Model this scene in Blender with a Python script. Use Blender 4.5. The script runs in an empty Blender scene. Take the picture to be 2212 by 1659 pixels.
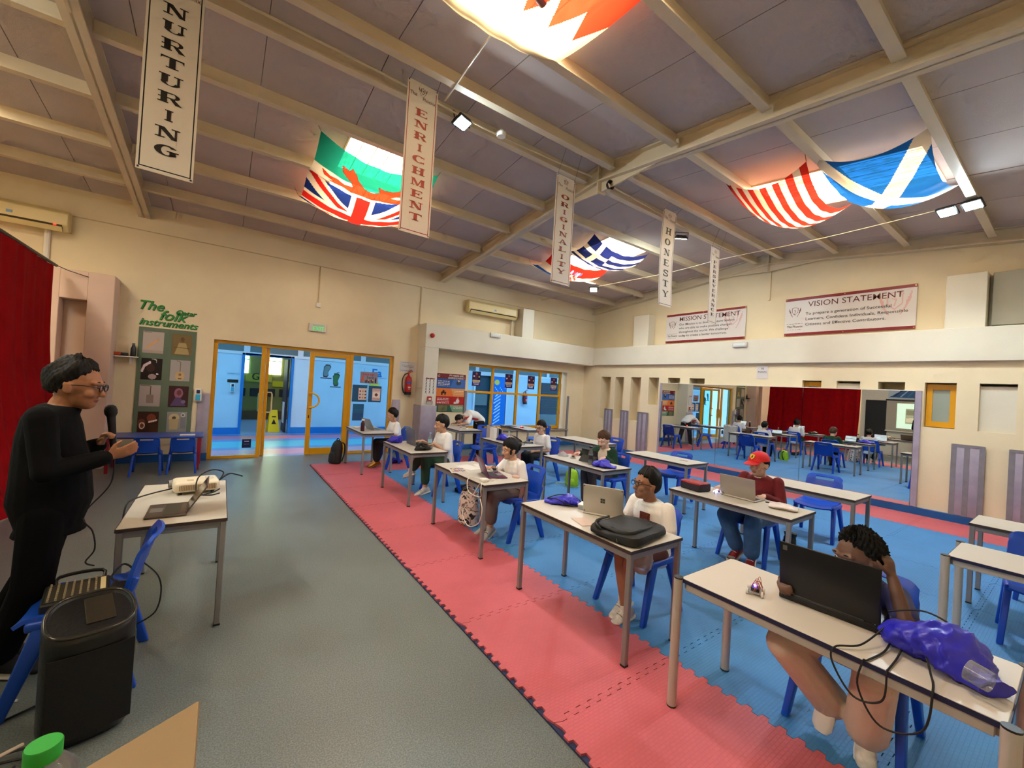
import bpy, bmesh, math, random
import numpy as np
from mathutils import Vector, Matrix

SC = bpy.context.scene
COL = SC.collection
random.seed(7)

# ------------------------------------------------------------------ camera
def camera_rotation(yaw, pitch, roll):
    f = Vector((math.cos(yaw)*math.cos(pitch), math.sin(yaw)*math.cos(pitch), math.sin(pitch)))
    r = Vector((math.sin(yaw), -math.cos(yaw), 0)); u = r.cross(f)
    r2 = math.cos(roll)*r + math.sin(roll)*u; u2 = -math.sin(roll)*r + math.cos(roll)*u
    return Matrix((r2, u2, -f)).transposed()
cam_data = bpy.data.cameras.new('camera')
cam = bpy.data.objects.new('camera', cam_data); COL.objects.link(cam)
cam_data.sensor_width = 36.0; cam_data.lens = 887.6/2212*36.0; cam_data.clip_start = 0.05
cam.matrix_world = Matrix.Translation((0, 0, 1.68)) @ camera_rotation(math.radians(54.71), 0.008465, 0.06153).to_4x4()
SC.camera = cam
# ------------------------------------------------------------------ world, exposure
W = bpy.data.worlds.new('world'); SC.world = W; W.use_nodes = True
W.node_tree.nodes['Background'].inputs[0].default_value = (0.62, 0.80, 1.0, 1)
W.node_tree.nodes['Background'].inputs[1].default_value = 2.0
SC.view_settings.view_transform = 'Standard'
SC.view_settings.look = 'None'
SC.view_settings.gamma = 1.0
SC.view_settings.use_curve_mapping = False
SC.view_settings.exposure = 0.0
SC.cycles.max_bounces = 6; SC.cycles.diffuse_bounces = 4; SC.cycles.glossy_bounces = 3
SC.cycles.use_adaptive_sampling = True; SC.cycles.adaptive_threshold = .12; SC.cycles.adaptive_min_samples = 12; SC.cycles.use_denoising = True
SC.cycles.transparent_max_bounces = 12; SC.cycles.caustics_reflective = False; SC.cycles.caustics_refractive = False
SC.cycles.sample_clamp_indirect = 4.0
SKY_L = 37.0      # radiance of the daylit roof lights
FLOOD_L = 980.0    # LED flood lights
CORR_L = 40.0     # unseen lamps added to light the corridor and olive room

# ------------------------------------------------------------------ materials
def lin(c):
    return tuple(((x/255.0)/12.92 if x/255.0 <= .04045 else ((x/255.0+.055)/1.055)**2.4) for x in c)
MATS = {}
def pm(name, rgb, rough=.5, metal=0.0, nscale=0, namt=0.0, bump=0.0, bscale=60, spec=.5, coat=0.0, sheen=0.0, sub=0.0):
    """procedural principled material: sRGB colour with optional noise mottling and fine noise relief"""
    if name in MATS: return MATS[name]
    m = bpy.data.materials.new(name); m.use_nodes = True; nt = m.node_tree; b = nt.nodes['Principled BSDF']
    c = lin(rgb); b.inputs['Base Color'].default_value = (*c, 1); b.inputs['Roughness'].default_value = rough
    b.inputs['Metallic'].default_value = metal; b.inputs['Specular IOR Level'].default_value = spec
    b.inputs['Coat Weight'].default_value = coat; b.inputs['Sheen Weight'].default_value = sheen
    if sub: b.inputs['Subsurface Weight'].default_value = sub; b.inputs['Subsurface Radius'].default_value = (.02, .008, .004)
    tc = nt.nodes.new('ShaderNodeTexCoord')
    if namt:
        n = nt.nodes.new('ShaderNodeTexNoise'); n.inputs['Scale'].default_value = nscale; n.inputs['Detail'].default_value = 4
        nt.links.new(tc.outputs['Object'], n.inputs['Vector'])
        r = nt.nodes.new('ShaderNodeValToRGB'); r.color_ramp.elements[0].position = .3; r.color_ramp.elements[1].position = .7
        r.color_ramp.elements[0].color = (*[x*(1-namt) for x in c], 1); r.color_ramp.elements[1].color = (*[min(1, x*(1+namt)) for x in c], 1)
        nt.links.new(n.outputs['Fac'], r.inputs[0]); nt.links.new(r.outputs[0], b.inputs['Base Color'])
    if bump:
        n2 = nt.nodes.new('ShaderNodeTexNoise'); n2.inputs['Scale'].default_value = bscale; n2.inputs['Detail'].default_value = 3
        nt.links.new(tc.outputs['Object'], n2.inputs['Vector'])
        bp = nt.nodes.new('ShaderNodeBump'); bp.inputs['Strength'].default_value = bump; bp.inputs['Distance'].default_value = .01
        nt.links.new(n2.outputs['Fac'], bp.inputs['Height']); nt.links.new(bp.outputs[0], b.inputs['Normal'])
    MATS[name] = m; return m
def emit(name, rgb, strength, dirt=0.0, dscale=6):
    m = bpy.data.materials.new(name); m.use_nodes = True; nt = m.node_tree; nt.nodes.clear()
    o = nt.nodes.new('ShaderNodeOutputMaterial'); e = nt.nodes.new('ShaderNodeEmission')
    c = lin(rgb); e.inputs[0].default_value = (*c, 1); e.inputs[1].default_value = strength
    if dirt:
        tc = nt.nodes.new('ShaderNodeTexCoord'); mp = nt.nodes.new('ShaderNodeMapping'); mp.inputs['Scale'].default_value = (3.2, .8, 1)
        n = nt.nodes.new('ShaderNodeTexNoise'); n.inputs['Scale'].default_value = dscale; n.inputs['Detail'].default_value = 8
        r = nt.nodes.new('ShaderNodeValToRGB'); r.color_ramp.elements[0].position = .38; r.color_ramp.elements[1].position = .62
        r.color_ramp.elements[0].color = (*[c[0]*(1-dirt*.7), c[1]*(1-dirt), c[2]*(1-dirt*1.4 if dirt*1.4 < 1 else 0)], 1); r.color_ramp.elements[1].color = (*c, 1)
        nt.links.new(tc.outputs['Object'], mp.inputs[0]); nt.links.new(mp.outputs[0], n.inputs['Vector'])
        nt.links.new(n.outputs['Fac'], r.inputs[0]); nt.links.new(r.outputs[0], e.inputs[0])
    nt.links.new(e.outputs[0], o.inputs[0]); MATS[name] = m; return m
def glass(name, tint=(1, 1, 1), gloss=.12, rough=.02, white=0.0):
    m = bpy.data.materials.new(name); m.use_nodes = True; nt = m.node_tree; nt.nodes.clear()
    o = nt.nodes.new('ShaderNodeOutputMaterial'); t = nt.nodes.new('ShaderNodeBsdfTransparent'); g = nt.nodes.new('ShaderNodeBsdfGlossy')
    t.inputs[0].default_value = (*tint, 1); g.inputs['Roughness'].default_value = rough
    fr = nt.nodes.new('ShaderNodeLayerWeight'); fr.inputs[0].default_value = gloss
    mx = nt.nodes.new('ShaderNodeMixShader'); nt.links.new(fr.outputs['Fresnel'], mx.inputs[0]); nt.links.new(t.outputs[0], mx.inputs[1]); nt.links.new(g.outputs[0], mx.inputs[2])
    last = mx
    if white:
        d = nt.nodes.new('ShaderNodeBsdfDiffuse'); d.inputs[0].default_value = (.8, .82, .85, 1)
        m2 = nt.nodes.new('ShaderNodeMixShader'); m2.inputs[0].default_value = white
        nt.links.new(mx.outputs[0], m2.inputs[1]); nt.links.new(d.outputs[0], m2.inputs[2]); last = m2
    nt.links.new(last.outputs[0], o.inputs[0]); MATS[name] = m; return m
def print_mat(name, rough=.6, translucent=0.0, spec=.3, emitv=0.0):
    m = bpy.data.materials.new(name); m.use_nodes = True; nt = m.node_tree; b = nt.nodes['Principled BSDF']
    a = nt.nodes.new('ShaderNodeAttribute'); a.attribute_name = 'Col'
    nt.links.new(a.outputs['Color'], b.inputs['Base Color']); b.inputs['Roughness'].default_value = rough; b.inputs['Specular IOR Level'].default_value = spec
    if emitv:
        nt.links.new(a.outputs['Color'], b.inputs['Emission Color']); b.inputs['Emission Strength'].default_value = emitv
    if translucent:
        t = nt.nodes.new('ShaderNodeBsdfTranslucent'); mx = nt.nodes.new('ShaderNodeMixShader'); mx.inputs[0].default_value = translucent
        o = nt.nodes['Material Output']; 
        dk = nt.nodes.new('ShaderNodeMix'); dk.data_type = 'RGBA'; dk.blend_type = 'MULTIPLY'; dk.inputs[0].default_value = 1.0; dk.inputs[7].default_value = (.30, .28, .26, 1); nt.links.new(a.outputs['Color'], dk.inputs[6]); nt.links.new(dk.outputs[2], t.inputs[0])
        tr = nt.nodes.new('ShaderNodeBsdfTransparent'); nt.links.new(a.outputs['Color'], tr.inputs[0])
        m2 = nt.nodes.new('ShaderNodeMixShader'); m2.inputs[0].default_value = .06
        nt.links.new(b.outputs[0], mx.inputs[1]); nt.links.new(t.outputs[0], mx.inputs[2])
        nt.links.new(mx.outputs[0], m2.inputs[1]); nt.links.new(tr.outputs[0], m2.inputs[2]); nt.links.new(m2.outputs[0], o.inputs[0])
    MATS[name] = m; return m
PRINT = print_mat('printed_paper'); PVC = print_mat('printed_vinyl', .38); CLOTHPRINT = print_mat('printed_flag_cloth', .8, .72); SCREEN = print_mat('projected_slide', .7, 0, .2, 0.9)
PHOTO = print_mat('printed_photo', .35)

# ------------------------------------------------------------------ mesh builder
def V3(p): return Vector((float(p[0]), float(p[1]), float(p[2])))
def basis(d):
    d = V3(d).normalized(); h = Vector((0, 0, 1)) if abs(d.z) < .95 else Vector((1, 0, 0))
    u = h.cross(d).normalized(); return u, d.cross(u).normalized(), d
class MB:
    def __init__(s): s.v = []; s.f = []
    def add(s, vs, fs):
        n = len(s.v); s.v += [tuple(v) for v in vs]; s.f += [tuple(i+n for i in f) for f in fs]; return s
    def box(s, x0, x1, y0, y1, z0, z1):
        return s.add([(x0,y0,z0),(x1,y0,z0),(x1,y1,z0),(x0,y1,z0),(x0,y0,z1),(x1,y0,z1),(x1,y1,z1),(x0,y1,z1)],
                     [(0,3,2,1),(4,5,6,7),(0,1,5,4),(1,2,6,5),(2,3,7,6),(3,0,4,7)])
    def obox(s, c, a, b, d):
        c, a, b, d = map(V3, (c, a, b, d))
        P = [c+sx*a+sy*b+sz*d for sz in (-1,1) for sx, sy in ((-1,-1),(1,-1),(1,1),(-1,1))]
        return s.add(P, [(0,3,2,1),(4,5,6,7),(0,1,5,4),(1,2,6,5),(2,3,7,6),(3,0,4,7)])
    def bar(s, a, b, w, h, side=None):
        a, b = V3(a), V3(b); u, v, d = basis(b-a)
        if side is not None: u = V3(side).normalized(); v = d.cross(u).normalized()
        return s.obox((a+b)/2, u*w/2, v*h/2, (b-a)/2)
    def tbar(s, a, b, wa, ha, wb, hb, side):
        a, b = V3(a), V3(b); d = (b-a).normalized(); u = V3(side); u = (u-d*u.dot(d)).normalized(); v = d.cross(u)
        P = [p+sx*u*w/2+sy*v*h/2 for p, w, h in ((a,wa,ha),(b,wb,hb)) for sx, sy in ((-1,-1),(1,-1),(1,1),(-1,1))]
        return s.add(P, [(0,3,2,1),(4,5,6,7),(0,1,5,4),(1,2,6,5),(2,3,7,6),(3,0,4,7)])
    def loft(s, secs, n=16, caps=True):
        """secs: (centre, half axis U, half axis V)"""
        P = []; F = []; m = len(secs)
        for c, U, Vv in secs:
            c, U, Vv = V3(c), V3(U), V3(Vv)
            for i in range(n):
                t = 2*math.pi*i/n; P.append(c+U*math.cos(t)+Vv*math.sin(t))
        for k in range(m-1):
            for i in range(n):
                j = (i+1) % n; F.append((k*n+i, k*n+j, (k+1)*n+j, (k+1)*n+i))
        if caps: F.append(tuple(range(n-1, -1, -1))); F.append(tuple((m-1)*n+i for i in range(n)))
        return s.add(P, F)
    def cyl(s, a, b, ra, rb=None, n=14, caps=True):
        rb = ra if rb is None else rb; a, b = V3(a), V3(b); u, v, d = basis(b-a)
        return s.loft([(a, u*ra, v*ra), (b, u*rb, v*rb)], n, caps)
    def cap(s, a, b, ra, rb=None, n=12):
        rb = ra if rb is None else rb; a, b = V3(a), V3(b)
        if (b-a).length < 1e-6: b = a+Vector((0,0,1e-4))
        u, v, d = basis(b-a); S = []
        for t in (80, 55, 28): S.append((a-d*ra*math.sin(math.radians(t)), u*ra*math.cos(math.radians(t)), v*ra*math.cos(math.radians(t))))
        S.append((a, u*ra, v*ra)); S.append((b, u*rb, v*rb))
        for t in (28, 55, 80): S.append((b+d*rb*math.sin(math.radians(t)), u*rb*math.cos(math.radians(t)), v*rb*math.cos(math.radians(t))))
        return s.loft(S, n)
    def tube(s, pts, r, n=6, sub=0):
        pts = [V3(p) for p in pts]
        if sub:
            Q = []
            for i in range(len(pts)-1):
                p0 = pts[max(i-1,0)]; p1 = pts[i]; p2 = pts[i+1]; p3 = pts[min(i+2,len(pts)-1)]
                for k in range(sub):
                    t = k/sub; Q.append(.5*((2*p1)+(p2-p0)*t+(2*p0-5*p1+4*p2-p3)*t*t+(3*p1-p0-3*p2+p3)*t**3))
            pts = Q+[pts[-1]]
        S = []; pu = None
        for i, p in enumerate(pts):
            d = (pts[min(i+1,len(pts)-1)]-pts[max(i-1,0)])
            if d.length < 1e-9: d = Vector((0,0,1))
            d.normalize()
            u = basis(d)[0] if pu is None else (pu-d*pu.dot(d))
            if u.length < 1e-5: u = basis(d)[0]
            u.normalize(); pu = u; S.append((p, u*r, d.cross(u)*r))
        return s.loft(S, n)
    def lathe(s, prof, n=20, o=(0,0,0), axis=(0,0,1)):
        o = V3(o); u, v, d = basis(axis)
        return s.loft([(o+d*z, u*max(r,1e-4), v*max(r,1e-4)) for r, z in prof], n)
    def ell(s, c, r, M=None, n=14):
        c = V3(c); M = M or Matrix.Identity(3); S = []
        for i in range(n//2+1):
            t = math.radians(-86+172*i/(n//2)); ct, st = math.cos(t), math.sin(t)
            S.append((c+M@Vector((0,0,r[2]*st)), M@Vector((r[0]*ct,0,0)), M@Vector((0,r[1]*ct,0))))
        return s.loft(S, n)
    def prism(s, poly, f0, f1):
        """poly 2D; f0/f1 map (u,v) to the two end positions"""
        n = len(poly); P = [f0(*p) for p in poly]+[f1(*p) for p in poly]
        return s.add(P, [tuple(range(n-1,-1,-1)), tuple(range(n,2*n))]+[(i,(i+1)%n,n+(i+1)%n,n+i) for i in range(n)])
    def poly(s, pts): return s.add(pts, [tuple(range(len(pts)))])
    def grid(s, fn, nu, nv, skip=None):
        P = [fn(i/nu, j/nv) for j in range(nv+1) for i in range(nu+1)]
        F = [(j*(nu+1)+i, j*(nu+1)+i+1, (j+1)*(nu+1)+i+1, (j+1)*(nu+1)+i) for j in range(nv) for i in range(nu) if not (skip and skip((i+.5)/nu, (j+.5)/nv))]
        return s.add(P, F)
    def mesh(s, name, mat, bevel=0, seg=1, smooth=False, solid=0, autosm=None):
        me = bpy.data.meshes.new(name); me.from_pydata([tuple(v) for v in s.v], [], s.f)
        if bevel or solid or True:
            bm = bmesh.new(); bm.from_mesh(me)
            if solid:
                bmesh.ops.remove_doubles(bm, verts=bm.verts, dist=1e-6); bmesh.ops.recalc_face_normals(bm, faces=bm.faces)
                bmesh.ops.solidify(bm, geom=bm.faces[:], thickness=solid)
            bmesh.ops.recalc_face_normals(bm, faces=bm.faces)
            if bevel:
                ed = [e for e in bm.edges if len(e.link_faces) == 2 and e.calc_face_angle(0) > .6]
                bmesh.ops.bevel(bm, geom=ed, offset=bevel, segments=seg, affect='EDGES', profile=.5)
            bm.to_mesh(me); bm.free()
        if smooth:
            me.polygons.foreach_set('use_smooth', [True]*len(me.polygons)); me.set_sharp_from_angle(angle=math.radians(autosm or 50))
        if mat: me.materials.append(mat)
        return me
    def build(s, name, mat, parent=None, bevel=0, seg=1, smooth=False, solid=0, label=None, autosm=None):
        o = bpy.data.objects.new(name, s.mesh(name, mat, bevel, seg, smooth, solid, autosm)); COL.objects.link(o)
        if parent: o.parent = parent
        if label: o['label'] = label
        return o
def tag(o, label=None, cat=None, group=None, kind=None):
    for k, v in (('label', label), ('category', cat), ('group', group), ('kind', kind)):
        if v: o[k] = v
    return o
def thing(name, label, cat, loc=(0,0,0), rotz=0, group=None, kind=None):
    o = bpy.data.objects.new(name, None); COL.objects.link(o); o.location = loc; o.rotation_euler = (0, 0, rotz)
    o.empty_display_size = .05
    return tag(o, label, cat, group, kind)
def struct(name, mb, mat, bevel=0, label=None, smooth=False):
    o = mb.build(name, mat, None, bevel, smooth=smooth); o['kind'] = 'structure'
    if label: o['label'] = label
    return o
def dup(root, loc, rotz, label, group=None, scale=None):
    def cp(o, p):
        c = o.copy(); COL.objects.link(c); c.parent = p
        for ch in [x for x in o.children]: cp(ch, c)
        return c
    r = cp(root, None); r.location = loc; r.rotation_euler = (0, 0, rotz)
    if scale: r.scale = (scale,)*3
    r['label'] = label
    if group: r['group'] = group
    return r

# ------------------------------------------------------------------ prints: a raster of flat colours carried by a sheet
class Cv:
    def __init__(s, w, h, bg):
        s.w, s.h = w, h; s.a = np.empty((h, w, 3)); s.a[:] = lin(bg)
        s.U, s.V = np.meshgrid((np.arange(w)+.5)/w, (np.arange(h)+.5)/h)
    def mask(s, m, c): s.a[m] = lin(c); return s
    def rect(s, u0, v0, u1, v1, c): return s.mask((s.U >= u0) & (s.U < u1) & (s.V >= v0) & (s.V < v1), c)
    def disc(s, cu, cv, ru, rv, c, hole=0):
        d = ((s.U-cu)/ru)**2+((s.V-cv)/rv)**2; return s.mask((d <= 1) & (d >= hole*hole), c)
    def inpoly(s, pts):
        m = np.zeros(s.U.shape, bool); n = len(pts)
        for i in range(n):
            (x0, y0), (x1, y1) = pts[i], pts[(i+1) % n]
            if y0 == y1: continue
            k = (s.V > min(y0, y1)) & (s.V <= max(y0, y1)) & (s.U < (x1-x0)*(s.V-y0)/(y1-y0)+x0); m ^= k
        return m
    def poly(s, pts, c): return s.mask(s.inpoly(pts), c)
    def line(s, pts, wd, c, asp=1.0):
        for (x0, y0), (x1, y1) in zip(pts[:-1], pts[1:]):
            dx, dy = (x1-x0)*asp, y1-y0; L = dx*dx+dy*dy or 1e-9
            t = np.clip(((s.U-x0)*asp*dx+(s.V-y0)*dy)/L, 0, 1)
            s.mask(((s.U-x0)*asp-t*dx)**2+(s.V-y0-t*dy)**2 < (wd/2)**2, c)
        return s
    def words(s, u0, u1, v, h, c, seed=0, mean=.07):
        rnd = random.Random(seed); u = u0
        while u < u1:
            L = min(mean*rnd.uniform(.5, 1.6), u1-u); s.rect(u, v, u+L, v+h, c); u += L+mean*.28
        return s
def sheet(name, cv, P, mat=None, parent=None):
    """P(u,v) -> x,y,z arrays"""
    w, h = cv.w, cv.h
    u, v = np.meshgrid(np.linspace(0, 1, w+1), np.linspace(0, 1, h+1))
    X, Y, Z = P(u, v); co = np.stack([np.broadcast_to(np.asarray(q, float), u.shape) for q in (X, Y, Z)], -1).reshape(-1, 3)
    i = (np.arange(h)[:, None]*(w+1)+np.arange(w)[None, :]).ravel()
    F = np.stack([i, i+1, i+w+2, i+w+1], 1).astype(np.int32)
    me = bpy.data.meshes.new(name); me.vertices.add(len(co)); me.vertices.foreach_set('co', co.ravel())
    me.loops.add(F.size); me.loops.foreach_set('vertex_index', F.ravel()); me.polygons.add(len(F)); me.polygons.foreach_set('loop_start', np.arange(0, F.size, 4, dtype=np.int32))
    me.update(calc_edges=True); me.polygons.foreach_set('use_smooth', np.ones(len(F), bool))
    at = me.color_attributes.new('Col', 'FLOAT_COLOR', 'CORNER')
    c = np.ones((len(F), 4, 4)); c[:, :, :3] = cv.a.reshape(-1, 3)[:, None, :]; at.data.foreach_set('color', c.ravel())
    me.materials.append(mat or PRINT); me.validate()
    o = bpy.data.objects.new(name, me); COL.objects.link(o)
    if parent: o.parent = parent
    return o
def plane(o, ex, ey):
    o, ex, ey = map(V3, (o, ex, ey))
    return lambda u, v: tuple(o[i]+ex[i]*u+ey[i]*v for i in range(3))
def text(s, name, size, mat, parent, o, ex, ey, align='CENTER', bold=0.0, sx=1.0, ext=.0006, shear=0.0):
    cu = bpy.data.curves.new(name, 'FONT'); cu.body = s; cu.size = size; cu.align_x = align; cu.align_y = 'CENTER'; cu.offset = bold*size; cu.shear = shear; cu.resolution_u = 3
    t = bpy.data.objects.new(name, cu); me = t.to_mesh().copy(); t.to_mesh_clear(); bpy.data.objects.remove(t); bpy.data.curves.remove(cu)
    o, ex, ey = map(V3, (o, ex, ey)); ex.normalize(); ey.normalize(); nz = ex.cross(ey)
    for v in me.vertices: v.co = o+ex*(v.co.x*sx)+ey*v.co.y+nz*ext
    me.materials.clear(); me.materials.append(mat); me.name = name
    ob = bpy.data.objects.new(name, me); COL.objects.link(ob)
    if parent: ob.parent = parent
    return ob
# ================================================================== THE SETTING
XB, XR, YF, YL = -4.6, 9.8, -1.05, 9.4        # back, right (upper), front and left (door) wall faces
RID, ZR, SL = 4.2, 4.95, .105                  # ridge line and roof slope
def roofz(y): return ZR-SL*abs(y-RID)
M_wall = pm('cream_wall_paint', (229, 213, 178), .75, nscale=1.3, namt=.05, bump=.12, bscale=90)
M_band = pm('pale_band_paint', (218, 211, 192), .7, nscale=1.6, namt=.04, bump=.1, bscale=90)
M_ceil = pm('ceiling_board', (192, 178, 172), .9, nscale=1.1, namt=.07, bump=.25, bscale=160)
M_beam = pm('cream_steel_paint', (216, 200, 170), .55, nscale=2.5, namt=.06)
M_yel = pm('yellow_aluminium', (214, 152, 8), .35, nscale=3, namt=.06)
M_blueb = pm('blue_skirting', (20, 84, 150), .45, nscale=4, namt=.08)
M_grey = pm('grey_metal', (150, 150, 152), .4, metal=.3)
M_white = pm('white_plastic', (226, 222, 212), .4)
M_black = pm('black_plastic', (16, 16, 18), .4)
M_dark = pm('dark_line', (70, 58, 48), .8)
M_lav = pm('lavender_wrap', (158, 150, 168), .3, nscale=5, namt=.12, bump=.2, bscale=25)
M_tape = pm('grey_tape', (126, 122, 130), .4, nscale=8, namt=.1)
M_red = pm('red_paint', (178, 22, 24), .35)
# floor: speckled vinyl
def floor_mat():
    m = pm('speckled_vinyl', (118, 126, 124), .34, nscale=.9, namt=.12); nt = m.node_tree; b = nt.nodes['Principled BSDF']
    src = b.inputs['Base Color'].links[0].from_socket; tc = [n for n in nt.nodes if n.type == 'TEX_COORD'][0]
    v = nt.nodes.new('ShaderNodeTexVoronoi'); v.inputs['Scale'].default_value = 55; nt.links.new(tc.outputs['Object'], v.inputs['Vector'])
    r = nt.nodes.new('ShaderNodeValToRGB'); r.color_ramp.elements[0].position = .06; r.color_ramp.elements[1].position = .16
    r.color_ramp.elements[0].color = (.55, .58, .55, 1); r.color_ramp.elements[1].color = (0, 0, 0, 1)
    nt.links.new(v.outputs['Distance'], r.inputs[0])
    v2 = nt.nodes.new('ShaderNodeTexNoise'); v2.inputs['Scale'].default_value = 140; nt.links.new(tc.outputs['Object'], v2.inputs['Vector'])
    mx = nt.nodes.new('ShaderNodeMix'); mx.data_type = 'RGBA'; mx.inputs[0].default_value = .16; mx.blend_type = 'ADD'
    nt.links.new(src, mx.inputs[6]); nt.links.new(r.outputs[0], mx.inputs[7])
    m3 = nt.nodes.new('ShaderNodeMix'); m3.data_type = 'RGBA'; m3.blend_type = 'MULTIPLY'; m3.inputs[0].default_value = .35
    r2 = nt.nodes.new('ShaderNodeValToRGB'); r2.color_ramp.elements[0].position = .4; r2.color_ramp.elements[1].position = .6
    nt.links.new(v2.outputs['Fac'], r2.inputs[0]); nt.links.new(mx.outputs[2], m3.inputs[6]); nt.links.new(r2.outputs[0], m3.inputs[7]); nt.links.new(m3.outputs[2], b.inputs['Base Color'])
    return m
struct('floor', MB().box(XB, XR+.2, YF-.2, YL+.12, -.1, 0), floor_mat(), label='speckled grey green vinyl floor')

# ---- door wall (far left in the photo)
DZ, WX0, WX1, WZ0, WZ1 = 2.235, 5.25, 8.72, .5, 2.24
wl = MB(); T0, T1 = YL, YL+.24
wl.box(XB, -.14, T0, T1, 0, 4.41); wl.box(-.14, 3.26, T0, T1, DZ, 4.41); wl.box(3.26, WX0, T0, T1, 0, 4.41)
wl.box(WX0, WX1, T0, T1, 0, WZ0); wl.box(WX0, WX1, T0, T1, WZ1, 4.41); wl.box(WX1, XR+.24, T0, T1, 0, 4.41)
WLEFT = struct('wall_left', wl, M_wall, label='cream wall with the glass doors')
# projecting pier with a niche, behind the red curtain
pr = MB(); pr.box(XB, -2.05, 9.0, 9.4, 0, 3.06); pr.box(-2.05, -1.75, 9.0, 9.4, 2.62, 3.06); pr.box(-1.75, -1.45, 9.0, 9.4, 0, 3.06); pr.box(-2.05, -1.75, 9.25, 9.4, 0, 2.62)
struct('wall_pier', pr, pm('pink_cream_paint', (212, 184, 166), .75, nscale=1.5, namt=.05), .006, label='thick lower wall with a niche')
fa = MB(); fa.box(3.82, XR, 8.97, 9.4, 2.5, 3.06); fa.box(3.82, 4.17, 8.97, 9.4, 0, 2.5)
struct('trim_1', fa, M_band, .008, 'pale band and column on the door wall')
struct('trim_2', MB().box(6.62, 7.0, 9.02, 9.4, 3.06, 3.86), M_band, .006, 'short upright block standing on the band')
struct('baseboard_left', MB().box(XB, -.14, 9.385, 9.42, 0, .13).box(3.26, 3.82, 9.385, 9.42, 0, .13).box(4.17, XR-.4, 9.385, 9.42, 0, .13), M_blueb, .004)
jl = MB(); jl.box(-2.2, 3.82, 9.388, 9.4, 3.955, 3.968); jl.box(3.80, 3.83, 9.382, 9.4, 3.06, 3.955); jl.box(3.86, 9.78, 9.388, 9.4, 3.955, 3.965)
struct('trim_3', jl, pm('conduit_cream', (198, 178, 138), .6), label='thin joint strip running along the wall')

# ---- mirror wall (right in the photo)
wr = MB(); wr.box(XR, XR+.2, YF-.2, YL+.24, 0, 5.1)
WR = struct('wall_right', wr, M_wall, label='cream gable wall above the mirror')
XL = 9.45
slots = [(8.28,8.66,.95),(7.80,8.11,.95),(7.21,7.55,.95),(6.64,6.95,1.45),(6.03,6.37,1.45),(5.38,5.77,1.45),(3.03,3.35,1.45),(2.44,2.79,1.45),(1.84,2.19,1.45),(1.24,1.60,1.45),(.63,1.0,1.45),(.03,.4,1.45),(-.6,-.2,1.45)]
lw = MB(); ys = sorted(slots); y = YF
for y0, y1, zb in ys:
    lw.box(XL, XR, y, y0, 0, 2.52); lw.box(XL, XR, y0, y1, 2.18, 2.52); lw.box(XL, XR, y0, y1, 0, zb); y = y1
lw.box(XL, XR, y, YL, 0, 2.52)
struct('wall_right_lower', lw, M_wall, label='thick lower wall with slot recesses')
for i, (y0, y1, zb) in enumerate(slots):
    if i in (7, 10, 11): struct('trim_4', MB().box(9.52, 9.62, y0, y1, zb, 2.14), M_band, 0, 'pale panel closing a wall recess')
struct('trim_5', MB().box(9.36, XR, YF, 8.97, 2.52, 3.04), M_band, .008, 'pale band along the mirror wall')
for y0, y1 in ((7.1, 7.6), (.98, 1.42)): struct('trim_6', MB().box(9.5, XR, y0, y1, 3.04, 3.92), M_band, .006, 'upright block standing on the band')
struct('trim_7', MB().box(9.68, XR, .1, .94, 3.1, 3.92), pm('grey_green_board', (170, 166, 148), .6, nscale=3, namt=.06), .004, 'grey board set between the upright blocks')
struct('baseboard_right', MB().box(9.40, 9.45, YF, YL, 0, .125), M_blueb, .004)
# ---- unseen walls that close the hall
struct('wall_back', MB().box(XB-.2, XB, YF-.2, YL+.24, 0, 5.1), M_wall)
struct('wall_front', MB().box(XB-.2, XR+.2, YF-.2, YF, 0, 4.41), M_wall)

# ---- roof: boards, purlins, rafters, roof lights
CEIL = thing('ceiling', 'pitched ceiling of grey boards', None, kind='structure'); 
sky_rects = [(1.2, 2.3, 5.62, 7.25), (6.15, 7.3, 5.62, 7.25), (1.2, 2.3, 1.15, 3.12), (6.15, 7.3, 1.15, 3.12), (-3.6, -2.5, 5.62, 7.25), (-3.6, -2.5, 1.15, 3.12)]
def board(x0, x1, ya, yb):
    b = MB(); t = .05
    P = [(x0,ya,roofz(ya)),(x1,ya,roofz(ya)),(x1,yb,roofz(yb)),(x0,yb,roofz(yb))]
    b.add(P+[(p[0],p[1],p[2]+t) for p in P], [(0,3,2,1),(4,5,6,7),(0,1,5,4),(1,2,6,5),(2,3,7,6),(3,0,4,7)])
    return b
xs = sorted(set([XB-.2]+[.18+1.02*k for k in range(-4, 10)]+[XR+.2]))
for sgn in (1, -1):
    ye = YL+.3 if sgn > 0 else YF-.25
    for x0, x1 in zip(xs[:-1], xs[1:]):
        # cut each board strip around the roof lights
        cells = [(x0+.004, x1-.004, RID, ye)]
        for sx0, sx1, sy0, sy1 in sky_rects:
            if (sy0 > RID) != (sgn > 0): continue
            new = []
            for a, b_, c, d in cells:
                lo, hi = min(c, d), max(c, d)
                if b_ <= sx0 or a >= sx1 or hi <= sy0 or lo >= sy1: new.append((a, b_, c, d)); continue
                if a < sx0: new.append((a, sx0, c, d))
                if b_ > sx1: new.append((sx1, b_, c, d))
                a2, b2 = max(a, sx0), min(b_, sx1)
                if lo < sy0: new.append((a2, b2, lo, sy0))
                if hi > sy1: new.append((a2, b2, sy1, hi))
            cells = new
        for a, b_, c, d in cells:
            if b_-a > .02: board(a, b_, min(c, d), max(c, d)).build('ceiling_board', M_ceil, CEIL)
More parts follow.
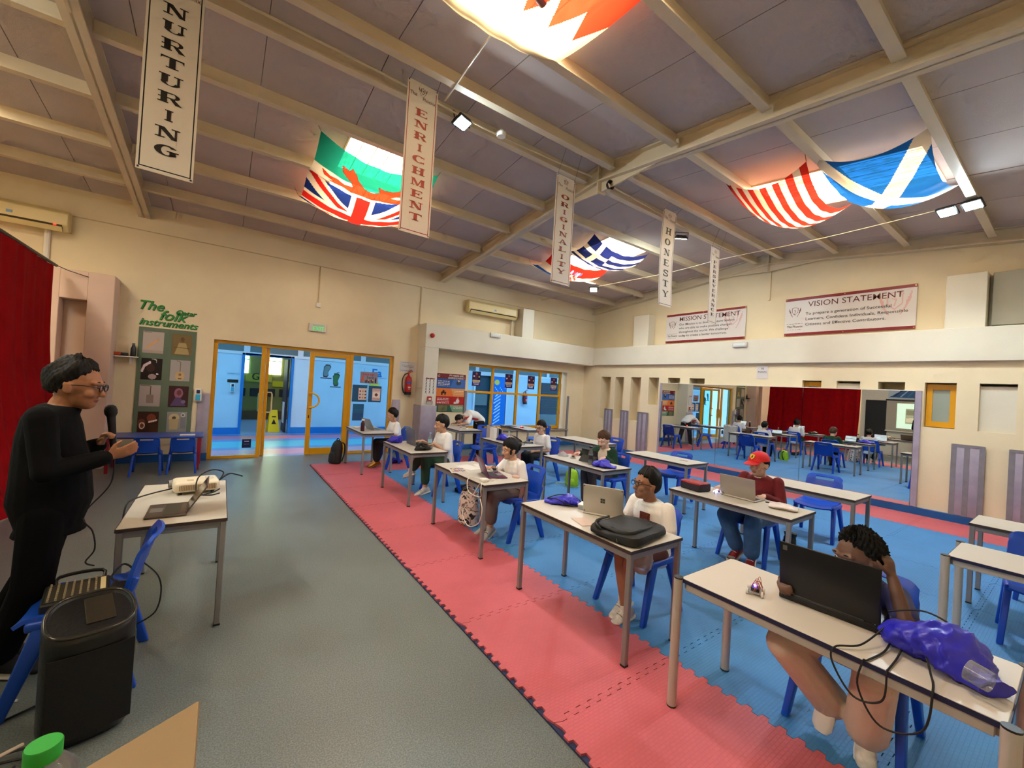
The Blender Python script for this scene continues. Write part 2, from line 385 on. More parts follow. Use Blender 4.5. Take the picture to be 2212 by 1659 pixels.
struct('sky_leak_cover', MB().box(XB-.3, XR+.3, YF-.3, YL+.4, 5.30, 5.34).box(XB-.3, XR+.3, YL+.36, YL+.4, 4.43, 5.3).box(XB-.3, XR+.3, YF-.3, YF-.26, 4.43, 5.3).box(XB-.3, XB-.26, YF-.3, YL+.4, 4.3, 5.3).box(XR+.26, XR+.3, YF-.3, YL+.4, 4.3, 5.3), pm('dark_sheet', (90, 86, 82), .8))  # unseen cover over the roof; side skirts added to block sky light leaks
# translucent corrugated roof lights, lit by the day outside
M_sky = emit('daylit_corrugated_sheet', (255, 244, 220), SKY_L, .45, 9)
for i, (x0, x1, y0, y1) in enumerate(sky_rects):
    names = ['roof light above the red dragon and crossed flags', 'roof light above the blue cross flag', 'roof light above the serrated red flag', 'roof light above the striped and saltire flags', 'roof light over the back of the hall, door side', 'roof light over the back of the hall, far side']
    t = thing('window_%d' % (i+1), 'corrugated '+names[i], None, kind='structure')
    MB().grid(lambda u, v: (x0-.03+(x1-x0+.06)*u, y0-.03+(y1-y0+.06)*v, roofz(y0+(y1-y0)*v)+.075+.016*math.sin((x0+(x1-x0)*u)*2*math.pi/.19)), 70, 2).build('pane', M_sky, t, smooth=True)
    rb = MB()  # thin brown strips added to paint in the shade lines between corrugations
    for q in range(1, 6):
        xq = x0+(x1-x0)*q/6; rb.add([(xq-.006,y0,roofz(y0)+.045),(xq+.006,y0,roofz(y0)+.045),(xq+.006,y1,roofz(y1)+.045),(xq-.006,y1,roofz(y1)+.045)], [(0,1,2,3)])
    rb.build('corrugation_line', pm('corrugation_line_brown', (150, 120, 70), .8), t)
    fr = MB()
    for a, b_, c, d in ((x0-.02, x0, y0, y1), (x1, x1+.02, y0, y1)):
        fr.add([(a,c,roofz(c)-.02),(b_,c,roofz(c)-.02),(b_,d,roofz(d)-.02),(a,d,roofz(d)-.02),(a,c,roofz(c)+.09),(b_,c,roofz(c)+.09),(b_,d,roofz(d)+.09),(a,d,roofz(d)+.09)], [(0,3,2,1),(4,5,6,7),(0,1,5,4),(1,2,6,5),(2,3,7,6),(3,0,4,7)])
    for c in (y0, y1): fr.box(x0-.02, x1+.02, c-.012, c+.012, roofz(c)-.02, roofz(c)+.09)
    fr.build('frame', M_beam, t)
pur = [4.46, 3.94, 5.42, 6.44, 7.48, 8.50, 2.98, 1.96, .98, -.02, -.75]
xr_ = [-1.21, 4.34, 9.72]; segs = [(XB, -1.29), (-1.13, 4.26), (4.42, 9.64)]
for y in pur:
    for a, b_ in segs:
        p = MB(); zt = roofz(y)+.005; s_ = 1 if y > RID else -1
        p.box(a, b_, y-.028, y+.028, zt-.145, zt); p.box(a, b_, y-.06, y+.03, zt-.15, zt-.135)
        o = struct('purlin', p, M_beam); o['label'] = 'cream steel purlin under the ceiling boards'
for k, x in enumerate(xr_):
    r = MB(); dp = .23
    for ya, yb in ((RID, YL), (RID, YF)):
        za, zb = roofz(ya), roofz(yb)
        for w, d0, d1 in ((.075, 0, dp), (.14, dp-.022, dp), (.14, 0, .02)):
            P = [(x-w/2*(2 if w > .1 else .3),ya,za-d1),(x+w/2*(2 if w > .1 else .3),ya,za-d1),(x+w/2*(2 if w > .1 else .3),yb,zb-d1),(x-w/2*(2 if w > .1 else .3),yb,zb-d1)]
            P = [(x+(q[0]-x)*.55, q[1], q[2]) for q in P] if w > .1 else P
            r.add(P+[(q[0],q[1],q[2]+d1-d0) for q in P], [(0,3,2,1),(4,5,6,7),(0,1,5,4),(1,2,6,5),(2,3,7,6),(3,0,4,7)])
        r.add([(x-.012,RID,ZR-dp-.14),(x+.012,RID,ZR-dp-.14),(x+.012,RID+(.9 if yb > RID else -.9),roofz(RID+.9)-dp),(x-.012,RID+(.9 if yb > RID else -.9),roofz(RID+.9)-dp),(x-.012,RID,ZR-dp),(x+.012,RID,ZR-dp)], [(0,1,2,3),(0,3,4),(1,5,2),(0,4,5,1),(3,2,5,4)])
    r.box(x-.08, x+.08, RID-.012, RID+.012, ZR-dp-.16, ZR)
    o = struct('rafter', r, M_beam); o['label'] = 'cream steel rafter crossing the hall'
struct('trim_8', MB().box(9.76, 9.8, 4.17, 4.21, 3.95, 4.75), M_wall, 0, 'steel post under the gable ridge')

# ---- mats: interlocking foam tiles
M_pink = None
def mat_foam(name, rgb):
    m = pm(name, rgb, .62, nscale=2.2, namt=.07); nt = m.node_tree; b = nt.nodes['Principled BSDF']
    tc = [n for n in nt.nodes if n.type == 'TEX_COORD'][0]
    ge = nt.nodes.new('ShaderNodeNewGeometry')
    mp = nt.nodes.new('ShaderNodeMapping'); mp.inputs['Scale'].default_value = (36, 36, 1); nt.links.new(ge.outputs['Position'], mp.inputs[0])
    br = nt.nodes.new('ShaderNodeTexBrick'); br.inputs['Scale'].default_value = 1.0; br.inputs['Mortar Size'].default_value = .12; br.inputs['Mortar Smooth'].default_value = 1; br.inputs['Brick Width'].default_value = 1.3; br.inputs['Row Height'].default_value = .65
    br.inputs['Color1'].default_value = (1,1,1,1); br.inputs['Color2'].default_value = (.55,.55,.55,1); br.inputs['Mortar'].default_value = (0,0,0,1)
    nt.links.new(mp.outputs[0], br.inputs['Vector'])
    bp = nt.nodes.new('ShaderNodeBump'); bp.inputs['Strength'].default_value = .28; bp.inputs['Distance'].default_value = .004
    nt.links.new(br.outputs['Color'], bp.inputs['Height']); nt.links.new(bp.outputs[0], b.inputs['Normal'])
    src = b.inputs['Base Color'].links[0].from_socket
    mx = nt.nodes.new('ShaderNodeMix'); mx.data_type = 'RGBA'; mx.blend_type = 'MULTIPLY'; mx.inputs[0].default_value = .10
    nt.links.new(src, mx.inputs[6]); nt.links.new(br.outputs['Color'], mx.inputs[7]); nt.links.new(mx.outputs[2], b.inputs['Base Color'])
    return m
M_pink = mat_foam('pink_foam', (198, 94, 103)); M_blue = mat_foam('blue_foam', (62, 130, 190)); M_navy = pm('navy_foam_underside', (34, 40, 78), .8)
MAT = thing('puzzle_mat', 'blue interlocking foam mat with pink border tiles under the desks', 'mat')
TX, TY, TS, HT = 1.45, 8.40, .985, .022
nx, ny = 8, 9
def teeth(n=11, d=.016):
    pts = [(.0, 0.0)]
    for i in range(n*2):
        t0 = .035+.93*i/(2*n); s_ = d if i % 2 else -d; pts += [(t0+.004, s_), (t0+.93/(2*n)-.004, s_)]
    return pts
TE = teeth()
for i in range(nx):
    for j in range(ny):
        x0 = TX+i*TS; y1 = TY-j*TS; y0 = y1-TS; g = .0022
        L = []
        fl_ = lambda k, lim: 0 if (k == lim) else 1
        off_out = {'w': 1 if i > 0 else 0.8, 'e': 1 if i < nx-1 else 0, 'n': 1 if j > 0 else .8, 's': 1}
        for t, s_ in TE: L.append((x0+g+t*(TS-2*g), y0+s_*off_out['s']+g))
        for t, s_ in TE: L.append((x0+TS+s_*off_out['e']-g, y0+g+t*(TS-2*g)))
        L.append((x0+TS-g, y1-g))
        for t, s_ in reversed(TE): L.append((x0+g+t*(TS-2*g), y1+s_*off_out['n']-g)) if t > 0 else None
        L.append((x0+g, y1-g))
        for t, s_ in reversed(TE): L.append((x0+s_*off_out['w']+g, y0+g+t*(TS-2*g))) if t > 0 else None
        pink = i == 0 or i == nx-1 or j == 0
        b = MB().prism(L, lambda u, v: (u, v, .001), lambda u, v: (u, v, HT))
        b.build('mat_tile', M_pink if pink else M_blue, MAT)
        if i == 0:
            MB().prism([(u if k > 0 else u, v) for k, (u, v) in enumerate([(x0-.012,y0),(x0+.02,y0),(x0+.02,y1),(x0-.012,y1)])], lambda u, v: (u, v, .0005), lambda u, v: (u, v, .010)).build('mat_underside', M_navy, MAT)
# ================================================================== GLASS DOORS, WINDOW, CORRIDOR
M_glass = glass('blue_tint_glass', (.70, .91, 1.0), .10); M_clear = glass('clear_glass', (.93, .97, 1), .1)
def rect_frame(mb, x0, x1, z0, z1, y0, y1, w, bottom=None):
    b = bottom if bottom is not None else w
    mb.box(x0, x0+w, y0, y1, z0, z1); mb.box(x1-w, x1, y0, y1, z0, z1); mb.box(x0+w, x1-w, y0, y1, z1-w, z1); mb.box(x0+w, x1-w, y0, y1, z0, z0+b)
D1 = thing('door_1', 'yellow framed glass entrance screen with one leaf open', None, kind='structure'); FY0, FY1 = 9.46, 9.53
f = MB(); rect_frame(f, -.14, 3.26, 0, DZ, FY0, FY1, .05, .03); f.v = []; f.f = []
f.box(-.14, 3.26, FY0, FY1, DZ-.06, DZ); f.box(-.14, -.075, FY0, FY1, 0, DZ-.06); f.box(3.19, 3.26, FY0, FY1, 0, DZ-.06); f.box(.63, .70, FY0, FY1, 0, DZ-.06); f.box(2.30, 2.37, FY0, FY1, 0, DZ-.06)
f.box(-.075, .63, FY0, FY1, 0, .05); f.box(2.37, 3.19, FY0, FY1, 0, .05)
f.build('door_frame', M_yel, D1, .004)
MB().box(-.075, .63, 9.49, 9.5, .05, DZ-.06).build('glass_panel', M_glass, D1)
MB().box(2.37, 3.19, 9.49, 9.5, .05, DZ-.06).build('glass_panel', M_glass, D1)
lf = MB(); rect_frame(lf, 1.50, 2.30, .01, 2.165, 9.455, 9.515, .085, .14); LEAF = lf.build('door_leaf', M_yel, D1, .004)
MB().box(1.585, 2.215, 9.482, 9.49, .15, 2.08).build('glass_panel', M_glass, LEAF)
h = MB(); h.tube([(1.54+.17*math.sin(a), 9.40, 1.155+.15*math.cos(a)) for a in [math.pi*k/14 for k in range(15)]], .019, 10)
for z in (1.305, 1.005): h.cyl((1.54, 9.46, z), (1.54, 9.39, z), .016)
h.build('handle', pm('yellow_handle', (226, 178, 60), .3), LEAF, smooth=True)
MB().box(1.525, 1.545, 9.452, 9.457, .78, .84).build('lock', M_black, LEAF)
# open leaf, swung into the corridor
lo = MB(); X0 = .745
lo.box(X0-.03, X0+.03, 9.54, 9.62, .01, 2.165); lo.box(X0-.03, X0+.03, 10.25, 10.33, .01, 2.165); lo.box(X0-.03, X0+.03, 9.62, 10.25, 2.08, 2.165); lo.box(X0-.03, X0+.03, 9.62, 10.25, .01, .15)
LO = lo.build('door_leaf', M_yel, D1, .004)
MB().box(X0-.004, X0+.004, 9.62, 10.25, .15, 2.08).build('glass_panel', M_glass, LO)
for sx in (-1, 1):
    h = MB(); h.tube([(X0+sx*.03, 9.58, 1.28), (X0+sx*.10, 9.58, 1.28), (X0+sx*.115, 9.58, 1.24), (X0+sx*.115, 9.58, .92), (X0+sx*.10, 9.58, .88), (X0+sx*.03, 9.58, .88)], .014, 8); h.build('handle', pm('pale_handle', (222, 200, 150), .3), LO, smooth=True)
# footprints stuck on the closed leaf
def footprint(x, z, c1, c2, tilt, label):
    t = thing('footprint_sticker', label, 'sticker', (x, 9.476, z)); ex = Vector((math.cos(tilt), 0, math.sin(tilt))); ez = Vector((-math.sin(tilt), 0, math.cos(tilt)))
    out = [(-.035,-.13),(.03,-.13),(.05,-.09),(.035,-.03),(.06,.03),(.075,.08),(.05,.115),(-.02,.11),(-.055,.06),(-.05,0),(-.05,-.08)]
    f3 = lambda k, d: (lambda u, v: tuple(ex*(u*k)+ez*(v*k)+Vector((0, d, 0))))
    MB().prism(out, f3(1.12, 0), f3(1.12, -.001)).build('outline', pm('sticker_navy', (18, 58, 110), .5), t)
    MB().prism(out, f3(.92, -.0012), f3(.92, -.002)).build('sole', pm(c2, c1, .5), t)
    m = MB()
    for k in range(4): m.cyl(tuple(ex*(-.03+.03*k)+ez*(.125+.008*k)+Vector((0,-.001,0))), tuple(ex*(-.03+.03*k)+ez*(.125+.008*k)+Vector((0,-.003,0))), .012, n=10)
    m.build('toe', pm(c2, c1, .5), t)
    MB().box(-.11, .11, -.003, 0, -.175, -.155).build('bar', pm('sticker_navy', (18, 58, 110), .5), t)
footprint(1.83, 1.80, (70, 150, 205), 'sticker_blue', -.1, 'blue footprint sticker on the glass door')
footprint(2.03, 1.62, (20, 130, 96), 'sticker_green', .05, 'green footprint sticker on the glass door')
def panel(name, label, cat, cv, x0, x1, z0, z1, y, group=None, mat=None):
    t = thing(name, label, cat, ((x0+x1)/2, y, z0), group=group)
    w = (x1-x0)/2; sheet('print', cv, plane((-w, -.002, 0), (2*w, 0, 0), (0, 0, z1-z0)), mat or PRINT, t)
    MB().box(-w, w, -.0015, .0, 0, z1-z0).build('backing', M_white, t); return t
cv = Cv(90, 64, (150, 146, 168))
cv.poly([(.05,.35),(.18,.35),(.18,.6),(.11,.6),(.11,.35)], (220, 90, 40)); cv.rect(.09, .32, .15, .62, (224, 88, 44)); cv.poly([(.03,.34),(.21,.34),(.12,.12)], (224, 88, 44))
for k in range(6):
    u = .3+.085*k; cv.disc(u, .28, .04, .05, [(190,120,60),(90,60,40),(230,190,120)][k % 3]); cv.rect(u-.025, .05, u+.025, .23, (30, 34, 70))
cv.rect(.84, .05, .92, .4, (26, 30, 60)); cv.disc(.88, .47, .05, .07, (150, 90, 60))
LU = panel('line_up_poster', 'grey poster reading Line up here on the glass panel', 'poster', cv, 2.54, 2.93, 1.57, 1.83, 9.478)
text('Line up', 'lettering', .085, pm('sign_red', (196, 50, 60), .6), LU, (-.02, -.0035, .205), (1,0,0), (0,0,1), bold=.01)
text('here', 'lettering', .085, pm('sign_teal', (30, 90, 110), .6), LU, (.03, -.0035, .135), (1,0,0), (0,0,1), bold=.01)
c1 = Cv(50, 60, (46, 96, 140)); c1.rect(.42, .12, .98, .82, (230, 220, 222)); c1.words(.48, .95, .76, .03, (60, 60, 120), 1)
for k in range(9): c1.disc(.53+.18*(k % 3), .25+.19*(k//3), .06, .05, [(180,60,60),(210,150,60),(90,60,60)][k % 3])
panel('notice_sheet', 'blue backed notice with small pictures under the Line up here poster', 'poster', c1, 2.39, 2.71, 1.15, 1.53, 9.478)
c1 = Cv(50, 60, (40, 90, 136)); c1.rect(.3, .1, .95, .85, (226, 200, 196)); c1.words(.36, .9, .76, .03, (170, 60, 60), 2); c1.words(.36, .9, .70, .02, (170, 60, 60), 3); c1.rect(.35, .3, .9, .62, (240, 236, 232)); c1.disc(.62, .46, .12, .1, (110, 66, 60)); c1.words(.36, .9, .18, .03, (120, 80, 80), 4)
panel('notice_sheet', 'blue backed notice with one round picture near the door jamb', 'poster', c1, 2.74, 3.03, 1.15, 1.52, 9.478)
c1 = Cv(30, 40, (36, 100, 150)); c1.rect(0, .0, 1, .45, (40, 86, 138)); c1.rect(0, .62, 1, .66, (48, 118, 166))
panel('notice_sheet', 'plain dark blue sheet low on the glass panel', 'poster', c1, 2.42, 2.66, .73, 1.1, 9.478)
c1 = Cv(40, 30, (22, 32, 74)); c1.words(.25, .75, .7, .1, (190, 200, 230), 5); c1.words(.2, .8, .4, .06, (90, 110, 160), 6)
panel('floor_notice', 'small navy notice low on the left glass panel', 'sticker', c1, .40, .55, .19, .36, 9.478)

# ---- window with eight panes
WN = thing('window_7', 'yellow framed window with eight panes onto the corridor', None, kind='structure'); f = MB(); y0, y1 = 9.52, 9.58
wx0, wx1 = WX0, 8.60
f.box(wx0, wx1, y0, y1, WZ1-.07, WZ1); f.box(wx0, wx1, y0, y1, WZ0, WZ0+.1)
mull = [wx0+(wx1-wx0)*k/4 for k in range(5)]
for k, x in enumerate(mull): f.box(x-.035 if 0 < k < 4 else (x if k == 0 else x-.07), x+.035 if 0 < k < 4 else (x+.07 if k == 0 else x), y0-.005, y1, WZ0, WZ1)
f.box(wx0, wx1, y0-.003, y1, 1.47, 1.53); f.build('window_frame', M_yel, WN, .004)
for k in range(4):
    for z0, z1 in ((WZ0+.1, 1.47), (1.53, WZ1-.07)): MB().box(mull[k]+.035, mull[k+1]-.035, 9.548, 9.552, z0, z1).build('pane', M_glass, WN)
MB().box(WX0-.1, WX1+.12, 9.33, 9.5, WZ0-.04, WZ0).build('window_sill', M_grey, WN, .005)
for x in (WX0-.06, WX1+.08): MB().box(x-.035, x+.035, 9.36, 9.4, .12, 1.52).build('guard_strip', pm('strip_grey', (128, 128, 138), .4), WN, .008)
for k in range(4):
    c = Cv(36, 60, (46, 36, 92)); c.disc(.22, .68, .1, .06, (226, 196, 214)); c.disc(.82, .64, .09, .055, (206, 186, 110)); c.poly([(.3,.45),(.7,.45),(.62,.85),(.38,.85)], (84, 40, 66)); c.disc(.5, .86, .12, .07, (150, 96, 86))
    c.rect(.06, .28, .94, .42, [(196,182,150),(206,180,140),(214,160,110),(190,190,140)][k]); c.words(.15, .85, .2, .045, (220, 216, 228), k); c.words(.22, .78, .1, .045, (220, 216, 228), k+9); c.words(.15, .85, .33, .03, (120, 90, 60), k+20)
    x = mull[k]+[.18,.40,.36,.40][k]
    panel('film_poster', ['dark purple poster in the first window pane from the column', 'dark purple poster in the second window pane from the column', 'dark purple poster in the third window pane with an orange band', 'dark purple poster in the window pane nearest the mirror corner'][k], 'poster', c, x, x+.26, 1.66, 2.05, 9.515, 'posters in the window')

# ---- corridor beyond the glass
YC = 13.1
M_cw = pm('pale_blue_corridor_paint', (186, 216, 238), .6, nscale=1.5, namt=.05); M_cb = pm('corridor_blue', (10, 120, 200), .45); M_cg = pm('corridor_grey_board', (108, 126, 132), .7); M_cwh = pm('corridor_white', (214, 224, 236), .6)
cf = pm('corridor_striped_vinyl', (150, 170, 190), .25); nt = cf.node_tree; b_ = nt.nodes['Principled BSDF']; ge = nt.nodes.new('ShaderNodeNewGeometry'); sp = nt.nodes.new('ShaderNodeSeparateXYZ'); nt.links.new(ge.outputs['Position'], sp.inputs[0])
mr = nt.nodes.new('ShaderNodeMapRange'); mr.inputs[1].default_value = 9.4; mr.inputs[2].default_value = 13.2; nt.links.new(sp.outputs['Y'], mr.inputs[0]); rp = nt.nodes.new('ShaderNodeValToRGB'); rp.color_ramp.interpolation = 'CONSTANT'
cols = [(0, (150,150,200)), (.09, (220,150,170)), (.27, (110,140,190)), (.36, (70,180,205)), (.60, (110,140,195)), (.70, (216,120,130)), (.86, (90,130,190)), (.93, (130,150,200))]
while len(rp.color_ramp.elements) < len(cols): rp.color_ramp.elements.new(.5)
for e, (p, c) in zip(rp.color_ramp.elements, cols): e.position = p; e.color = (*lin(c), 1)
nt.links.new(mr.outputs[0], rp.inputs[0]); nt.links.new(rp.outputs[0], b_.inputs['Base Color'])
struct('floor_corridor', MB().box(-4, 16, 9.52, 17.2, -.1, -.002), cf, label='striped corridor floor beyond the doors')
c = MB(); c.box(-4, .50, YC, YC+.15, 0, 2.12); c.box(1.60, 6.6+1.0, YC, YC+.15, 0, 2.12); c.box(9.0, 16, YC, YC+.15, 0, 2.12); c.box(.5, 1.6, YC, YC+.15, 2.10, 2.12); c.box(7.6, 9.0, YC, YC+.15, 2.10, 2.12)
struct('wall_corridor', c, M_cw, label='pale blue corridor wall')
c = MB(); c.box(-4, 16, YC+.02, YC+.14, 2.2, 3.1); struct('trim_9', c, M_cg, 0, 'grey boards above the corridor wall')
c = MB(); c.box(-4, 16, YC-.03, YC+.12, 2.12, 2.2)
for x in (-1.6, .46, 1.75, 3.5, 5.3, 7.6, 9.3, 11): c.box(x, x+.14, YC-.02, YC+.1, 2.2, 3.1)
struct('trim_10', c, M_cwh, 0, 'white rail and posts above the corridor wall')
struct('baseboard_corridor', MB().box(-4, .45, YC-.02, YC, 0, .17).box(1.65, 7.5, YC-.02, YC, 0, .17).box(9.1, 16, YC-.02, YC, 0, .17), M_cb)
c = MB(); c.box(.43, .50, YC-.03, YC+.1, 0, 2.17); c.box(1.60, 1.67, YC-.03, YC+.1, 0, 2.17); c.box(.5, 1.6, YC-.03, YC+.1, 2.10, 2.17); D2 = thing('door_2', 'bright blue door frame of the room across the corridor', None, kind='structure'); c.build('door_frame', M_cb, D2, .004)
l = MB().box(1.53, 1.575, YC+.12, YC+.9, .01, 2.08).build('door_leaf', pm('navy_door', (24, 34, 70), .5), D2)
MB().box(1.522, 1.53, YC+.3, YC+.7, .25, .85).build('vent', M_cwh, l)
struct('ceiling_corridor', MB().box(-4, 16, 9.64, 17.2, 3.1, 3.2), pm('corridor_ceiling', (190, 196, 196), .8))
struct('wall_room', MB().box(-4, 16, 17.1, 17.3, 0, 3.2).box(-.9, -.8, YC+.15, 17.2, 0, 3.2).box(2.7, 2.8, YC+.15, 17.2, 0, 3.2), pm('olive_room_wall', (128, 122, 66), .7, nscale=2, namt=.1), label='olive green wall of the room across the corridor')
for x in (.35, 1.35, 2.15): 
    w = thing('window_8', 'bright window of the olive room across the corridor', None, kind='structure'); MB().box(x, x+.42, 17.06, 17.1, 1.62, 2.6).build('pane', MATS.get('day') or emit('day', (226, 255, 210), 9.0), w); MB().box(x-.03, x+.45, 17.05, 17.08, 2.08, 2.11).build('frame', M_white, w)
b8 = MB()
text('GR', 'lettering', .34, pm('room_letters', (30, 40, 30), .6), tag(MB().box(.7, 1.5, 17.07, 17.1, 1.32, 1.6).build('room_sign', pm('olive_sign', (176, 170, 60), .6)), 'letters GR on the olive room wall', 'sign'), (1.1, 17.05, 1.5), (1,0,0), (0,0,1))
tag(MB().box(1.52, 2.4, 17.06, 17.1, 1.18, 1.38).build('pin_board', pm('yellow_board', (190, 180, 20), .6)), 'yellow strip on the olive room wall', 'board')
for k in range(4): tag(MB().box(.4+.45*k, .72+.45*k, 17.05, 17.1, .82, 1.1).build('wall_picture', pm('dark_picture', (24, 24, 30), .5), None, .01), ['leftmost','second','third','rightmost'][k]+' small dark picture low on the olive room wall', 'picture', 'dark pictures in the olive room')
tag(MB().box(-.78, 2.68, 17.04, 17.098, 0, .3).build('skirting_board', pm('brown_skirting', (96, 66, 40), .6)), 'brown skirting of the olive room', 'skirting')
# wet floor sign
t = thing('caution_sign', 'yellow folding caution sign standing in the olive room doorway', 'sign', (1.28, YC+.4, 0), .1); M_cs = pm('caution_yellow', (232, 206, 16), .45)
for s_ in (-1, 1):
    b = MB(); b.add([(-.15,s_*.16,0),(.15,s_*.16,0),(.09,s_*.02,.62),(-.09,s_*.02,.62),(-.15,s_*.16+.012,0),(.15,s_*.16+.012,0),(.09,s_*.02+.012,.62),(-.09,s_*.02+.012,.62)], [(0,1,2,3),(4,7,6,5),(0,4,5,1),(1,5,6,2),(2,6,7,3),(3,7,4,0)]); b.build('sign_board', M_cs, t, .004)
b = MB(); b.add([(-.06,-.117,.23),(.06,-.117,.23),(0,-.085,.37)], [(0,1,2)]); b.build('triangle', M_black, t); MB().box(-.05, .05, -.085, -.07, .42, .45).build('warning_text', M_black, t)
# corridor dispensers and small notices
def dispenser(x, y, z, label, face=-1, blue=True):
    t = thing('hand_dispenser', label, 'dispenser', (x, y, z)); MB().box(-.055, .055, -.10, 0, -.11, .12).build('body', M_white, t, .02, 3, True)
    MB().box(-.035, .035, -.108, -.09, -.09, .02).build('window', pm('gel_blue', (60, 170, 206), .2), t, .006); MB().box(-.025, .025, -.106, -.098, .035, .1).build('badge', pm('badge_navy', (30, 40, 86), .5), t); MB().cyl((0,-.05,-.12), (0,-.05,-.15), .012).build('nozzle', M_grey, t); return t
dispenser(.26, YC, 1.22, 'white hand dispenser on the corridor wall')
tag(MB().box(.14, .38, YC-.015, YC, 1.36, 1.44).build('dispenser_hood', M_black), 'black hood above the corridor hand dispenser', 'hood')
c1 = Cv(40, 12, (170, 206, 232)); c1.words(.08, .92, .4, .2, (60, 80, 110), 3); panel('corridor_notice', 'small strip notice beside the blue door frame', 'notice', c1, .12, .42, 1.55, 1.63, YC-.003)
# behind the window: vents, decorated door, extinguisher, dark window
for x, lb in ((7.1-.25, 'grey wall vent seen through the first window pane'), (8.05-.9+.75, 'grey wall vent seen through the second window pane')):
    t = thing('wall_vent', lb, 'vent', (x, YC-.01, .95)); MB().box(-.26, .26, -.01, .01, 0, .42).build('panel', M_cg, t, .004)
D3 = thing('door_3', 'blue decorated door across the corridor', None, kind='structure')
c1 = Cv(50, 100, (10, 120, 220)); c1.disc(.3, .9, .18, .05, (230, 210, 90))
for k in range(9): c1.line([(.15+.05*(k % 3), .12+.065*k), (.6, .2+.065*k)], .025, (190, 226, 246), .5); c1.disc(.2+.09*k, .8-.03*(k % 4), .03, .015, (220, 236, 250))
sheet('door_print', c1, plane((8.35, YC-.06, .02), (.62, 0, 0), (0, 0, 2.02)), PRINT, D3); MB().box(7.62, 8.33, YC+.1, YC+.16, 0, 2.08).build('door_opening', pm('dark_teal_gap', (40, 72, 92), .6), D3)
MB().box(8.97, 9.06, YC-.05, YC+.1, 0, 2.14).box(7.55, 7.62, YC-.05, YC+.1, 0, 2.14).box(7.62, 8.97, YC-.05, YC+.1, 2.06, 2.14).build('door_frame', M_cwh, D3)
MB().box(8.3, 9.0, YC-.05, YC-.02, 0, 2.06).build('door_leaf', M_cb, D3)
def extinguisher(x, y, z, label):
    t = thing('fire_extinguisher', label, 'extinguisher', (x, y, z)); MB().lathe([(.0,0),(.07,0),(.077,.02),(.077,.36),(.065,.41),(.03,.44),(.022,.47),(0,.475)], 20, (0,-.09,0)).build('cylinder', M_red, t, smooth=True)
    MB().lathe([(.0,-.002),(.079,-.002),(.079,.07),(0,.07)], 20, (0,-.09,0)).build('base_ring', M_black, t, smooth=True)
    MB().cyl((0,-.09,.47), (0,-.09,.51), .018).tube([(-.02,-.09,.5),(.02,-.09,.52),(.09,-.10,.55)], .009).tube([(-.03,-.09,.52),(.03,-.09,.56),(.07,-.1,.58)], .008).build('lever', M_red, t, smooth=True)
    MB().tube([(-.02,-.1,.5),(-.10,-.11,.47),(-.15,-.11,.36),(-.15,-.11,.2),(-.11,-.1,.06),(-.085,-.1,.04)], .014, 8, 5).build('hose', M_black, t, smooth=True)
    lb = MB(); n = 8
    for k in range(n):
        a0, a1 = [math.radians(-140+100*q/n) for q in (k, k+1)]; lb.add([(.0785*math.cos(a0),-.09+.0785*math.sin(a0),.26),(.0785*math.cos(a1),-.09+.0785*math.sin(a1),.26),(.0785*math.cos(a1),-.09+.0785*math.sin(a1),.31),(.0785*math.cos(a0),-.09+.0785*math.sin(a0),.31)], [(0,1,2,3)])
    lb.build('label_band', pm('label_blue', (70, 70, 160), .5), t)
    MB().box(-.03, .03, -.1690, -.1665, .165, .19).build('print_block', M_white, t); MB().box(-.026, .026, -.1690, -.1665, .13, .142).build('print_block', M_white, t); MB().box(-.05, .05, -.02, 0, .1, .35).build('bracket', M_black, t); return t
extinguisher(9.9, YC, 1.05, 'fire extinguisher on the corridor wall seen through the window')
t = thing('dark_window', 'dark shelved opening at the far end of the corridor', 'window', (10.75, YC-.02, .2)); MB().box(0, 1.2, -.02, .02, .45, 1.75).build('panel', pm('dark_glazing', (20, 40, 60), .2), t); MB().box(0, 1.2, -.03, .0, 0, .42).build('lower_panel', M_cg, t)
for z in (.75, 1.05, 1.35): MB().box(0, 1.2, -.04, -.01, z, z+.02).build('shelf', pm('shelf_steel', (50, 70, 84), .4), t)
M_fill_lamp = emit('unseen_fill_lamp', (214, 236, 255), CORR_L)  # ceiling lamps added out of view to light the corridor
for k in range(7):
    t = thing('unseen_fill_lamp', 'unseen lamp added to light the corridor', 'lamp', (-2+2.4*k, 11.0, 3.04), group='unseen lamps added for the corridor light'); MB().box(-.6, .6, -.15, .15, 0, .06).build('housing', M_white, t); MB().box(-.58, .58, -.13, .13, -.012, 0).build('diffuser', M_fill_lamp, t)
t = thing('unseen_fill_lamp', 'unseen lamp added to brighten the olive room', 'lamp', (1.0, 15.2, 3.04)); MB().box(-.6, .6, -.15, .15, 0, .06).build('housing', M_white, t); MB().box(-.58, .58, -.13, .13, -.012, 0).build('diffuser', M_fill_lamp, t)  # extra lamp, out of view, added because the olive room was too dark
t = thing('corridor_camera', 'dark dome camera under the corridor ceiling', 'camera', (4.05, 12.6, 2.6)); MB().box(-.06, .06, -.06, .06, .03, .5).build('stem', M_cwh, t); MB().ell((0,0,0), (.09,.09,.08)).build('dome', pm('dome_dark', (60, 50, 80), .2), t, smooth=True)
cvE = MB().box(3.62, 4.25, YC-.03, YC, 1.72, 2.0); e = tag(cvE.build('corridor_letters_board', M_cw), 'blue letter board at the end of the corridor wall', 'sign'); text('Ea', 'lettering', .34, M_cb, e, (4.0, YC-.035, 1.86), (1,0,0), (0,0,1), bold=.03)
s = MB()
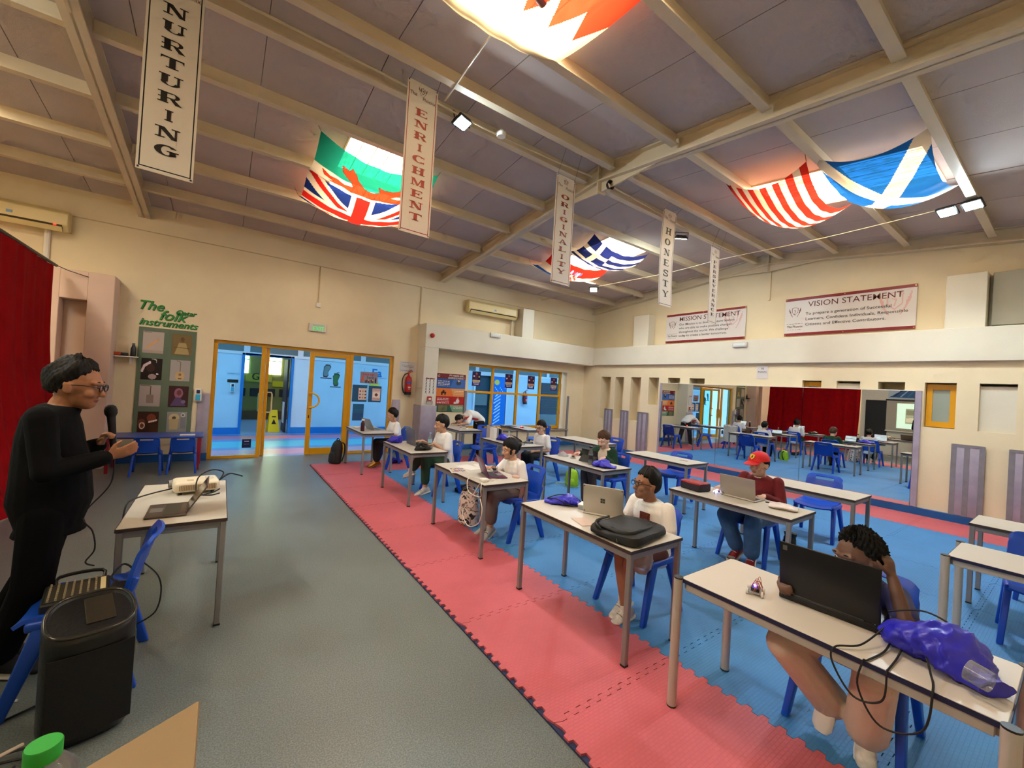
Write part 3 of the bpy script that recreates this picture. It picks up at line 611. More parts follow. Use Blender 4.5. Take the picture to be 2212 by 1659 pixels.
for k in range(14): a = 2*math.pi*k/14; s.add([(3.95+.1*math.cos(a-.2),YC-.03,1.45+.1*math.sin(a-.2)),(3.95+.23*math.cos(a),YC-.03,1.45+.23*math.sin(a)),(3.95+.1*math.cos(a+.2),YC-.03,1.45+.1*math.sin(a+.2))], [(0,1,2)])
s.cyl((3.95,YC-.035,1.45), (3.95,YC-.02,1.45), .14, n=20); tag(s.build('paper_sun', pm('sun_yellow', (214, 208, 80), .6)), 'yellow paper sun on the corridor wall', 'decoration')
# ================================================================== WALL FURNISHINGS
# ---- mirror in three panels
MIR = thing('wall_mirror', 'long wall mirror in three panels along the right wall', 'mirror', (9.40, 0, 0))
mm = pm('mirror_silver', (236, 240, 240), .0, metal=1.0)
for y0, y1 in ((5.0, 6.5), (3.31, 5.0), (1.70, 3.31)):
    p = MB().box(0, .02, y0+.003, y1-.003, .13, 2.03).build('mirror_panel', mm, MIR)
MB().box(-.004, .045, 1.62, 1.70, .13, 2.04).build('edge_wrap', M_lav, MIR, .006); MB().box(-.002, .045, 6.5, 6.56, .13, 2.04).build('edge_wrap', M_lav, MIR, .006)
MB().box(.002, .045, 1.70, 6.5, 2.032, 2.045).build('top_trim', M_white, MIR)
# ---- foam pads taped to piers
for i, (y0, y1, lb) in enumerate([(8.13,8.40,'taped lavender pad on the pier nearest the corner'),(7.56,7.80,'taped lavender pad on the second pier from the corner'),(6.90,7.21,'taped lavender pad on the third pier from the corner'),(.92,1.24,'taped lavender pad on the pier right of the mirror'),(.36,.66,'taped lavender pad at the right edge of the photo')]):
    t = thing('foam_pad', lb, 'pad', (9.45, (y0+y1)/2, .125), group='pads wrapped on the piers'); w = (y1-y0)/2
    MB().box(-.05, 0, -w, w, 0, 1.1).build('pad', M_lav, t, .012, 2, True)
    for s_ in (-.92, 0.05, .92): MB().box(-.053, -.048, s_*w-.03, s_*w+.03, 0, 1.1).build('tape_strip', M_tape, t)
    MB().box(-.056, -.048, -w*1.002, w*1.002, 1.06, 1.103).build('tape_strip', M_tape, t)
t = thing('column_pad', 'grey lavender pad wrapped around the foot of the column', 'pad', (3.995, 8.97, 0)); MB().box(-.20, .20, -.03, 0, .02, 1.14).build('front_pad', M_lav, t, .01, 2, True); MB().box(-.20, -.172, 0, .42, .02, 1.14).build('side_pad', M_lav, t, .008)
t = thing('jamb_pad', 'grey lavender pad on the left jamb of the glass doors', 'pad', (-.235, 9.4, .13)); MB().box(-.09, .09, -.03, 0, 0, 1.1).build('pad', M_lav, t, .01, 2, True)
t = thing('jamb_pad', 'grey lavender pad on the right jamb of the glass doors', 'pad', (3.36, 9.4, .13)); MB().box(-.09, .09, -.03, 0, 0, 1.1).build('pad', M_lav, t, .01, 2, True)
# ---- small yellow windows in the recesses
for y0, y1, z0, k in ((1.25, 1.59, 1.46, 9), (7.22, 7.28, .96, 2), (3.04, 3.34, 1.46, 6)):
    t = thing('window_9', 'yellow hinged window in a wall recess', None, kind='structure'); f = MB()
    z1 = 2.16
    f.box(9.56, 9.61, y0, y0+.07 if y1-y0 > .1 else y1, z0, z1)
    if y1-y0 > .1: f.box(9.56, 9.61, y1-.07, y1, z0, z1); f.box(9.562, 9.608, y0+.07, y1-.07, z1-.09, z1); f.box(9.562, 9.608, y0+.07, y1-.07, z0, z0+.09); MB().box(9.58, 9.59, y0+.07, y1-.07, z0+.09, z1-.09).build('pane', pm('frosted_pane', (150, 160, 148), .25), t)
    f.build('window_frame', M_yel, t)
# ---- mission and vision banners
M_ink = pm('ink_dark', (48, 46, 50), .6); M_maroon = pm('maroon_print', (124, 22, 30), .5); M_wine = pm('wine_ink', (96, 24, 26), .5)
def crest(cv, cu, cv_, s, col, asp):
    cv.line([(cu-.30*s/asp, cv_+.5*s), (cu, cv_+.58*s), (cu+.30*s/asp, cv_+.5*s), (cu+.28*s/asp, cv_), (cu, cv_-.30*s), (cu-.28*s/asp, cv_), (cu-.30*s/asp, cv_+.5*s)], .055*s, col, asp)
    for sg in (-1, 1):
        for k in range(4): cv.line([(cu+sg*(.22+.05*k)*s/asp, cv_-.55*s+.1*k*s), (cu+sg*(.42+.05*k)*s/asp, cv_-.2*s+.12*k*s), (cu+sg*(.46+.05*k)*s/asp, cv_+.15*s+.13*k*s)], .05*s, col, asp)
    cv.line([(cu-.02*s/asp, cv_-.1*s), (cu+.06*s/asp, cv_+.22*s), (cu-.1*s/asp, cv_+.25*s)], .05*s, col, asp)
def wall_banner(label, yL, yR, z0, z1, title, lines):
    t = thing('statement_banner', label, 'banner', (9.775, yL, z0)); w = yL-yR; hh = z1-z0; asp = w/hh
    cv = Cv(210, 84, (214, 208, 204)); cv.rect(0, 0, 1, .07, (128, 24, 32)); cv.rect(0, .93, 1, 1, (128, 24, 32)); crest(cv, .09, .62, .22, (116, 70, 62), asp); crest(cv, .86, .6, .45, (214, 170, 164), asp)
    cv.words(.02, .165, .315, .012, (120, 110, 110), 3, .02); cv.words(.03, .15, .16, .01, (150, 140, 140), 4, .02)
    sheet('print', cv, plane((-.004, 0, 0), (0, -w, 0), (0, 0, hh)), PVC, t); MB().box(-.003, .003, -w, 0, 0, hh).build('backing', M_white, t)
    ex, ey = (0,-1,0), (0,0,1)
    text(title, 'title_lettering', .155, M_wine, t, (-.006, -w*.56, hh*.80), ex, ey, bold=.003, sx=1.05)
    for k, (s_, y_) in enumerate(lines): text(s_, 'body_lettering', .078, M_ink, t, (-.006, -w*.185, y_*hh), ex, ey, 'LEFT', bold=.007, sx=1.12)
    text('The Phoenix', 'logo_lettering', .07, M_ink, t, (-.006, -w*.095, hh*.24), ex, ey, bold=.008, sx=.8)
    for yy in (.02, w*.5, w-.02):
        for zz in (.025, hh-.025): MB().cyl((-.008,-yy,zz), (-.002,-yy,zz), .009, n=10).build('eyelet', pm('brass', (180, 150, 90), .3, 1), t)
wall_banner('wide banner headed MISSION STATEMENT on the gable wall', 6.73, 4.66, 3.13, 3.89, 'MISSION STATEMENT', [('Our Mission is to develop future leaders', .62), ('who are able to make positive changes', .49), ('throughout the world. We challenge', .36), ('today to create a better tomorrow.', .23)])
wall_banner('wide banner headed VISION STATEMENT on the gable wall', 3.85, 1.81, 3.13, 3.92, 'VISION STATEMENT', [('To prepare a generation of Successful', .56), ('Learners, Confident Individuals, Responsible', .42), ('Citizens and Effective Contributors.', .28)])
c1 = Cv(20, 26, (214, 208, 206)); tp = thing('points_sign', 'white sheet reading 10 POINTS above the mirror', 'sign', (9.445, 4.1, 2.2)); sheet('print', c1, plane((-.003,.11,0), (0,-.22,0), (0,0,.28)), PRINT, tp); MB().box(-.002,0,-.11,.11,0,.28).build('backing', M_white, tp)
text('10', 'lettering', .06, M_ink, tp, (-.006, 0, .21), (0,-1,0), (0,0,1), bold=.01); text('POINTS', 'lettering', .05, M_ink, tp, (-.006, 0, .14), (0,-1,0), (0,0,1), bold=.01)
def emlight(name, loc, rot, label):
    t = thing(name, label, 'emergency light', loc, rot); MB().box(-.16, .16, -.05, 0, -.06, .06).build('housing', pm('lens_grey', (206, 204, 196), .3), t, .02, 3, True); MB().box(-.13, .13, -.056, -.045, -.035, .035).build('lens', pm('lens_clear', (224, 226, 220), .15), t, .01); return t
emlight('emergency_light', (9.36, 4.55, 2.94), math.radians(-90), 'small oblong emergency light on the band above the mirror')
emlight('emergency_light', (5.72, 8.97, 3.0), 0, 'small oblong emergency light on the band above the window')
t = thing('alarm_sounder', 'red round alarm sounder on the column', 'alarm', (3.98, 8.97, 2.78)); MB().lathe([(0,0),(.055,0),(.055,.02),(.045,.05),(.025,.06),(0,.06)], 20, (0,0,0), (0,-1,0)).build('dome', M_red, t, smooth=True)
t = thing('call_point', 'small red fire call point on the column', 'call point', (4.0, 8.97, 1.3)); MB().box(-.05, .05, -.04, 0, -.05, .05).build('case', M_red, t, .006); MB().box(-.03, .03, -.044, -.038, -.025, .02).build('glass', M_white, t); MB().box(-.075, .075, -.05, 0, -.13, -.052).build('guard', glass('clear_guard', (.95,.95,.95), .2, .05, .25), t, .006)
c1 = Cv(60, 90, (222, 218, 210)); c1.words(.1, .9, .9, .06, (120, 60, 66), 2, .2)
for r in range(5):
    for k in range(3): 
        u, v = .17+.33*k, .1+.165*r; c1.line([(u-.06, v), (u, v+.09), (u+.05, v-.02)], .022, (50, 46, 50), .66); c1.disc(u, v+.1, .045, .025, (40, 38, 44))
tp = thing('class_rules_sheet', 'white sheet of small black figures on the column', 'notice', (3.995, 8.968, 1.38)); sheet('print', c1, plane((-.14,-.003,0), (.28,0,0), (0,0,.42)), PRINT, tp); MB().box(-.14,.14,-.002,0,0,.42).build('backing', M_white, tp); text('Class Rules', 'lettering', .05, M_maroon, tp, (0,-.0045,.395), (1,0,0), (0,0,1), bold=.01)
c1 = Cv(80, 110, (150, 34, 36)); c1.rect(0, .86, 1, 1, (110, 26, 34)); c1.rect(0, .62, 1, .86, (42, 84, 150)); c1.poly([(.45,.62),(1,.62),(1,.86),(.58,.86)], (60, 104, 176)); c1.rect(0, .41, 1, .62, (226, 120, 50)); c1.poly([(.6,.41),(1,.41),(1,.62),(.5,.62)], (222, 150, 90)); c1.rect(0, .19, 1, .41, (176, 32, 34)); c1.rect(0, 0, 1, .19, (44, 92, 70)); c1.poly([(.6,0),(1,0),(1,.19),(.48,.19)], (116, 156, 130)); c1.rect(.1, .02, .4, .17, (120, 116, 80))
for v0, sd in ((.79, 1), (.75, 2), (.71, 3), (.67, 4), (.35, 5), (.31, 6), (.27, 7), (.23, 8)): c1.words(.05, .45, v0, .015, (226, 214, 214), sd, .06)
for v0, sd in ((.55, 1), (.51, 2), (.47, 3), (.13, 4), (.09, 5)): c1.words(.62, .95, v0, .012, (240, 220, 190), sd, .06)
for u, v in ((.2, .5), (.25, .54), (.31, .5)): c1.disc(u, v, .035, .03, (30, 24, 26)); c1.rect(u-.02, v-.06, u+.02, v, (30, 24, 26))
c1.disc(.76, .77, .09, .05, (60, 60, 70)); c1.disc(.76, .82, .035, .025, (220, 180, 150)); c1.disc(.76, .29, .06, .06, (220, 216, 216)); c1.disc(.76, .365, .03, .025, (210, 160, 130)); c1.rect(.62, .22, .72, .27, (226, 216, 206)); c1.disc(.07, .93, .035, .03, (220, 190, 190), .7)
pn = panel('values_poster', 'tall poster in blue, orange, red and green bands beside the column', 'poster', c1, 4.36, 5.17, .96, 1.93, 9.395, mat=PVC)
text('PPS VISION AND', 'lettering', .062, M_white, pn, (.14, -.004, .925), (1,0,0), (0,0,1), bold=.01, sx=.9); text('LEARNING RESULT', 'lettering', .062, M_white, pn, (.14, -.004, .865), (1,0,0), (0,0,1), bold=.01, sx=.9)
c1 = Cv(50, 32, (206, 204, 206)); c1.words(.12, .6, .86, .05, (60, 60, 66), 1); c1.words(.12, .9, .62, .035, (120, 118, 124), 2); c1.words(.12, .9, .54, .035, (120, 118, 124), 3); c1.words(.3, .9, .46, .04, (70, 70, 76), 4); c1.words(.05, .9, .12, .04, (110, 110, 116), 5)
panel('paper_notice', 'white paper notice above the red fire extinguisher', 'notice', c1, 3.40, 3.78, 1.89, 2.14, 9.397)
extinguisher(3.60, 9.4, 1.36, 'red fire extinguisher on the wall right of the glass doors')
t = thing('exit_sign', 'lit green EXIT sign above the glass doors', 'sign', (1.58, 9.4, 2.675)); MB().box(-.16, .16, -.05, 0, -.085, .085).build('housing', pm('sign_grey_white', (206, 202, 194), .4), t, .008)
text('EXIT', 'lettering', .12, emit('exit_green', (60, 230, 110), 1.1), t, (.02, -.053, -.03), (1,0,0), (0,0,1), bold=.004, sx=.9); MB().box(-.09, .1, -.0525, -.05, .03, .055).build('pictogram', pm('sign_pale_green', (168, 206, 170), .5), t)
t = thing('switch_box', 'small beige switch box on a conduit above the exit sign', 'switch', (1.57, 9.4, 3.15)); MB().box(-.045, .045, -.04, 0, -.045, .045).build('box', M_white, t, .005); MB().cyl((0,-.015,.045), (0,-.015,.80), .011).build('conduit', MATS['conduit_cream'], t)
# ---- folk instruments board
M_gboard = pm('sage_board', (92, 108, 88), .6, nscale=3, namt=.06); t = thing('instrument_board', 'sage green board with eight square instrument photographs', 'display board', (-.79, 9.4, .45)); MB().box(-.39, .39, -.02, 0, 0, 1.88).build('panel', M_gboard, t, .004)
PH = [((176,164,158), 'lute'), ((120,100,62), 'man'), ((30,20,20), 'hands'), ((164,158,156), 'oud'), ((172,160,156), 'box'), ((64,34,36), 'woman'), ((60,34,24), 'drum'), ((150,150,150), 'tabla')]
for k, (bg, kd) in enumerate(PH):
    c1 = Cv(44, 44, bg); r = random.Random(k)
    if kd == 'lute': c1.rect(0,0,1,.14,(166,150,140)); c1.line([(.2,.25),(.75,.65)], .1, (206,160,110)); c1.line([(.55,.1),(.95,.5)], .03, (190,160,130)); c1.rect(.05,.95,.4,.97,(70,60,60))
    if kd == 'man': c1.poly([(.15,.05),(.9,.05),(.7,.6),(.35,.6)], (170,150,104)); c1.disc(.52,.75,.1,.12,(96,70,46)); c1.line([(.1,.35),(.9,.35)], .04, (80,60,40))
    if kd == 'hands': c1.line([(.05,.4),(.15,.65),(.4,.8)], .12, (216,196,196)); c1.disc(.45,.55,.2,.18,(60,34,30)); c1.disc(.55,.15,.2,.12,(160,140,140)); c1.line([(.5,.97),(.7,.95),(.72,.8)], .03, (200,190,190)); c1.disc(.78,.28,.06,.04,(220,210,210))
    if kd == 'oud': c1.disc(.5,.25,.24,.22,(196,166,120)); c1.disc(.5,.3,.07,.06,(120,100,80)); c1.line([(.5,.45),(.5,.92),(.3,.96)], .03, (120,110,100)); c1.rect(.4,.1,.6,.13,(90,70,60))
    if kd == 'box': c1.rect(.35,.15,.68,.55,(140,124,116)); c1.line([(.52,.55),(.52,.95)], .03, (90,80,76)); c1.rect(.0,.2,1,.21,(120,110,106)); c1.rect(.05,.95,.5,.97,(70,60,60))
    if kd == 'woman': c1.disc(.5,.65,.22,.25,(150,100,130)); c1.disc(.52,.68,.11,.13,(110,60,50)); c1.poly([(.1,.05),(.9,.05),(.6,.45),(.35,.45)], (90,70,110)); c1.disc(.75,.25,.12,.08,(120,110,140))
    if kd == 'drum': c1.disc(.2,.45,.18,.22,(110,56,40)); c1.disc(.22,.35,.14,.16,(214,190,160), .65); c1.disc(.65,.7,.22,.2,(130,64,44)); c1.line([(.55,.52),(.9,.6)], .08, (226,206,190)); c1.rect(.6,0,.95,.4,(70,44,26))
    if kd == 'tabla': c1.disc(.35,.72,.26,.2,(206,190,140)); c1.disc(.35,.72,.1,.07,(90,80,70)); c1.poly([(.1,.65),(.6,.65),(.55,.15),(.15,.15)], (190,172,132)); c1.disc(.8,.85,.12,.1,(200,196,190)); c1.disc(.8,.85,.05,.04,(40,40,40)); c1.rect(.68,.2,.95,.75,(130,130,136))
    x = -.33+(k % 2)*.385; z = 1.44-(k//2)*.46
    p = sheet('photograph', c1, plane((x,-.0235,z), (.275,0,0), (0,0,.37)), PHOTO, t)
M_green = pm('green_letter_foam', (36, 140, 60), .5)
tl = thing('wall_lettering', 'green script lettering reading The Qatar folk instruments', 'lettering', (-.8, 9.397, 2.4))
for s_, x, z, sz in (('The', -.26, .30, .22), ('Qatar', .22, .24, .12), ('folk', .04, .155, .24), ('instruments', 0, .02, .165)): 
    text(s_, 'word', sz, M_green, tl, (x, -.008, z), (1,0,0), (0,0,1), bold=.012, shear=.35)
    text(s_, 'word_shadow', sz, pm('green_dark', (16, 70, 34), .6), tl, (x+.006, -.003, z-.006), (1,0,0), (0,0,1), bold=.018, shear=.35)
dispenser(-.32, 9.4, 1.19, 'white hand dispenser with a blue window left of the glass doors')
t = thing('wall_shelf', 'thin white wall shelf in the corner by the instrument board', 'shelf', (-1.36, 9.4, 1.79)); MB().box(-.2, .2, -.2, 0, 0, .018).build('board', M_white, t, .003); MB().box(-.12, -.1, -.12, 0, -.1, 0).box(.1, .12, -.12, 0, -.1, 0).build('bracket', M_white, t)
t = thing('shelf_bottle', 'black bottle standing on the wall shelf', 'bottle', (-1.22, 9.3, 1.808)); MB().lathe([(0,0),(.035,0),(.037,.02),(.037,.13),(.02,.18),(.018,.2),(0,.2)], 16).build('body', M_black, t, smooth=True); MB().cyl((0,0,.2),(0,0,.225),.02).build('cap', pm('cap_grey', (110,108,108), .3, .6), t)
t = thing('shelf_case', 'black and orange case lying on the wall shelf', 'case', (-1.4, 9.3, 1.808)); MB().box(-.11, .12, -.05, .05, 0, .055).build('body', M_black, t, .02, 3, True); MB().box(-.06, .04, -.055, .055, .005, .06).build('band', pm('orange_band', (190, 66, 30), .6), t, .02, 3, True)
# ---- air conditioners
def aircon(x0, x1, y, z0, label):
    t = thing('air_conditioner', label, 'air conditioner', (x0, y, z0)); w = x1-x0; m = pm('aged_ac_plastic', (214, 194, 138), .4, nscale=2, namt=.05)
    prof = [(0,.06),(0,.36),(-.16,.36),(-.22,.3),(-.225,.12),(-.16,.03)]
    MB().prism(prof, lambda u, v: (0, u, v), lambda u, v: (w, u, v)).build('body', m, t, .012, 2)
    MB().prism([(-.17,.025),(-.228,.11),(-.222,.12),(-.16,.035)], lambda u, v: (.06, u, v), lambda u, v: (w-.06, u, v)).build('flap', pm('ac_dark_slot', (70, 60, 44), .5), t); MB().prism([(-.19,.02),(-.236,.085),(-.229,.09),(-.183,.026)], lambda u, v: (.06, u, v), lambda u, v: (w-.06, u, v)).build('louvre', m, t)
    MB().box(w*.5, w*.5+.06, -.229, -.222, .16, .20).build('badge', pm('ac_badge', (110, 150, 190), .4), t); return t
a = aircon(5.02, 6.55, 9.4, 3.5, 'cream air conditioner above the window'); MB().box(1.46, 1.5, -.06, 0, -.5, .1).build('pipe', M_white, a); MB().tube([(1.48,-.03,.1),(1.48,-.03,-.44)], .03, 8).build('pipe', M_white, a)
a = aircon(-3.3, -2.05, 9.4, 3.62, 'cream air conditioner high above the red curtain'); MB().tube([(1.0,-.04,.08),(1.0,-.04,-.6)], .035, 8).build('pipe', M_white, a)
MB().box(1.1, 1.13, -.236, -.228, .1, .115).build('status_light', emit('red_led', (255, 40, 30), 6), a)
# ---- red curtain, black board, projection screen and painting (all seen again in the mirror)
t = thing('stage_curtain', 'tall red curtain hanging behind the standing man', 'curtain', (-2.05, 0, 0))
def fold(u): return (.012+.045*max(0, 1-u*3.2))*math.sin(u*58)+.02*math.sin(u*11+1)+.006*math.sin(u*97)
MB().grid(lambda u, v: (fold(u)*(1-.55*v)+.34*(1-v)**3, 5.34+3.34*u, .01+3.02*v), 260, 10).build('cloth', pm('red_curtain_cloth', (150, 6, 14), .9, nscale=6, namt=.1, spec=.1), t, smooth=True, solid=.006)
MB().cyl((0,5.3,3.05), (0,8.8,3.05), .02).build('rail', M_black, t); MB().tube([(0,8.7,3.05),(.1,8.9,3.02),(.3,9.0,2.98)], .006, 5).build('cord', M_black, t)
struct('wall_partition', MB().box(-2.1, -2.0, YF, 5.3, 0, 3.0), M_band, 0, 'pale partition behind the screen')
t = thing('black_board', 'black panel between the red curtain and the screen', 'board', (-2.0, 4.95, 0)); MB().box(0, .04, -.45, .2, .35, 2.06).build('panel', pm('black_board_paint', (22, 22, 22), .7), t, .004)
t = thing('projection_screen', 'pull-down screen showing a projected slide', 'screen', (-1.93, 3.6, .95)); MB().box(-.03, .03, -.95, .95, 1.12, 1.17).build('housing', M_black, t, .01); MB().box(-.004, .004, -.92, .92, .0, 1.12).build('fabric', pm('screen_fabric', (176, 166, 148), .8), t)
c1 = Cv(70, 50, (206, 232, 206)); c1.rect(.18, .2, .84, .8, (150, 150, 120)); c1.poly([(.2,.25),(.8,.3),(.8,.5),(.2,.42)], (190, 180, 150)); c1.rect(.2, .55, .6, .75, (120, 116, 90)); sheet('slide', c1, plane((.006,.62,.1), (0,-1.3,0), (0,0,.93)), SCREEN, t); MB().box(-.012, .012, -.94, .94, -.04, 0).build('bottom_bar', M_white, t)
c1 = Cv(80, 30, (180, 196, 206)); c1.poly([(.02,.1),(.3,.75),(.6,.95),(.98,.8),(.99,.1)], (60, 96, 140)); 
for k in range(7): c1.line([(.1+.12*k,.15),(.25+.1*k,.6),(.35+.1*k,.75)], .06, [(30,50,90),(150,190,220),(70,120,170)][k % 3], 2.5)
t = thing('wall_painting', 'blue and silver painting above the projection screen', 'painting', (-1.985, 4.5, 2.14)); sheet('print', c1, plane((0,0,0), (0,-1.6,0), (0,0,.55)), PRINT, t); MB().box(-.012,-.002,-1.6,0,0,.55).build('backing', M_white, t)
# ================================================================== HANGING BANNERS, FLAGS, CEILING FITTINGS
def rc(x0, y0, x1, y1): return [(x0,y0),(x1,y0),(x1,y1),(x0,y1)]
def stroke(pts, w):
    out = []
    for i in range(len(pts)-1):
        a, b = Vector(pts[i]), Vector(pts[i+1]); d = (b-a).normalized(); n = Vector((-d.y, d.x))*w/2; e = d*w*.2
        out.append([tuple(a-n-e), tuple(b-n+e), tuple(b+n+e), tuple(a+n-e)])
    return out
def ring(a0, a1, n=14):
    out = []
    for k in range(n):
        t0, t1 = [math.radians(a0+(a1-a0)*q/n) for q in (k, k+1)]
        o = lambda t, rx, ry: (.5+rx*math.cos(t), .5+ry*math.sin(t))
        out.append([o(t0,.22,.40), o(t0,.5,.5), o(t1,.5,.5), o(t1,.22,.40)])
    return out
SER = lambda x, y, w=.2: rc(x-w, y, x+w, y+.1)
G = {
 'I': [rc(.36,0,.64,1), SER(.5,0,.27), SER(.5,.9,.27)],
 'N': [rc(.14,0,.24,1), rc(.78,0,.88,1), [(.06,1),(.36,1),(.9,0),(.66,0)], SER(.19,0,.19), SER(.15,.9,.17), SER(.82,.9,.18)],
 'U': [rc(.1,.3,.36,1), rc(.74,.3,.84,1), SER(.22,.9,.22), SER(.79,.9,.19)]+[[(.5+(x-.5)*.8-.03, (y-.5)*.6+.3) for x, y in q] for q in ring(180,360)],
 'R': [rc(.12,0,.38,1), SER(.22,0,.22), rc(.3,.9,.6,1), rc(.3,.45,.6,.55), [(.46,.5),(.66,.5),(1.0,0),(.72,0)], rc(.0,.9,.3,1), rc(.02,.42,.2,.52)]+[[(x*.62+.27, y*.55+.45) for x, y in q] for q in ring(-90,90)],
 'T': [rc(.37,0,.63,1), SER(.5,0,.26), rc(.02,.88,.98,1), [(.02,1),(.02,.68),(.1,.88)], [(.98,1),(.98,.68),(.9,.88)]],
 'G': ring(35,330)+[rc(.62,.1,.88,.48), rc(.5,.42,1,.52)],
 'C': ring(40,320)+[[(.9,.62),(.9,1),(.8,.86)], [(.9,.36),(.9,.0),(.8,.12)]],
 'O': ring(0,360,20),
 'E': [rc(.14,0,.4,1), rc(.02,.9,.9,1), rc(.02,0,.9,.1), rc(.3,.45,.66,.55), [(.9,1),(.9,.68),(.82,.9)], [(.92,0),(.92,.34),(.82,.1)], rc(.62,.36,.7,.64)],
 'H': [rc(.12,0,.36,1), rc(.66,0,.9,1), rc(.3,.45,.7,.56), SER(.24,0,.22), SER(.24,.9,.22), SER(.78,0,.22), SER(.78,.9,.22)],
 'M': [rc(.08,0,.17,1), rc(.76,0,1.0,1), [(.04,1),(.28,1),(.58,.15),(.46,0)], [(.84,1),(.74,1),(.46,0),(.54,0)], SER(.12,0,.14), SER(.86,0,.19), SER(.9,.9,.14), SER(.12,.9,.1)],
 'A': [[(.44,1),(.56,1),(.98,0),(.7,0)], [(.44,1),(.54,.9),(.2,0),(.1,0)], rc(.25,.28,.7,.38), SER(.15,0,.17), SER(.83,0,.2)],
 'L': [rc(.16,0,.42,1), SER(.28,.9,.24), rc(.04,0,.92,.1), [(.94,0),(.94,.38),(.82,.1)]],
 'Y': [rc(.37,0,.63,.48), [(.02,1),(.3,1),(.62,.45),(.38,.45)], [(.86,1),(.96,1),(.6,.45),(.5,.45)], SER(.5,0,.24), SER(.15,.9,.18), SER(.88,.9,.16)],
 'S': stroke([(.86,.78),(.72,.92),(.45,.95),(.2,.85),(.18,.68),(.36,.56),(.66,.46),(.84,.32),(.78,.12),(.5,.05),(.25,.08),(.12,.24)], .17)+[rc(.82,.66,.92,1), rc(.06,0,.16,.34)],
 'P': [rc(.14,0,.4,1), SER(.25,0,.24), rc(.02,.9,.6,1), rc(.3,.4,.6,.5)]+[[(x*.62+.28, y*.6+.4) for x, y in q] for q in ring(-90,90)],
 'V': [[(.04,1),(.34,1),(.62,0),(.48,0)], [(.84,1),(.94,1),(.6,0),(.5,0)], SER(.18,.9,.2), SER(.87,.9,.17)],
}
def hanging_banner(word, xc, w, z0, z1, rgb, border, label, tilt=0.0, bow=0.0, top=.17, lh=.62):
    t = thing('hanging_banner', label, 'banner', (xc, 4.1, z0), tilt, group='school value banners under the ridge'); H = z1-z0
    off = lambda z: bow*math.sin(math.pi*z/H)
    cv = Cv(44, 190, (206, 200, 190)); e = .055; asp = w/H
    for a in ((e,.018,e+.022,.975), (1-e-.022,.018,1-e,.975), (e,.018,1-e,.0215), (e,.972,1-e,.975)): cv.rect(*a, border)
    crest(cv, .5, 1-.055, .045, (96, 60, 56), asp)
    MB_ = sheet('cloth', cv, lambda u, v: (-w/2+w*u, bow*np.sin(np.pi*v)-.003, H*v), PVC, t)
    b = MB(); b.grid(lambda u, v: (-w/2+w*u, bow*math.sin(math.pi*v), H*v), 2, 24); b.build('backing', pm('banner_back', (206, 198, 186), .5), t, solid=.0015)
    n = len(word); m = MB(); pitch = (H*(1-top)-.10)/n; ch = pitch*lh; cw = w*.47*(.92 if word != 'PERSEVERANCE' else .85)
    for k, chx in enumerate(word):
        zb = H*(1-top)-pitch*(k+1)+pitch*(1-lh)/2+.02; wid = cw*(.62 if chx == 'I' else 1)
        for q in G[chx]: m.poly([(-wid/2+wid*u, off(zb+ch*v)-.0055, zb+ch*v) for u, v in q])
    m.build('lettering', pm('ink_'+str(rgb), rgb, .5), t)
    text('The', 'logo_lettering', .055, pm('logo_ink', (86, 52, 50), .6), t, (-w*.30, -.0055, H-.135), (1,0,0), (0,0,1), sx=.9); text('Phoenix', 'logo_lettering', .055, pm('logo_ink', (86, 52, 50), .6), t, (w*.21, -.0055, H-.155), (1,0,0), (0,0,1), sx=.8)
    for u in (-1, 1):
        for z in (.015, H-.015): MB().cyl((u*(w/2-.014),-.006,z), (u*(w/2-.014),.004,z), .007, n=10).build('eyelet', pm('eyelet_dark', (90, 84, 78), .3, .8), t)
        MB().tube([(u*(w/2-.014),0,H-.015), (u*(w/2-.03),-.13,4.80-z0)], .0025, 4).build('cord', pm('cord_dark', (80, 70, 60), .7), t)
hanging_banner('NURTURING', -.43, .335, 3.12, 4.68, (20, 18, 18), (20, 18, 18), 'white banner with black letters reading NURTURING', .05)
hanging_banner('ENRICHMENT', 1.545, .335, 3.20, 4.76, (150, 48, 34), (140, 30, 34), 'white banner with red letters reading ENRICHMENT', .02)
hanging_banner('ORIGINALITY', 3.575, .33, 3.08, 4.50, (138, 64, 44), (110, 34, 40), 'white banner with rust letters reading ORIGINALITY', 0)
hanging_banner('HONESTY', 5.88, .36, 3.17, 4.74, (40, 52, 40), (60, 54, 50), 'white banner with dark green letters reading HONESTY', 0, .03)
hanging_banner('PERSEVERANCE', 7.32, .33, 3.09, 4.48, (34, 36, 66), (60, 56, 70), 'white banner with navy letters reading PERSEVERANCE', .06)

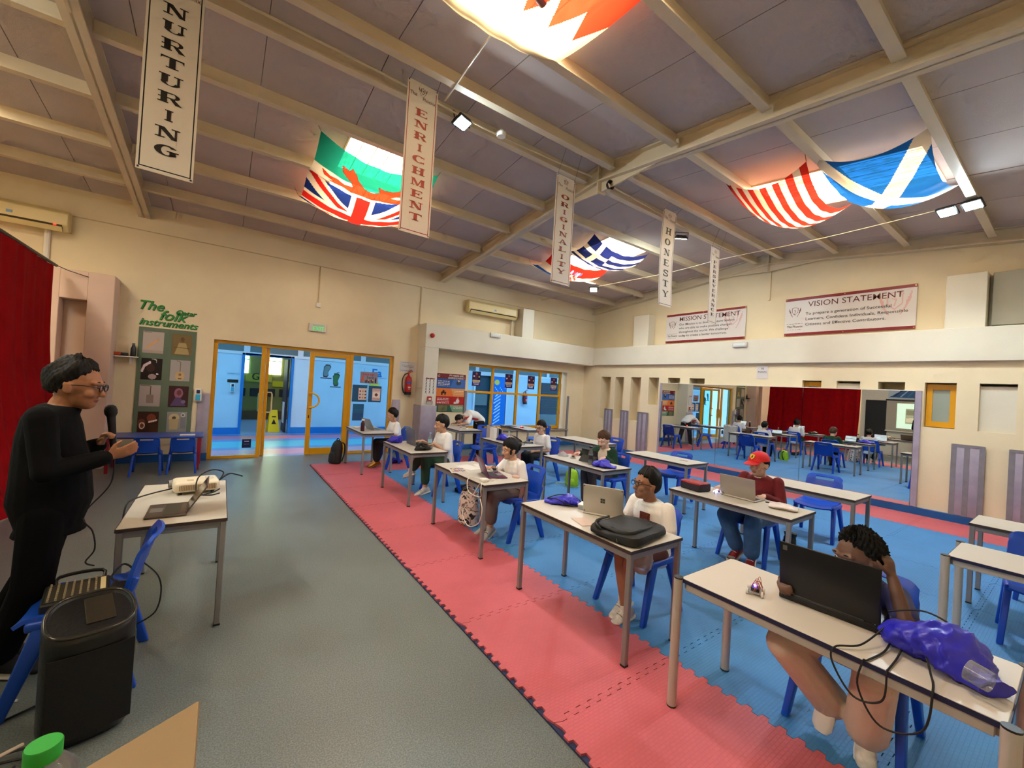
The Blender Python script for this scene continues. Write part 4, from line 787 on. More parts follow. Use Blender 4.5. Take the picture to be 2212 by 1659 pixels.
# ---- flags slung under the roof lights
def flag(label, cv, x0, x1, ya, yb, sag, name='ceiling_flag', flip=False, drop=.10, skew=0.0):
    t = thing(name, label, 'flag', ((x0+x1)/2, (ya+yb)/2, 0), group='national flags slung under the roof lights'); cx, cy = (x0+x1)/2, (ya+yb)/2
    def P(u, v):
        uu = u-.5; vv = v-.5
        s_ = (1-(2*uu)**2)*.55+(1-(2*vv)**2)*.45
        y = ya+(yb-ya)*v; x = x0+(x1-x0)*u+skew*vv
        pinch = .05*(1-(2*uu)**2)
        z = ZR-SL*np.abs(y-RID)-drop-sag*(s_-0.0)+.006*np.sin(u*31+v*9)*(1-(2*uu)**2)
        return x-cx, y-cy+(-1 if yb > ya else 1)*0+np.sign(vv)*(-pinch)*np.abs(2*vv), z
    sheet('cloth', cv, P, CLOTHPRINT, t); m = MB()
    for u in (0, 1):
        for v in (0, 1):
            x, y, z = [float(q) for q in P(np.array(float(u)), np.array(float(v)))]
            m.tube([(x, y, z), (x+(-.06 if u == 0 else .06), y, z+drop+.0)], .003, 4)
    m.build('cord', pm('cord_dark', (80, 70, 60), .7), t); return t
WHT, RD, NV = (246, 234, 214), (214, 40, 34), (28, 48, 120)
# white and green with the red dragon
cv = Cv(170, 110, (246, 236, 220)); cv.rect(0, 0, 1, .44, (30, 150, 130))
D = [(.10,.62),(.07,.48),(.14,.54),(.20,.50),(.26,.56),(.33,.52),(.30,.40),(.22,.30),(.20,.20),(.26,.22),(.28,.16),(.32,.22),(.34,.30),(.42,.42),(.50,.46),(.55,.40),(.52,.28),(.58,.32),(.66,.30),(.74,.24),(.72,.34),(.80,.36),(.70,.42),(.66,.48),(.74,.52),(.80,.44),(.88,.40),(.96,.42),(.90,.47),(.96,.50),(.88,.52),(.84,.58),(.92,.60),(.95,.70),(.90,.80),(.86,.74),(.80,.78),(.72,.74),(.66,.80),(.72,.86),(.64,.88),(.58,.80),(.52,.76),(.44,.78),(.40,.86),(.46,.92),(.36,.92),(.32,.84),(.34,.74),(.26,.70),(.20,.74),(.14,.70),(.18,.64)]
cv.poly([(u, v) for u, v in D], (216, 62, 34)); cv.line(D+[D[0]], .008, (110, 26, 16), 1.55)
for k in range(5): cv.line([(.36+.05*k,.5),(.40+.05*k,.7)], .007, (150, 40, 20), 1.55)
flag('white and green flag with a red dragon', cv, .84, 2.42, 5.60, 6.50, .34)
# crossed red, white and blue
cv = Cv(170, 110, NV)
def band(a, b, w, c, asp=1.6): cv.line([a, b], w, c, asp)
for a, b in (((-.1,-.1),(1.1,1.1)), ((-.1,1.1),(1.1,-.1))): band(a, b, .24, WHT)
for a, b in (((-.1,-.13),(.5,.47)), ((.5,.53),(1.1,1.13)), ((-.1,1.06),(.5,.46)), ((.5,.54),(1.1,-.06))): band(a, b, .08, RD)
cv.rect(.39, 0, .61, 1, WHT); cv.rect(0, .33, 1, .67, WHT); cv.rect(.435, 0, .565, 1, RD); cv.rect(0, .40, 1, .60, RD)
flag('red, white and blue flag of crossed bars', cv, .84, 2.42, 6.48, 7.36, .36)
# blue and white stripes with a cross
cv = Cv(160, 100, (34, 44, 110))
for k in range(1, 9, 2): cv.rect(0, k/9, 1, (k+1)/9, WHT)
cv.rect(0, 0, .40, 5/9, (34, 44, 110)); cv.rect(0, 2/9, .40, 3/9, WHT); cv.rect(.165, 0, .235, 5/9, WHT)
flag('navy and white striped flag with a white cross', cv, 5.66, 7.30, 5.58, 6.42, .34)
# red, white, blue bands with a chequered shield
cv = Cv(160, 100, WHT); cv.rect(0, 0, 1, .34, (224, 44, 34)); cv.rect(0, .67, 1, 1, (30, 96, 190))
for r in range(5):
    for k in range(5): cv.rect(.40+.04*k, .70-.085*r-.085, .44+.04*k, .70-.085*r, RD if (r+k) % 2 == 0 else WHT)
for k in range(5): cv.disc(.42+.04*k, .20, .022, .07, [(150,170,220),(210,60,90),(120,140,200),(206,190,220),(90,110,180)][k])
flag('red, white and blue banded flag with a chequered shield', cv, 5.56, 7.26, 6.62, 7.42, .30)
# red and white stripes, starred corner
cv = Cv(170, 120, WHT)
for k in range(0, 13, 2): cv.rect(0, k/13, 1, (k+1)/13, (214, 54, 40))
cv.rect(.56, .90, 1.0, 1, (44, 60, 110))
for k in range(9): cv.disc(.6+.045*k, .95, .012, .02, WHT)
flag('red and white striped flag with a starred corner', cv, 5.62, 7.26, 2.08, 3.06, .44)
# white saltire on blue
cv = Cv(170, 110, (30, 104, 196)); band((-.1,-.1), (1.1,1.1), .2, WHT); band((-.1,1.1), (1.1,-.1), .2, WHT)
flag('blue flag with a white diagonal cross', cv, 5.58, 7.26, 1.00, 2.00, .36)
# white and red with a serrated edge
cv = Cv(170, 110, (250, 238, 206)); cv.poly([(0,1),(1,1)]+[(1-k/12, .34 if k % 2 else .60) for k in range(13)], (226, 70, 44))
flag('white and red flag with a serrated edge overhead', cv, .86, 2.36, 2.98, 1.85, .10, drop=.12)
t = thing('paper_cup', 'small reddish cup lying in the serrated flag', 'cup', (1.72, 2.42, 4.545)); MB().lathe([(0,0),(.03,0),(.042,.09),(.038,.09),(.027,.006),(0,.006)], 14, (0,0,0), (.8,.3,.25)).build('cup', pm('cup_brown', (150, 76, 56), .5), t, smooth=True)

# ---- LED flood lights
M_fl = emit('led_white', (226, 246, 255), FLOOD_L)
def flood(loc, aim, label, twin=False):
    t = thing('flood_light', label, 'flood light', loc); d = V3(aim).normalized(); u, v, _ = basis(d)
    for off in ((-.12, .12) if twin else (0,)):
        c = u*off
        MB().obox(c, u*.10, v*.085, d*.018).build('housing', M_black, t, .008); m = MB()
        m.obox(c+d*.0195, u*.078, v*.062, d*.002); m.build('lamp_lens', M_fl, t)
        f_ = MB()
        for k in range(-3, 4): f_.obox(c-d*.03+u*.025*k, u*.004, v*.06, d*.014)
        f_.build('cooling_fin', M_black, t)
    b = MB(); b.tube([u*.12, u*.12-d*.09, -u*.12-d*.09, -u*.12], .008, 6); b.build('bracket', M_black, t); return t
flood((2.12, 4.32, 4.72), (.1, -.35, -1), 'black flood light beside the ENRICHMENT banner')
flood((6.75, 4.45, 4.62), (.2, .3, -1), 'black flood light behind the HONESTY banner')
flood((7.78, 7.58, 4.36), (-.5, -.4, -1), 'bright flood light near the mirror corner of the ceiling')
flood((7.8, 1.08, 4.40), (-.5, .1, -1), 'twin bright flood light right of the saltire flag', True)
flood((-3.0, 4.2, 4.6), (.4, 0, -1), 'flood light over the back of the hall')
M_cab = pm('white_cable', (200, 186, 156), .5)
tag(MB().tube([(7.78,7.5,4.42),(7.8,5.5,4.38),(7.8,4.2,4.42),(7.8,2.6,4.40),(7.8,1.2,4.44)], .006, 5, 6).build('ceiling_cable', M_cab), 'thin white cable slung between two flood lights', 'cable')
tag(MB().tube([(-1.1,4.26,4.80),(1.0,4.26,4.79),(2.4,4.27,4.74),(3.4,4.27,4.76),(4.2,4.25,4.78)], .012, 6, 6).build('ceiling_conduit', M_cab), 'pale conduit running under the ridge towards the rafter', 'conduit')
tag(MB().tube([(4.5,4.22,4.76),(6.0,4.25,4.72),(6.9,4.3,4.70),(8.2,4.3,4.68),(9.5,4.25,4.7)], .010, 6, 6).build('ceiling_conduit', M_cab), 'pale conduit running from the rafter to the gable', 'conduit')
tag(MB().tube([(1.72,3.0,4.68),(1.80,3.6,4.78),(1.84,4.2,4.78)], .011, 6).build('ceiling_rod', M_cab), 'thin pale rod crossing below the serrated flag', 'rod')
tag(MB().tube([(7.78,7.65,4.36),(7.6,8.5,4.32),(7.5,9.38,4.28)], .006, 5).build('ceiling_cable', M_cab), 'thin cable from the corner flood light to the door wall', 'cable')
co = MB()
for k in range(5): co.tube([(4.30+.045*math.cos(a)*(1+.12*k), 4.02-.01*k, 4.60+.045*math.sin(a)*(1+.1*k)) for a in [2*math.pi*q/14 for q in range(15)]], .006, 5)
tag(co.build('cable_coil', M_black), 'coiled dark cable hung on the rafter at the ridge', 'cable')
t = thing('smoke_detector', 'round white smoke detector under the ridge purlin', 'detector', (2.62, 4.25, 4.72)); MB().lathe([(0,0),(.05,0),(.062,.02),(.062,.045),(.045,.05),(.045,.06),(0,.06)], 20).build('body', M_white, t, smooth=True); MB().box(-.02,.02,-.012,.012,.06,.09).build('mount', M_white, t)
# ================================================================== TABLES AND CHAIRS
M_top = pm('laminate_top', (198, 191, 178), .38, nscale=2, namt=.03); M_edge = pm('brown_edge_band', (58, 44, 40), .5); M_leg = pm('grey_leg_paint', (138, 136, 136), .42, metal=.25)
M_legp = pm('pale_leg_paint', (184, 178, 170), .4, metal=.15); M_topb = pm('beige_laminate', (142, 116, 80), .45, nscale=2, namt=.04)
def make_table(name, w, d, H, leg='square', top=None, edge=None, legm=None):
    t = thing(name, '', 'table'); hw, hd = w/2, d/2; top = top or M_top; legm = legm or M_leg   # d along x, w along y
    MB().box(-hd+.003, hd-.003, -hw+.003, hw-.003, H-.02, H).build('tabletop', top, t, .003)
    e = MB(); 
    for a in ((-hd, -hd+.004, -hw, hw), (hd-.004, hd, -hw, hw), (-hd, hd, -hw, -hw+.004), (-hd, hd, hw-.004, hw)): e.box(*a, H-.021, H-.0015)
    e.build('edge_band', edge or M_edge, t)
    a = MB(); k = .03
    a.box(-hd+k, hd-k, -hw+.012, -hw+.037, H-.062, H-.021); a.box(-hd+k, hd-k, hw-.037, hw-.012, H-.062, H-.021); a.box(-hd+.012, -hd+.037, -hw+k, hw-k, H-.062, H-.021); a.box(hd-.037, hd-.012, -hw+k, hw-k, H-.062, H-.021)
    a.build('frame', legm, t, .003)
    for sx in (-1, 1):
        for sy in (-1, 1):
            if leg == 'square':
                x, y = sx*(hd-.022), sy*(hw-.022); MB().box(x-.017, x+.017, y-.017, y+.017, .008, H-.021).build('leg', legm, t, .004); MB().box(x-.018, x+.018, y-.018, y+.018, 0, .012).build('foot_cap', M_black, t)
            else:
                x, y = sx*(hd+.004), sy*(hw+.004); MB().cyl((x,y,.006), (x,y,H-.004), .024, n=16).build('leg', legm, t, smooth=True); MB().cyl((x,y,H-.004), (x,y,H+.003), .024, n=16).build('leg_cap', M_black, t, smooth=True); MB().cyl((x,y,0), (x,y,.008), .025, n=12).build('foot_cap', M_black, t)
    return t
TW, TD, TH = 1.13, .545, .73; ZM = .022
TB = TH      # mats lift the table feet by a hair: table height measured from the mat
tab0 = make_table('desk', TW, TD, TH-ZM)
desks = [ # centre x, centre y, rotation, label
 (2.355, 2.15, 0, 'grey legged desk with the silver laptop and black bag'),
 (2.375, 3.89, 0, 'grey legged desk with the purple laptop'),
 (2.365, 5.73, 0, 'grey legged desk with the tall grey laptop and clear bottle'),
 (2.31, 7.78, .01, 'grey legged desk with the maroon flask by the glass doors'),
 (4.17, 1.975, .01, 'grey legged desk with the lunch box, of the boy in the red cap'),
 (4.13, 3.99, .01, 'grey legged desk of the boy in the green jacket'),
 (4.21, 5.87, .01, 'grey legged desk of the far boy with glasses'),
 (4.31, 8.02, 0, 'grey legged desk the bending person leans over'),
 (5.69, 1.95, 0, 'empty desk behind the boy in the red cap'),
 (5.77, 3.87, -.02, 'desk with a small card, second from the corner in the back row'),
 (5.94, 5.76, 0, 'empty desk before the corner chair in the back row'),
 (6.02, 7.95, 0, 'desk under the window with a small red light'),
 (5.765, .04, 0, 'desk at the right edge nearest the mirror'),
]
DK = []
for i, (x, y, r, lb) in enumerate(desks):
    if i == 0: o = tab0; o.location = (x, y, ZM); o.rotation_euler = (0,0,r); o['label'] = lb; o['group'] = 'grey legged desks'
    else: o = dup(tab0, (x, y, ZM), r, lb, 'grey legged desks')
    DK.append(o)
o = dup(tab0, (-.185, 3.835, 0), 0, 'grey legged desk carrying the projector'); o['group'] = 'grey legged desks'
t1 = make_table('round_leg_desk', 1.14, .55, .712-ZM, 'round', pm('beige_white_laminate', (202, 194, 182), .36, nscale=2, namt=.03), pm('navy_edge_band', (24, 28, 66), .5), M_legp)
t1.location = (2.355, .69, ZM); t1['label'] = 'nearest desk with round pale legs and the big black laptop'; t1['group'] = 'round legged desks'
dup(t1, (4.415, -.02, ZM), 0, 'round legged desk at the right edge of the photo', 'round legged desks')
# trapezoid table corner in the foreground
t = thing('trapezoid_table', 'beige trapezoid table corner in the bottom left foreground', 'table', (0, 1.5, 0))
A = [(0, 0), (-.62, -.345), (-1.25, -.345), (-1.25, -.9), (-.6, -1.2), (0, -.9)]; A = [(0,0), (-.52,-.29), (-.52,-.95), (0,-1.24)]
MB().prism(A, lambda u, v: (u, v, .678), lambda u, v: (u, v, .70)).build('tabletop', M_topb, t, .004, 2); MB().prism([((u+.26)*1.006-.26, (v+.62)*1.003-.62) for u, v in A], lambda u, v: (u, v, .674), lambda u, v: (u, v, .694)).build('edge_band', pm('tan_edge', (150, 112, 60), .5), t)
for u, v in ((-.05,-.09), (-.47,-.33), (-.47,-.90), (-.05,-1.14)): MB().cyl((u,v,0), (u,v,.675), .02).build('leg', M_leg, t, smooth=True)
# low blue table with red legs
t = thing('low_table', 'low blue topped table with red legs under the instrument board', 'table', (-.79, 8.85, 0)); MB().box(-.6, .6, -.32, .28, .53, .555).build('tabletop', pm('blue_laminate', (56, 84, 168), .35), t, .006); MB().box(-.603, .603, -.323, .283, .528, .54).build('edge_band', pm('dark_red_edge', (60, 20, 30), .5), t)
for x in (-.55, .55):
    for y in (-.28, .24): MB().box(x-.02, x+.02, y-.02, y+.02, 0, .528).build('leg', pm('red_leg_paint', (150, 22, 40), .4), t, .004)
tag(MB().box(-.5, -.3, 8.62, 8.72, .555, .57).build('paper_stack', pm('paper_white', (222, 218, 212), .7), None, .003), 'white papers on the low blue table', 'papers')

M_chair = pm('blue_polypropylene', (16, 72, 186), .36, nscale=3, namt=.05, spec=.5)
def flat(m): m.v = [(v[0], v[1], max(v[2], 0.0)) for v in m.v]; return m
def make_chair(name):
    """front towards -x, origin at the seat centre on the floor"""
    t = thing(name, '', 'chair')
    def seat(u, v):
        x = -.205+.40*u; yy = (v-.5)*2; hw = .205-.02*abs(u-.5); z = .415+.022*yy*yy-.012*math.cos(math.pi*(u-.5))-.035*max(0, .18-u)/.18*max(0,.18-u)/.18+.03*max(0,u-.85)/.15
        return (x, yy*hw, z)
    MB().grid(seat, 12, 12).build('seat', M_chair, t, smooth=True, solid=-.018)
    def back(u, v):
        yy = (u-.5)*2; hw = .205-.012*v; k = max(0, (abs(yy)-.72)/.28); zt = v*(1-.10*k*k)
        x = .185+.085*v**1.3-.045*yy*yy*(.5+.5*v)+(.02*max(0,v-.85)/.15); return (x, yy*hw, .445+.315*zt)
    def slot(u, v): return abs(u-.5) < .25 and .78 < v < .90
    MB().grid(back, 24, 24, slot).build('backrest', M_chair, t, smooth=True, solid=.018)
    for s_ in (-1, 1):
        flat(MB().tbar((-.10,s_*.195,.415), (-.232,s_*.228,-.01), .075, .04, .05, .034, (1,0,0))).build('leg', M_chair, t, .008, 2, True)
        flat(MB().tbar((.10,s_*.195,.415), (.225,s_*.228,-.01), .085, .04, .05, .034, (1,0,0))).build('leg', M_chair, t, .008, 2, True)
        MB().tbar((-.17,s_*.192,.405), (.17,s_*.192,.415), .045, .05, .045, .055, (0,0,1)).build('side_rail', M_chair, t, .012, 2, True)
        MB().tbar((.15,s_*.188,.41), (.215,s_*.187,.56), .05, .035, .03, .022, (1,0,0)).build('back_post', M_chair, t, .008, 2, True)
    return t
ch0 = make_chair('school_chair')
chairs = [
 (2.80, .68, .03, ZM, 'blue chair of the boy behind the big black laptop'),
 (2.79, 2.04, 0, ZM, 'blue chair of the smiling boy with glasses'),
 (2.82, 3.76, -.03, ZM, 'blue chair of the girl with the purple laptop'),
 (2.84, 5.74, 0, ZM, 'blue chair of the boy in green trousers'),
 (2.78, 7.72, .05, ZM, 'blue chair of the boy with gold shoes'),
 (4.72, 2.08, .06, ZM, 'blue chair of the boy in the red cap'),
 (4.80, 4.14, 0, ZM, 'blue chair of the boy in the green jacket'),
 (4.93, 5.84, 0, ZM, 'blue chair of the far boy with glasses'),
 (4.88, 7.80, 1.0, ZM, 'blue chair beside the bending person'),
 (6.33, 2.0, .05, ZM, 'empty blue chair behind the boy in the red cap'),
 (6.05, 3.90, 0, ZM, 'empty blue chair tucked behind the desk with a card'),
 (6.42, 5.60, 0, ZM, 'empty blue chair behind the back row desk near the corner'),
 (6.55, 8.0, 0, ZM, 'empty blue chair by the window desk'),
 (5.02, .14, .1, ZM, 'blue chair at the right edge behind the round legged desk'),
 (6.28, .13, 0, ZM, 'blue chair at the right edge nearest the mirror'),
 (-.52, 3.07, 0, 0, 'blue chair holding the audio mixer beside the man'),
]
for i, (x, y, r, z, lb) in enumerate(chairs):
    if i == 0: ch0.location = (x, y, z); ch0.rotation_euler = (0,0,r); ch0['label'] = lb; ch0['group'] = 'blue school chairs'
    else: dup(ch0, (x, y, z), r, lb, 'blue school chairs')
dup(ch0, (-.86, 8.42, 0), math.radians(-90), 'small blue chair at the low table, nearer the curtain', 'small blue chairs', .78)
dup(ch0, (-.43, 8.42, 0), math.radians(-90), 'small blue chair at the low table, nearer the doors', 'small blue chairs', .78)
# ================================================================== PEOPLE
PEND = []
def organic(name, mb, mat, parent, vox, smooth=3, fac=.5):
    me = bpy.data.meshes.new(name); me.from_pydata(mb.v, [], mb.f)
    bm = bmesh.new(); bm.from_mesh(me); bmesh.ops.recalc_face_normals(bm, faces=bm.faces); bm.to_mesh(me); bm.free()
    if mat: me.materials.append(mat)
    o = bpy.data.objects.new(name, me); COL.objects.link(o)
    if parent: o.parent = parent
    r = o.modifiers.new('r', 'REMESH'); r.mode = 'VOXEL'; r.voxel_size = vox; r.use_smooth_shade = True
    s = o.modifiers.new('s', 'SMOOTH'); s.factor = fac; s.iterations = smooth
    PEND.append(o); return o
def finish_organic():
    bpy.context.view_layer.update(); dg = bpy.context.evaluated_depsgraph_get(); done = []
    for o in PEND: done.append((o, bpy.data.meshes.new_from_object(o.evaluated_get(dg))))
    for o, me in done:
        old = o.data; m = old.materials[0] if old.materials else None; o.modifiers.clear(); o.data = me
        if m and not me.materials: me.materials.append(m)
        me.polygons.foreach_set('use_smooth', [True]*len(me.polygons)); me.name = o.name; bpy.data.meshes.remove(old)
def frame(fwd, up=(0,0,1)):
    """columns: forward, left, up"""
    f = V3(fwd).normalized(); l = V3(up).cross(f).normalized(); u = f.cross(l); return Matrix((f, l, u)).transposed()
def mix(a, b, t): return V3(a)*(1-t)+V3(b)*t
def hand(m, wrist, d, n0, k, side, curl=.35, spread=.0, thumb=.5):
    """d: towards the fingers, n0: palm normal, side: +1 if the thumb lies towards n0 x d"""
    wrist = V3(wrist); d = V3(d).normalized(); n0 = V3(n0); n0 = (n0-d*n0.dot(d)).normalized(); l = n0.cross(d)*side; pl = .078*k
    m.loft([(wrist-d*.012*k, l*.021*k, n0*.016*k), (wrist+d*.02*k, l*.028*k, n0*.015*k), (wrist+d*.055*k, l*.036*k, n0*.014*k), (wrist+d*pl, l*.034*k, n0*.012*k)], 12)
    for off, L in ((.027,.062), (.009,.070), (-.009,.066), (-.026,.052)):
        p = wrist+d*(pl-.006*k)+l*off*k; dd = (d+l*off*spread*8).normalized(); n = n0; L *= k
        for q, fr in enumerate((.42, .33, .25)):
            c = curl*(1.0 if q == 0 else 1.25); nd = (dd*math.cos(c)+n*math.sin(c)).normalized(); n = (n*math.cos(c)-dd*math.sin(c)).normalized()
            e = p+nd*L*fr; m.cap(p, e, .0090*k*(1-.08*q), .0090*k*(1-.08*(q+1)), 8); p, dd = e, nd
    p = wrist+d*.022*k+l*.026*k; td = (d*.65+l*.75+n0*.25*thumb).normalized()
    e = p+td*.036*k; m.cap(p, e, .0125*k, .0105*k, 8); e2 = e+(d*.9+l*.25+n0*thumb*.6).normalized()*.03*k; m.cap(e, e2, .0105*k, .0085*k, 8)
def head_parts(m, c, M, k, nk):
    P = lambda x, y, z: c+M@Vector((x*k, y*k, z*k)); S = lambda *r: tuple(q*k for q in r)
    m.ell(P(-.005,0,.022), S(.096,.076,.100), M, 20); m.ell(P(.028,0,-.045), S(.060,.058,.066), M, 16); m.ell(P(.045,0,-.078), S(.042,.036,.034), M, 14)
    m.cap(P(.084,0,.004), P(.104,0,-.030), .0095*k, .0135*k, 10); m.ell(P(.098,.011,-.034), S(.009,.008,.007), M, 8); m.ell(P(.098,-.011,-.034), S(.009,.008,.007), M, 8)
    m.cap(P(.078,.05,.030), P(.090,.012,.026), .010*k, .010*k, 8); m.cap(P(.078,-.05,.030), P(.090,-.012,.026), .010*k, .010*k, 8)
    m.ell(P(.062,.040,-.028), S(.026,.024,.022), M, 10); m.ell(P(.062,-.040,-.028), S(.026,.024,.022), M, 10)
    for s_ in (-1, 1):
        m.ell(P(-.006,s_*.080,-.008), S(.019,.009,.031), M, 12); m.cap(P(.004,s_*.080,.012), P(-.02,s_*.086,.016), .006*k, .006*k, 8); m.cap(P(-.022,s_*.087,.014), P(-.014,s_*.084,-.026), .006*k, .006*k, 8)
    m.cap(P(-.022,0,-.05), nk, .047*k, .052*k, 14)
def make_hair(parent, c, M, k, mat, line, th=.016, seed=1, tuft=.010, curl=0, name='hair'):
    """closed shell: outside the skull where hair grows, sunk into it over the face"""
    az_k = [0, .55, .95, 1.25, 1.55, 1.85, 2.4, 3.15]; rnd = random.Random(seed); ph = [rnd.uniform(0, 6) for _ in range(12)]; nu, nv = 150, 60; R = Vector((.096, .076, .100))
    P = []; F = []
    for j in range(nv+1):
        el = math.radians(-80+168*j/nv)
        for i in range(nu):
            az = 2*math.pi*i/nu; d = Vector((math.cos(el)*math.cos(az), math.cos(el)*math.sin(az), math.sin(el))); a = abs(((az+math.pi) % (2*math.pi))-math.pi)
            edge = d.z-float(np.interp(a, az_k, line))+.05*math.sin(az*9+ph[0])+.035*math.sin(az*21+ph[1])+.014*math.sin(az*41+ph[7])
            w = max(0, min(1, (edge+.04)/.13)); w = w*w*(3-2*w); e2 = max(0, min(1, edge/.6)); e2 = .15+.85*e2
            t = .002+th*(.55+.75*max(0, d.z)+.25*max(0, -d.x))*e2+tuft*.7*(.3+.7*e2)*(math.sin(az*3+ph[2]+el*2)*.5+math.sin(az*6+el*4+ph[3])*.35+math.sin(az*5-el*6+ph[4])*.3)
            t += .0011*math.sin(az*47+2*math.sin(el*5+ph[8]))+.0008*math.sin(az*71+ph[9]+3*math.sin(el*4))
            if curl: t += curl*(math.sin(az*23+ph[5])*math.sin(el*19+ph[6])+.6*math.sin(az*37+el*9)*math.sin(el*31))
            rr = Vector((R.x*.88, R.y*.87, R.z*.88)).lerp(Vector((R.x+t, R.y+t*.9, R.z+t*1.1)), w)
            P.append(c+M@(Vector((-.005, 0, .022))*k+Vector((d.x*rr.x, d.y*rr.y, d.z*rr.z))*k))
    for j in range(nv):
        for i in range(nu): F.append((j*nu+i, j*nu+(i+1) % nu, (j+1)*nu+(i+1) % nu, (j+1)*nu+i))
    F.append(tuple(range(nu-1,-1,-1))); F.append(tuple(nv*nu+i for i in range(nu)))
    return MB().add(P, F).build(name, mat, parent, smooth=True, autosm=80)
LINES = {'short': [.56,.50,.40,.16,-.05,-.50,-.66,-.70], 'fringe': [.36,.34,.30,.10,-.12,-.55,-.68,-.72], 'high': [.74,.66,.50,.26,.05,-.42,-.60,-.64], 'girl': [.34,.30,.12,-.10,-.35,-.60,-.66,-.68], 'side': [.50,.40,.34,.05,-.2,-.62,-.74,-.78]}
M_eyew = pm('eye_white', (226, 220, 212), .25); M_iris = pm('iris_dark', (36, 22, 16), .2); M_frame = pm('spectacle_frame', (24, 22, 26), .3)
def face(parent, c, M, k, hairmat, lipcol, glasses=False, eyes=True):
    P = lambda x, y, z: c+M@Vector((x*k, y*k, z*k))
    for s_ in (-1, 1):
        e = MB().ell(P(.081,s_*.031,.008), (.009*k,.0130*k,.0056*k), M, 10).build('eye', M_eyew, parent, smooth=True); MB().ell(P(.0878,s_*.031,.0078), (.0035*k,.0062*k,.0058*k), M, 8).build('iris', M_iris, e, smooth=True)
        MB().tube([P(.088,s_*.014,.030), P(.090,s_*.03,.036), P(.080,s_*.050,.031)], .0042*k, 6).build('eyebrow', hairmat, parent, smooth=True)
    MB().tube([P(.076,.022,-.061), P(.0868,.009,-.0575), P(.088,0,-.0585), P(.0868,-.009,-.0575), P(.076,-.022,-.061)], .0046*k, 8, 3).tube([P(.078,.016,-.066), P(.0865,0,-.0675), P(.078,-.016,-.066)], .0046*k, 8, 3).build('mouth', pm('lips_%d_%d_%d' % lipcol, lipcol, .5), parent, smooth=True)
    if glasses:
        g = MB()
        for s_ in (-1, 1):
            g.tube([P(.103, s_*.032+.024*math.cos(a), .006+.018*math.sin(a)) for a in [2*math.pi*q/16 for q in range(17)]], .0028*k, 6); g.tube([P(.103,s_*.056,.010), P(.05,s_*.079,.014), P(-.012,s_*.084,.010)], .0024*k, 6)
        g.tube([P(.103,.008,.010), P(.106,0,.012), P(.103,-.008,.010)], .0024*k, 6); go = g.build('glasses', M_frame, parent, smooth=True)
        ln = MB()
        for s_ in (-1, 1): ln.poly([P(.103, s_*.032+.023*math.cos(a), .006+.017*math.sin(a)) for a in [2*math.pi*q/16 for q in range(16)]])
        ln.build('lens', MATS.get('spectacle_lens') or glass('spectacle_lens', (.97,.98,1), .06), go)
def shoe(parent, an, toe, upper, sole, k=1.0, lace=None):
    an, toe = V3(an), V3(toe); d = (toe-an); L = d.length; d.normalize(); u = Vector((0,0,1)) if abs(d.z) < .9 else Vector((1,0,0)); l = u.cross(d).normalized(); u = d.cross(l); b = an-u*.055*k
    m = MB(); S = []
    for t, w, h, zc in ((-.40,.026,.030,.030), (-.30,.034,.044,.040), (-.05,.037,.050,.046), (.25,.036,.040,.036), (.6,.042,.028,.026), (.88,.040,.022,.021), (1.05,.026,.015,.016), (1.12,.010,.008,.012)):
        S.append((b+d*L*t+u*zc*k, l*w*k, u*h*k))
    m.loft(S, 14); m.cap(an-u*.01*k, an+u*.025*k, .040*k, .038*k); s = organic('shoe', m, upper, parent, .007, 2)
    so = MB(); S = []
    for t, w in ((-.43,.026), (-.32,.036), (0,.036), (.5,.044), (.9,.042), (1.1,.026)): S.append((b+d*L*t-u*.006*k, l*w*k, u*.014*k))
    so.loft(S, 12).build('sole', sole, s, smooth=True)
    if lace:
        q = MB()
        for t in (.12, .26, .40): q.tube([b+d*L*t+l*.028*k+u*.066*k*(1-.3*t), b+d*L*t+u*(.085-.05*t)*k, b+d*L*t-l*.028*k+u*.066*k*(1-.3*t)], .004, 5)
        q.build('laces', lace, s)
    return s
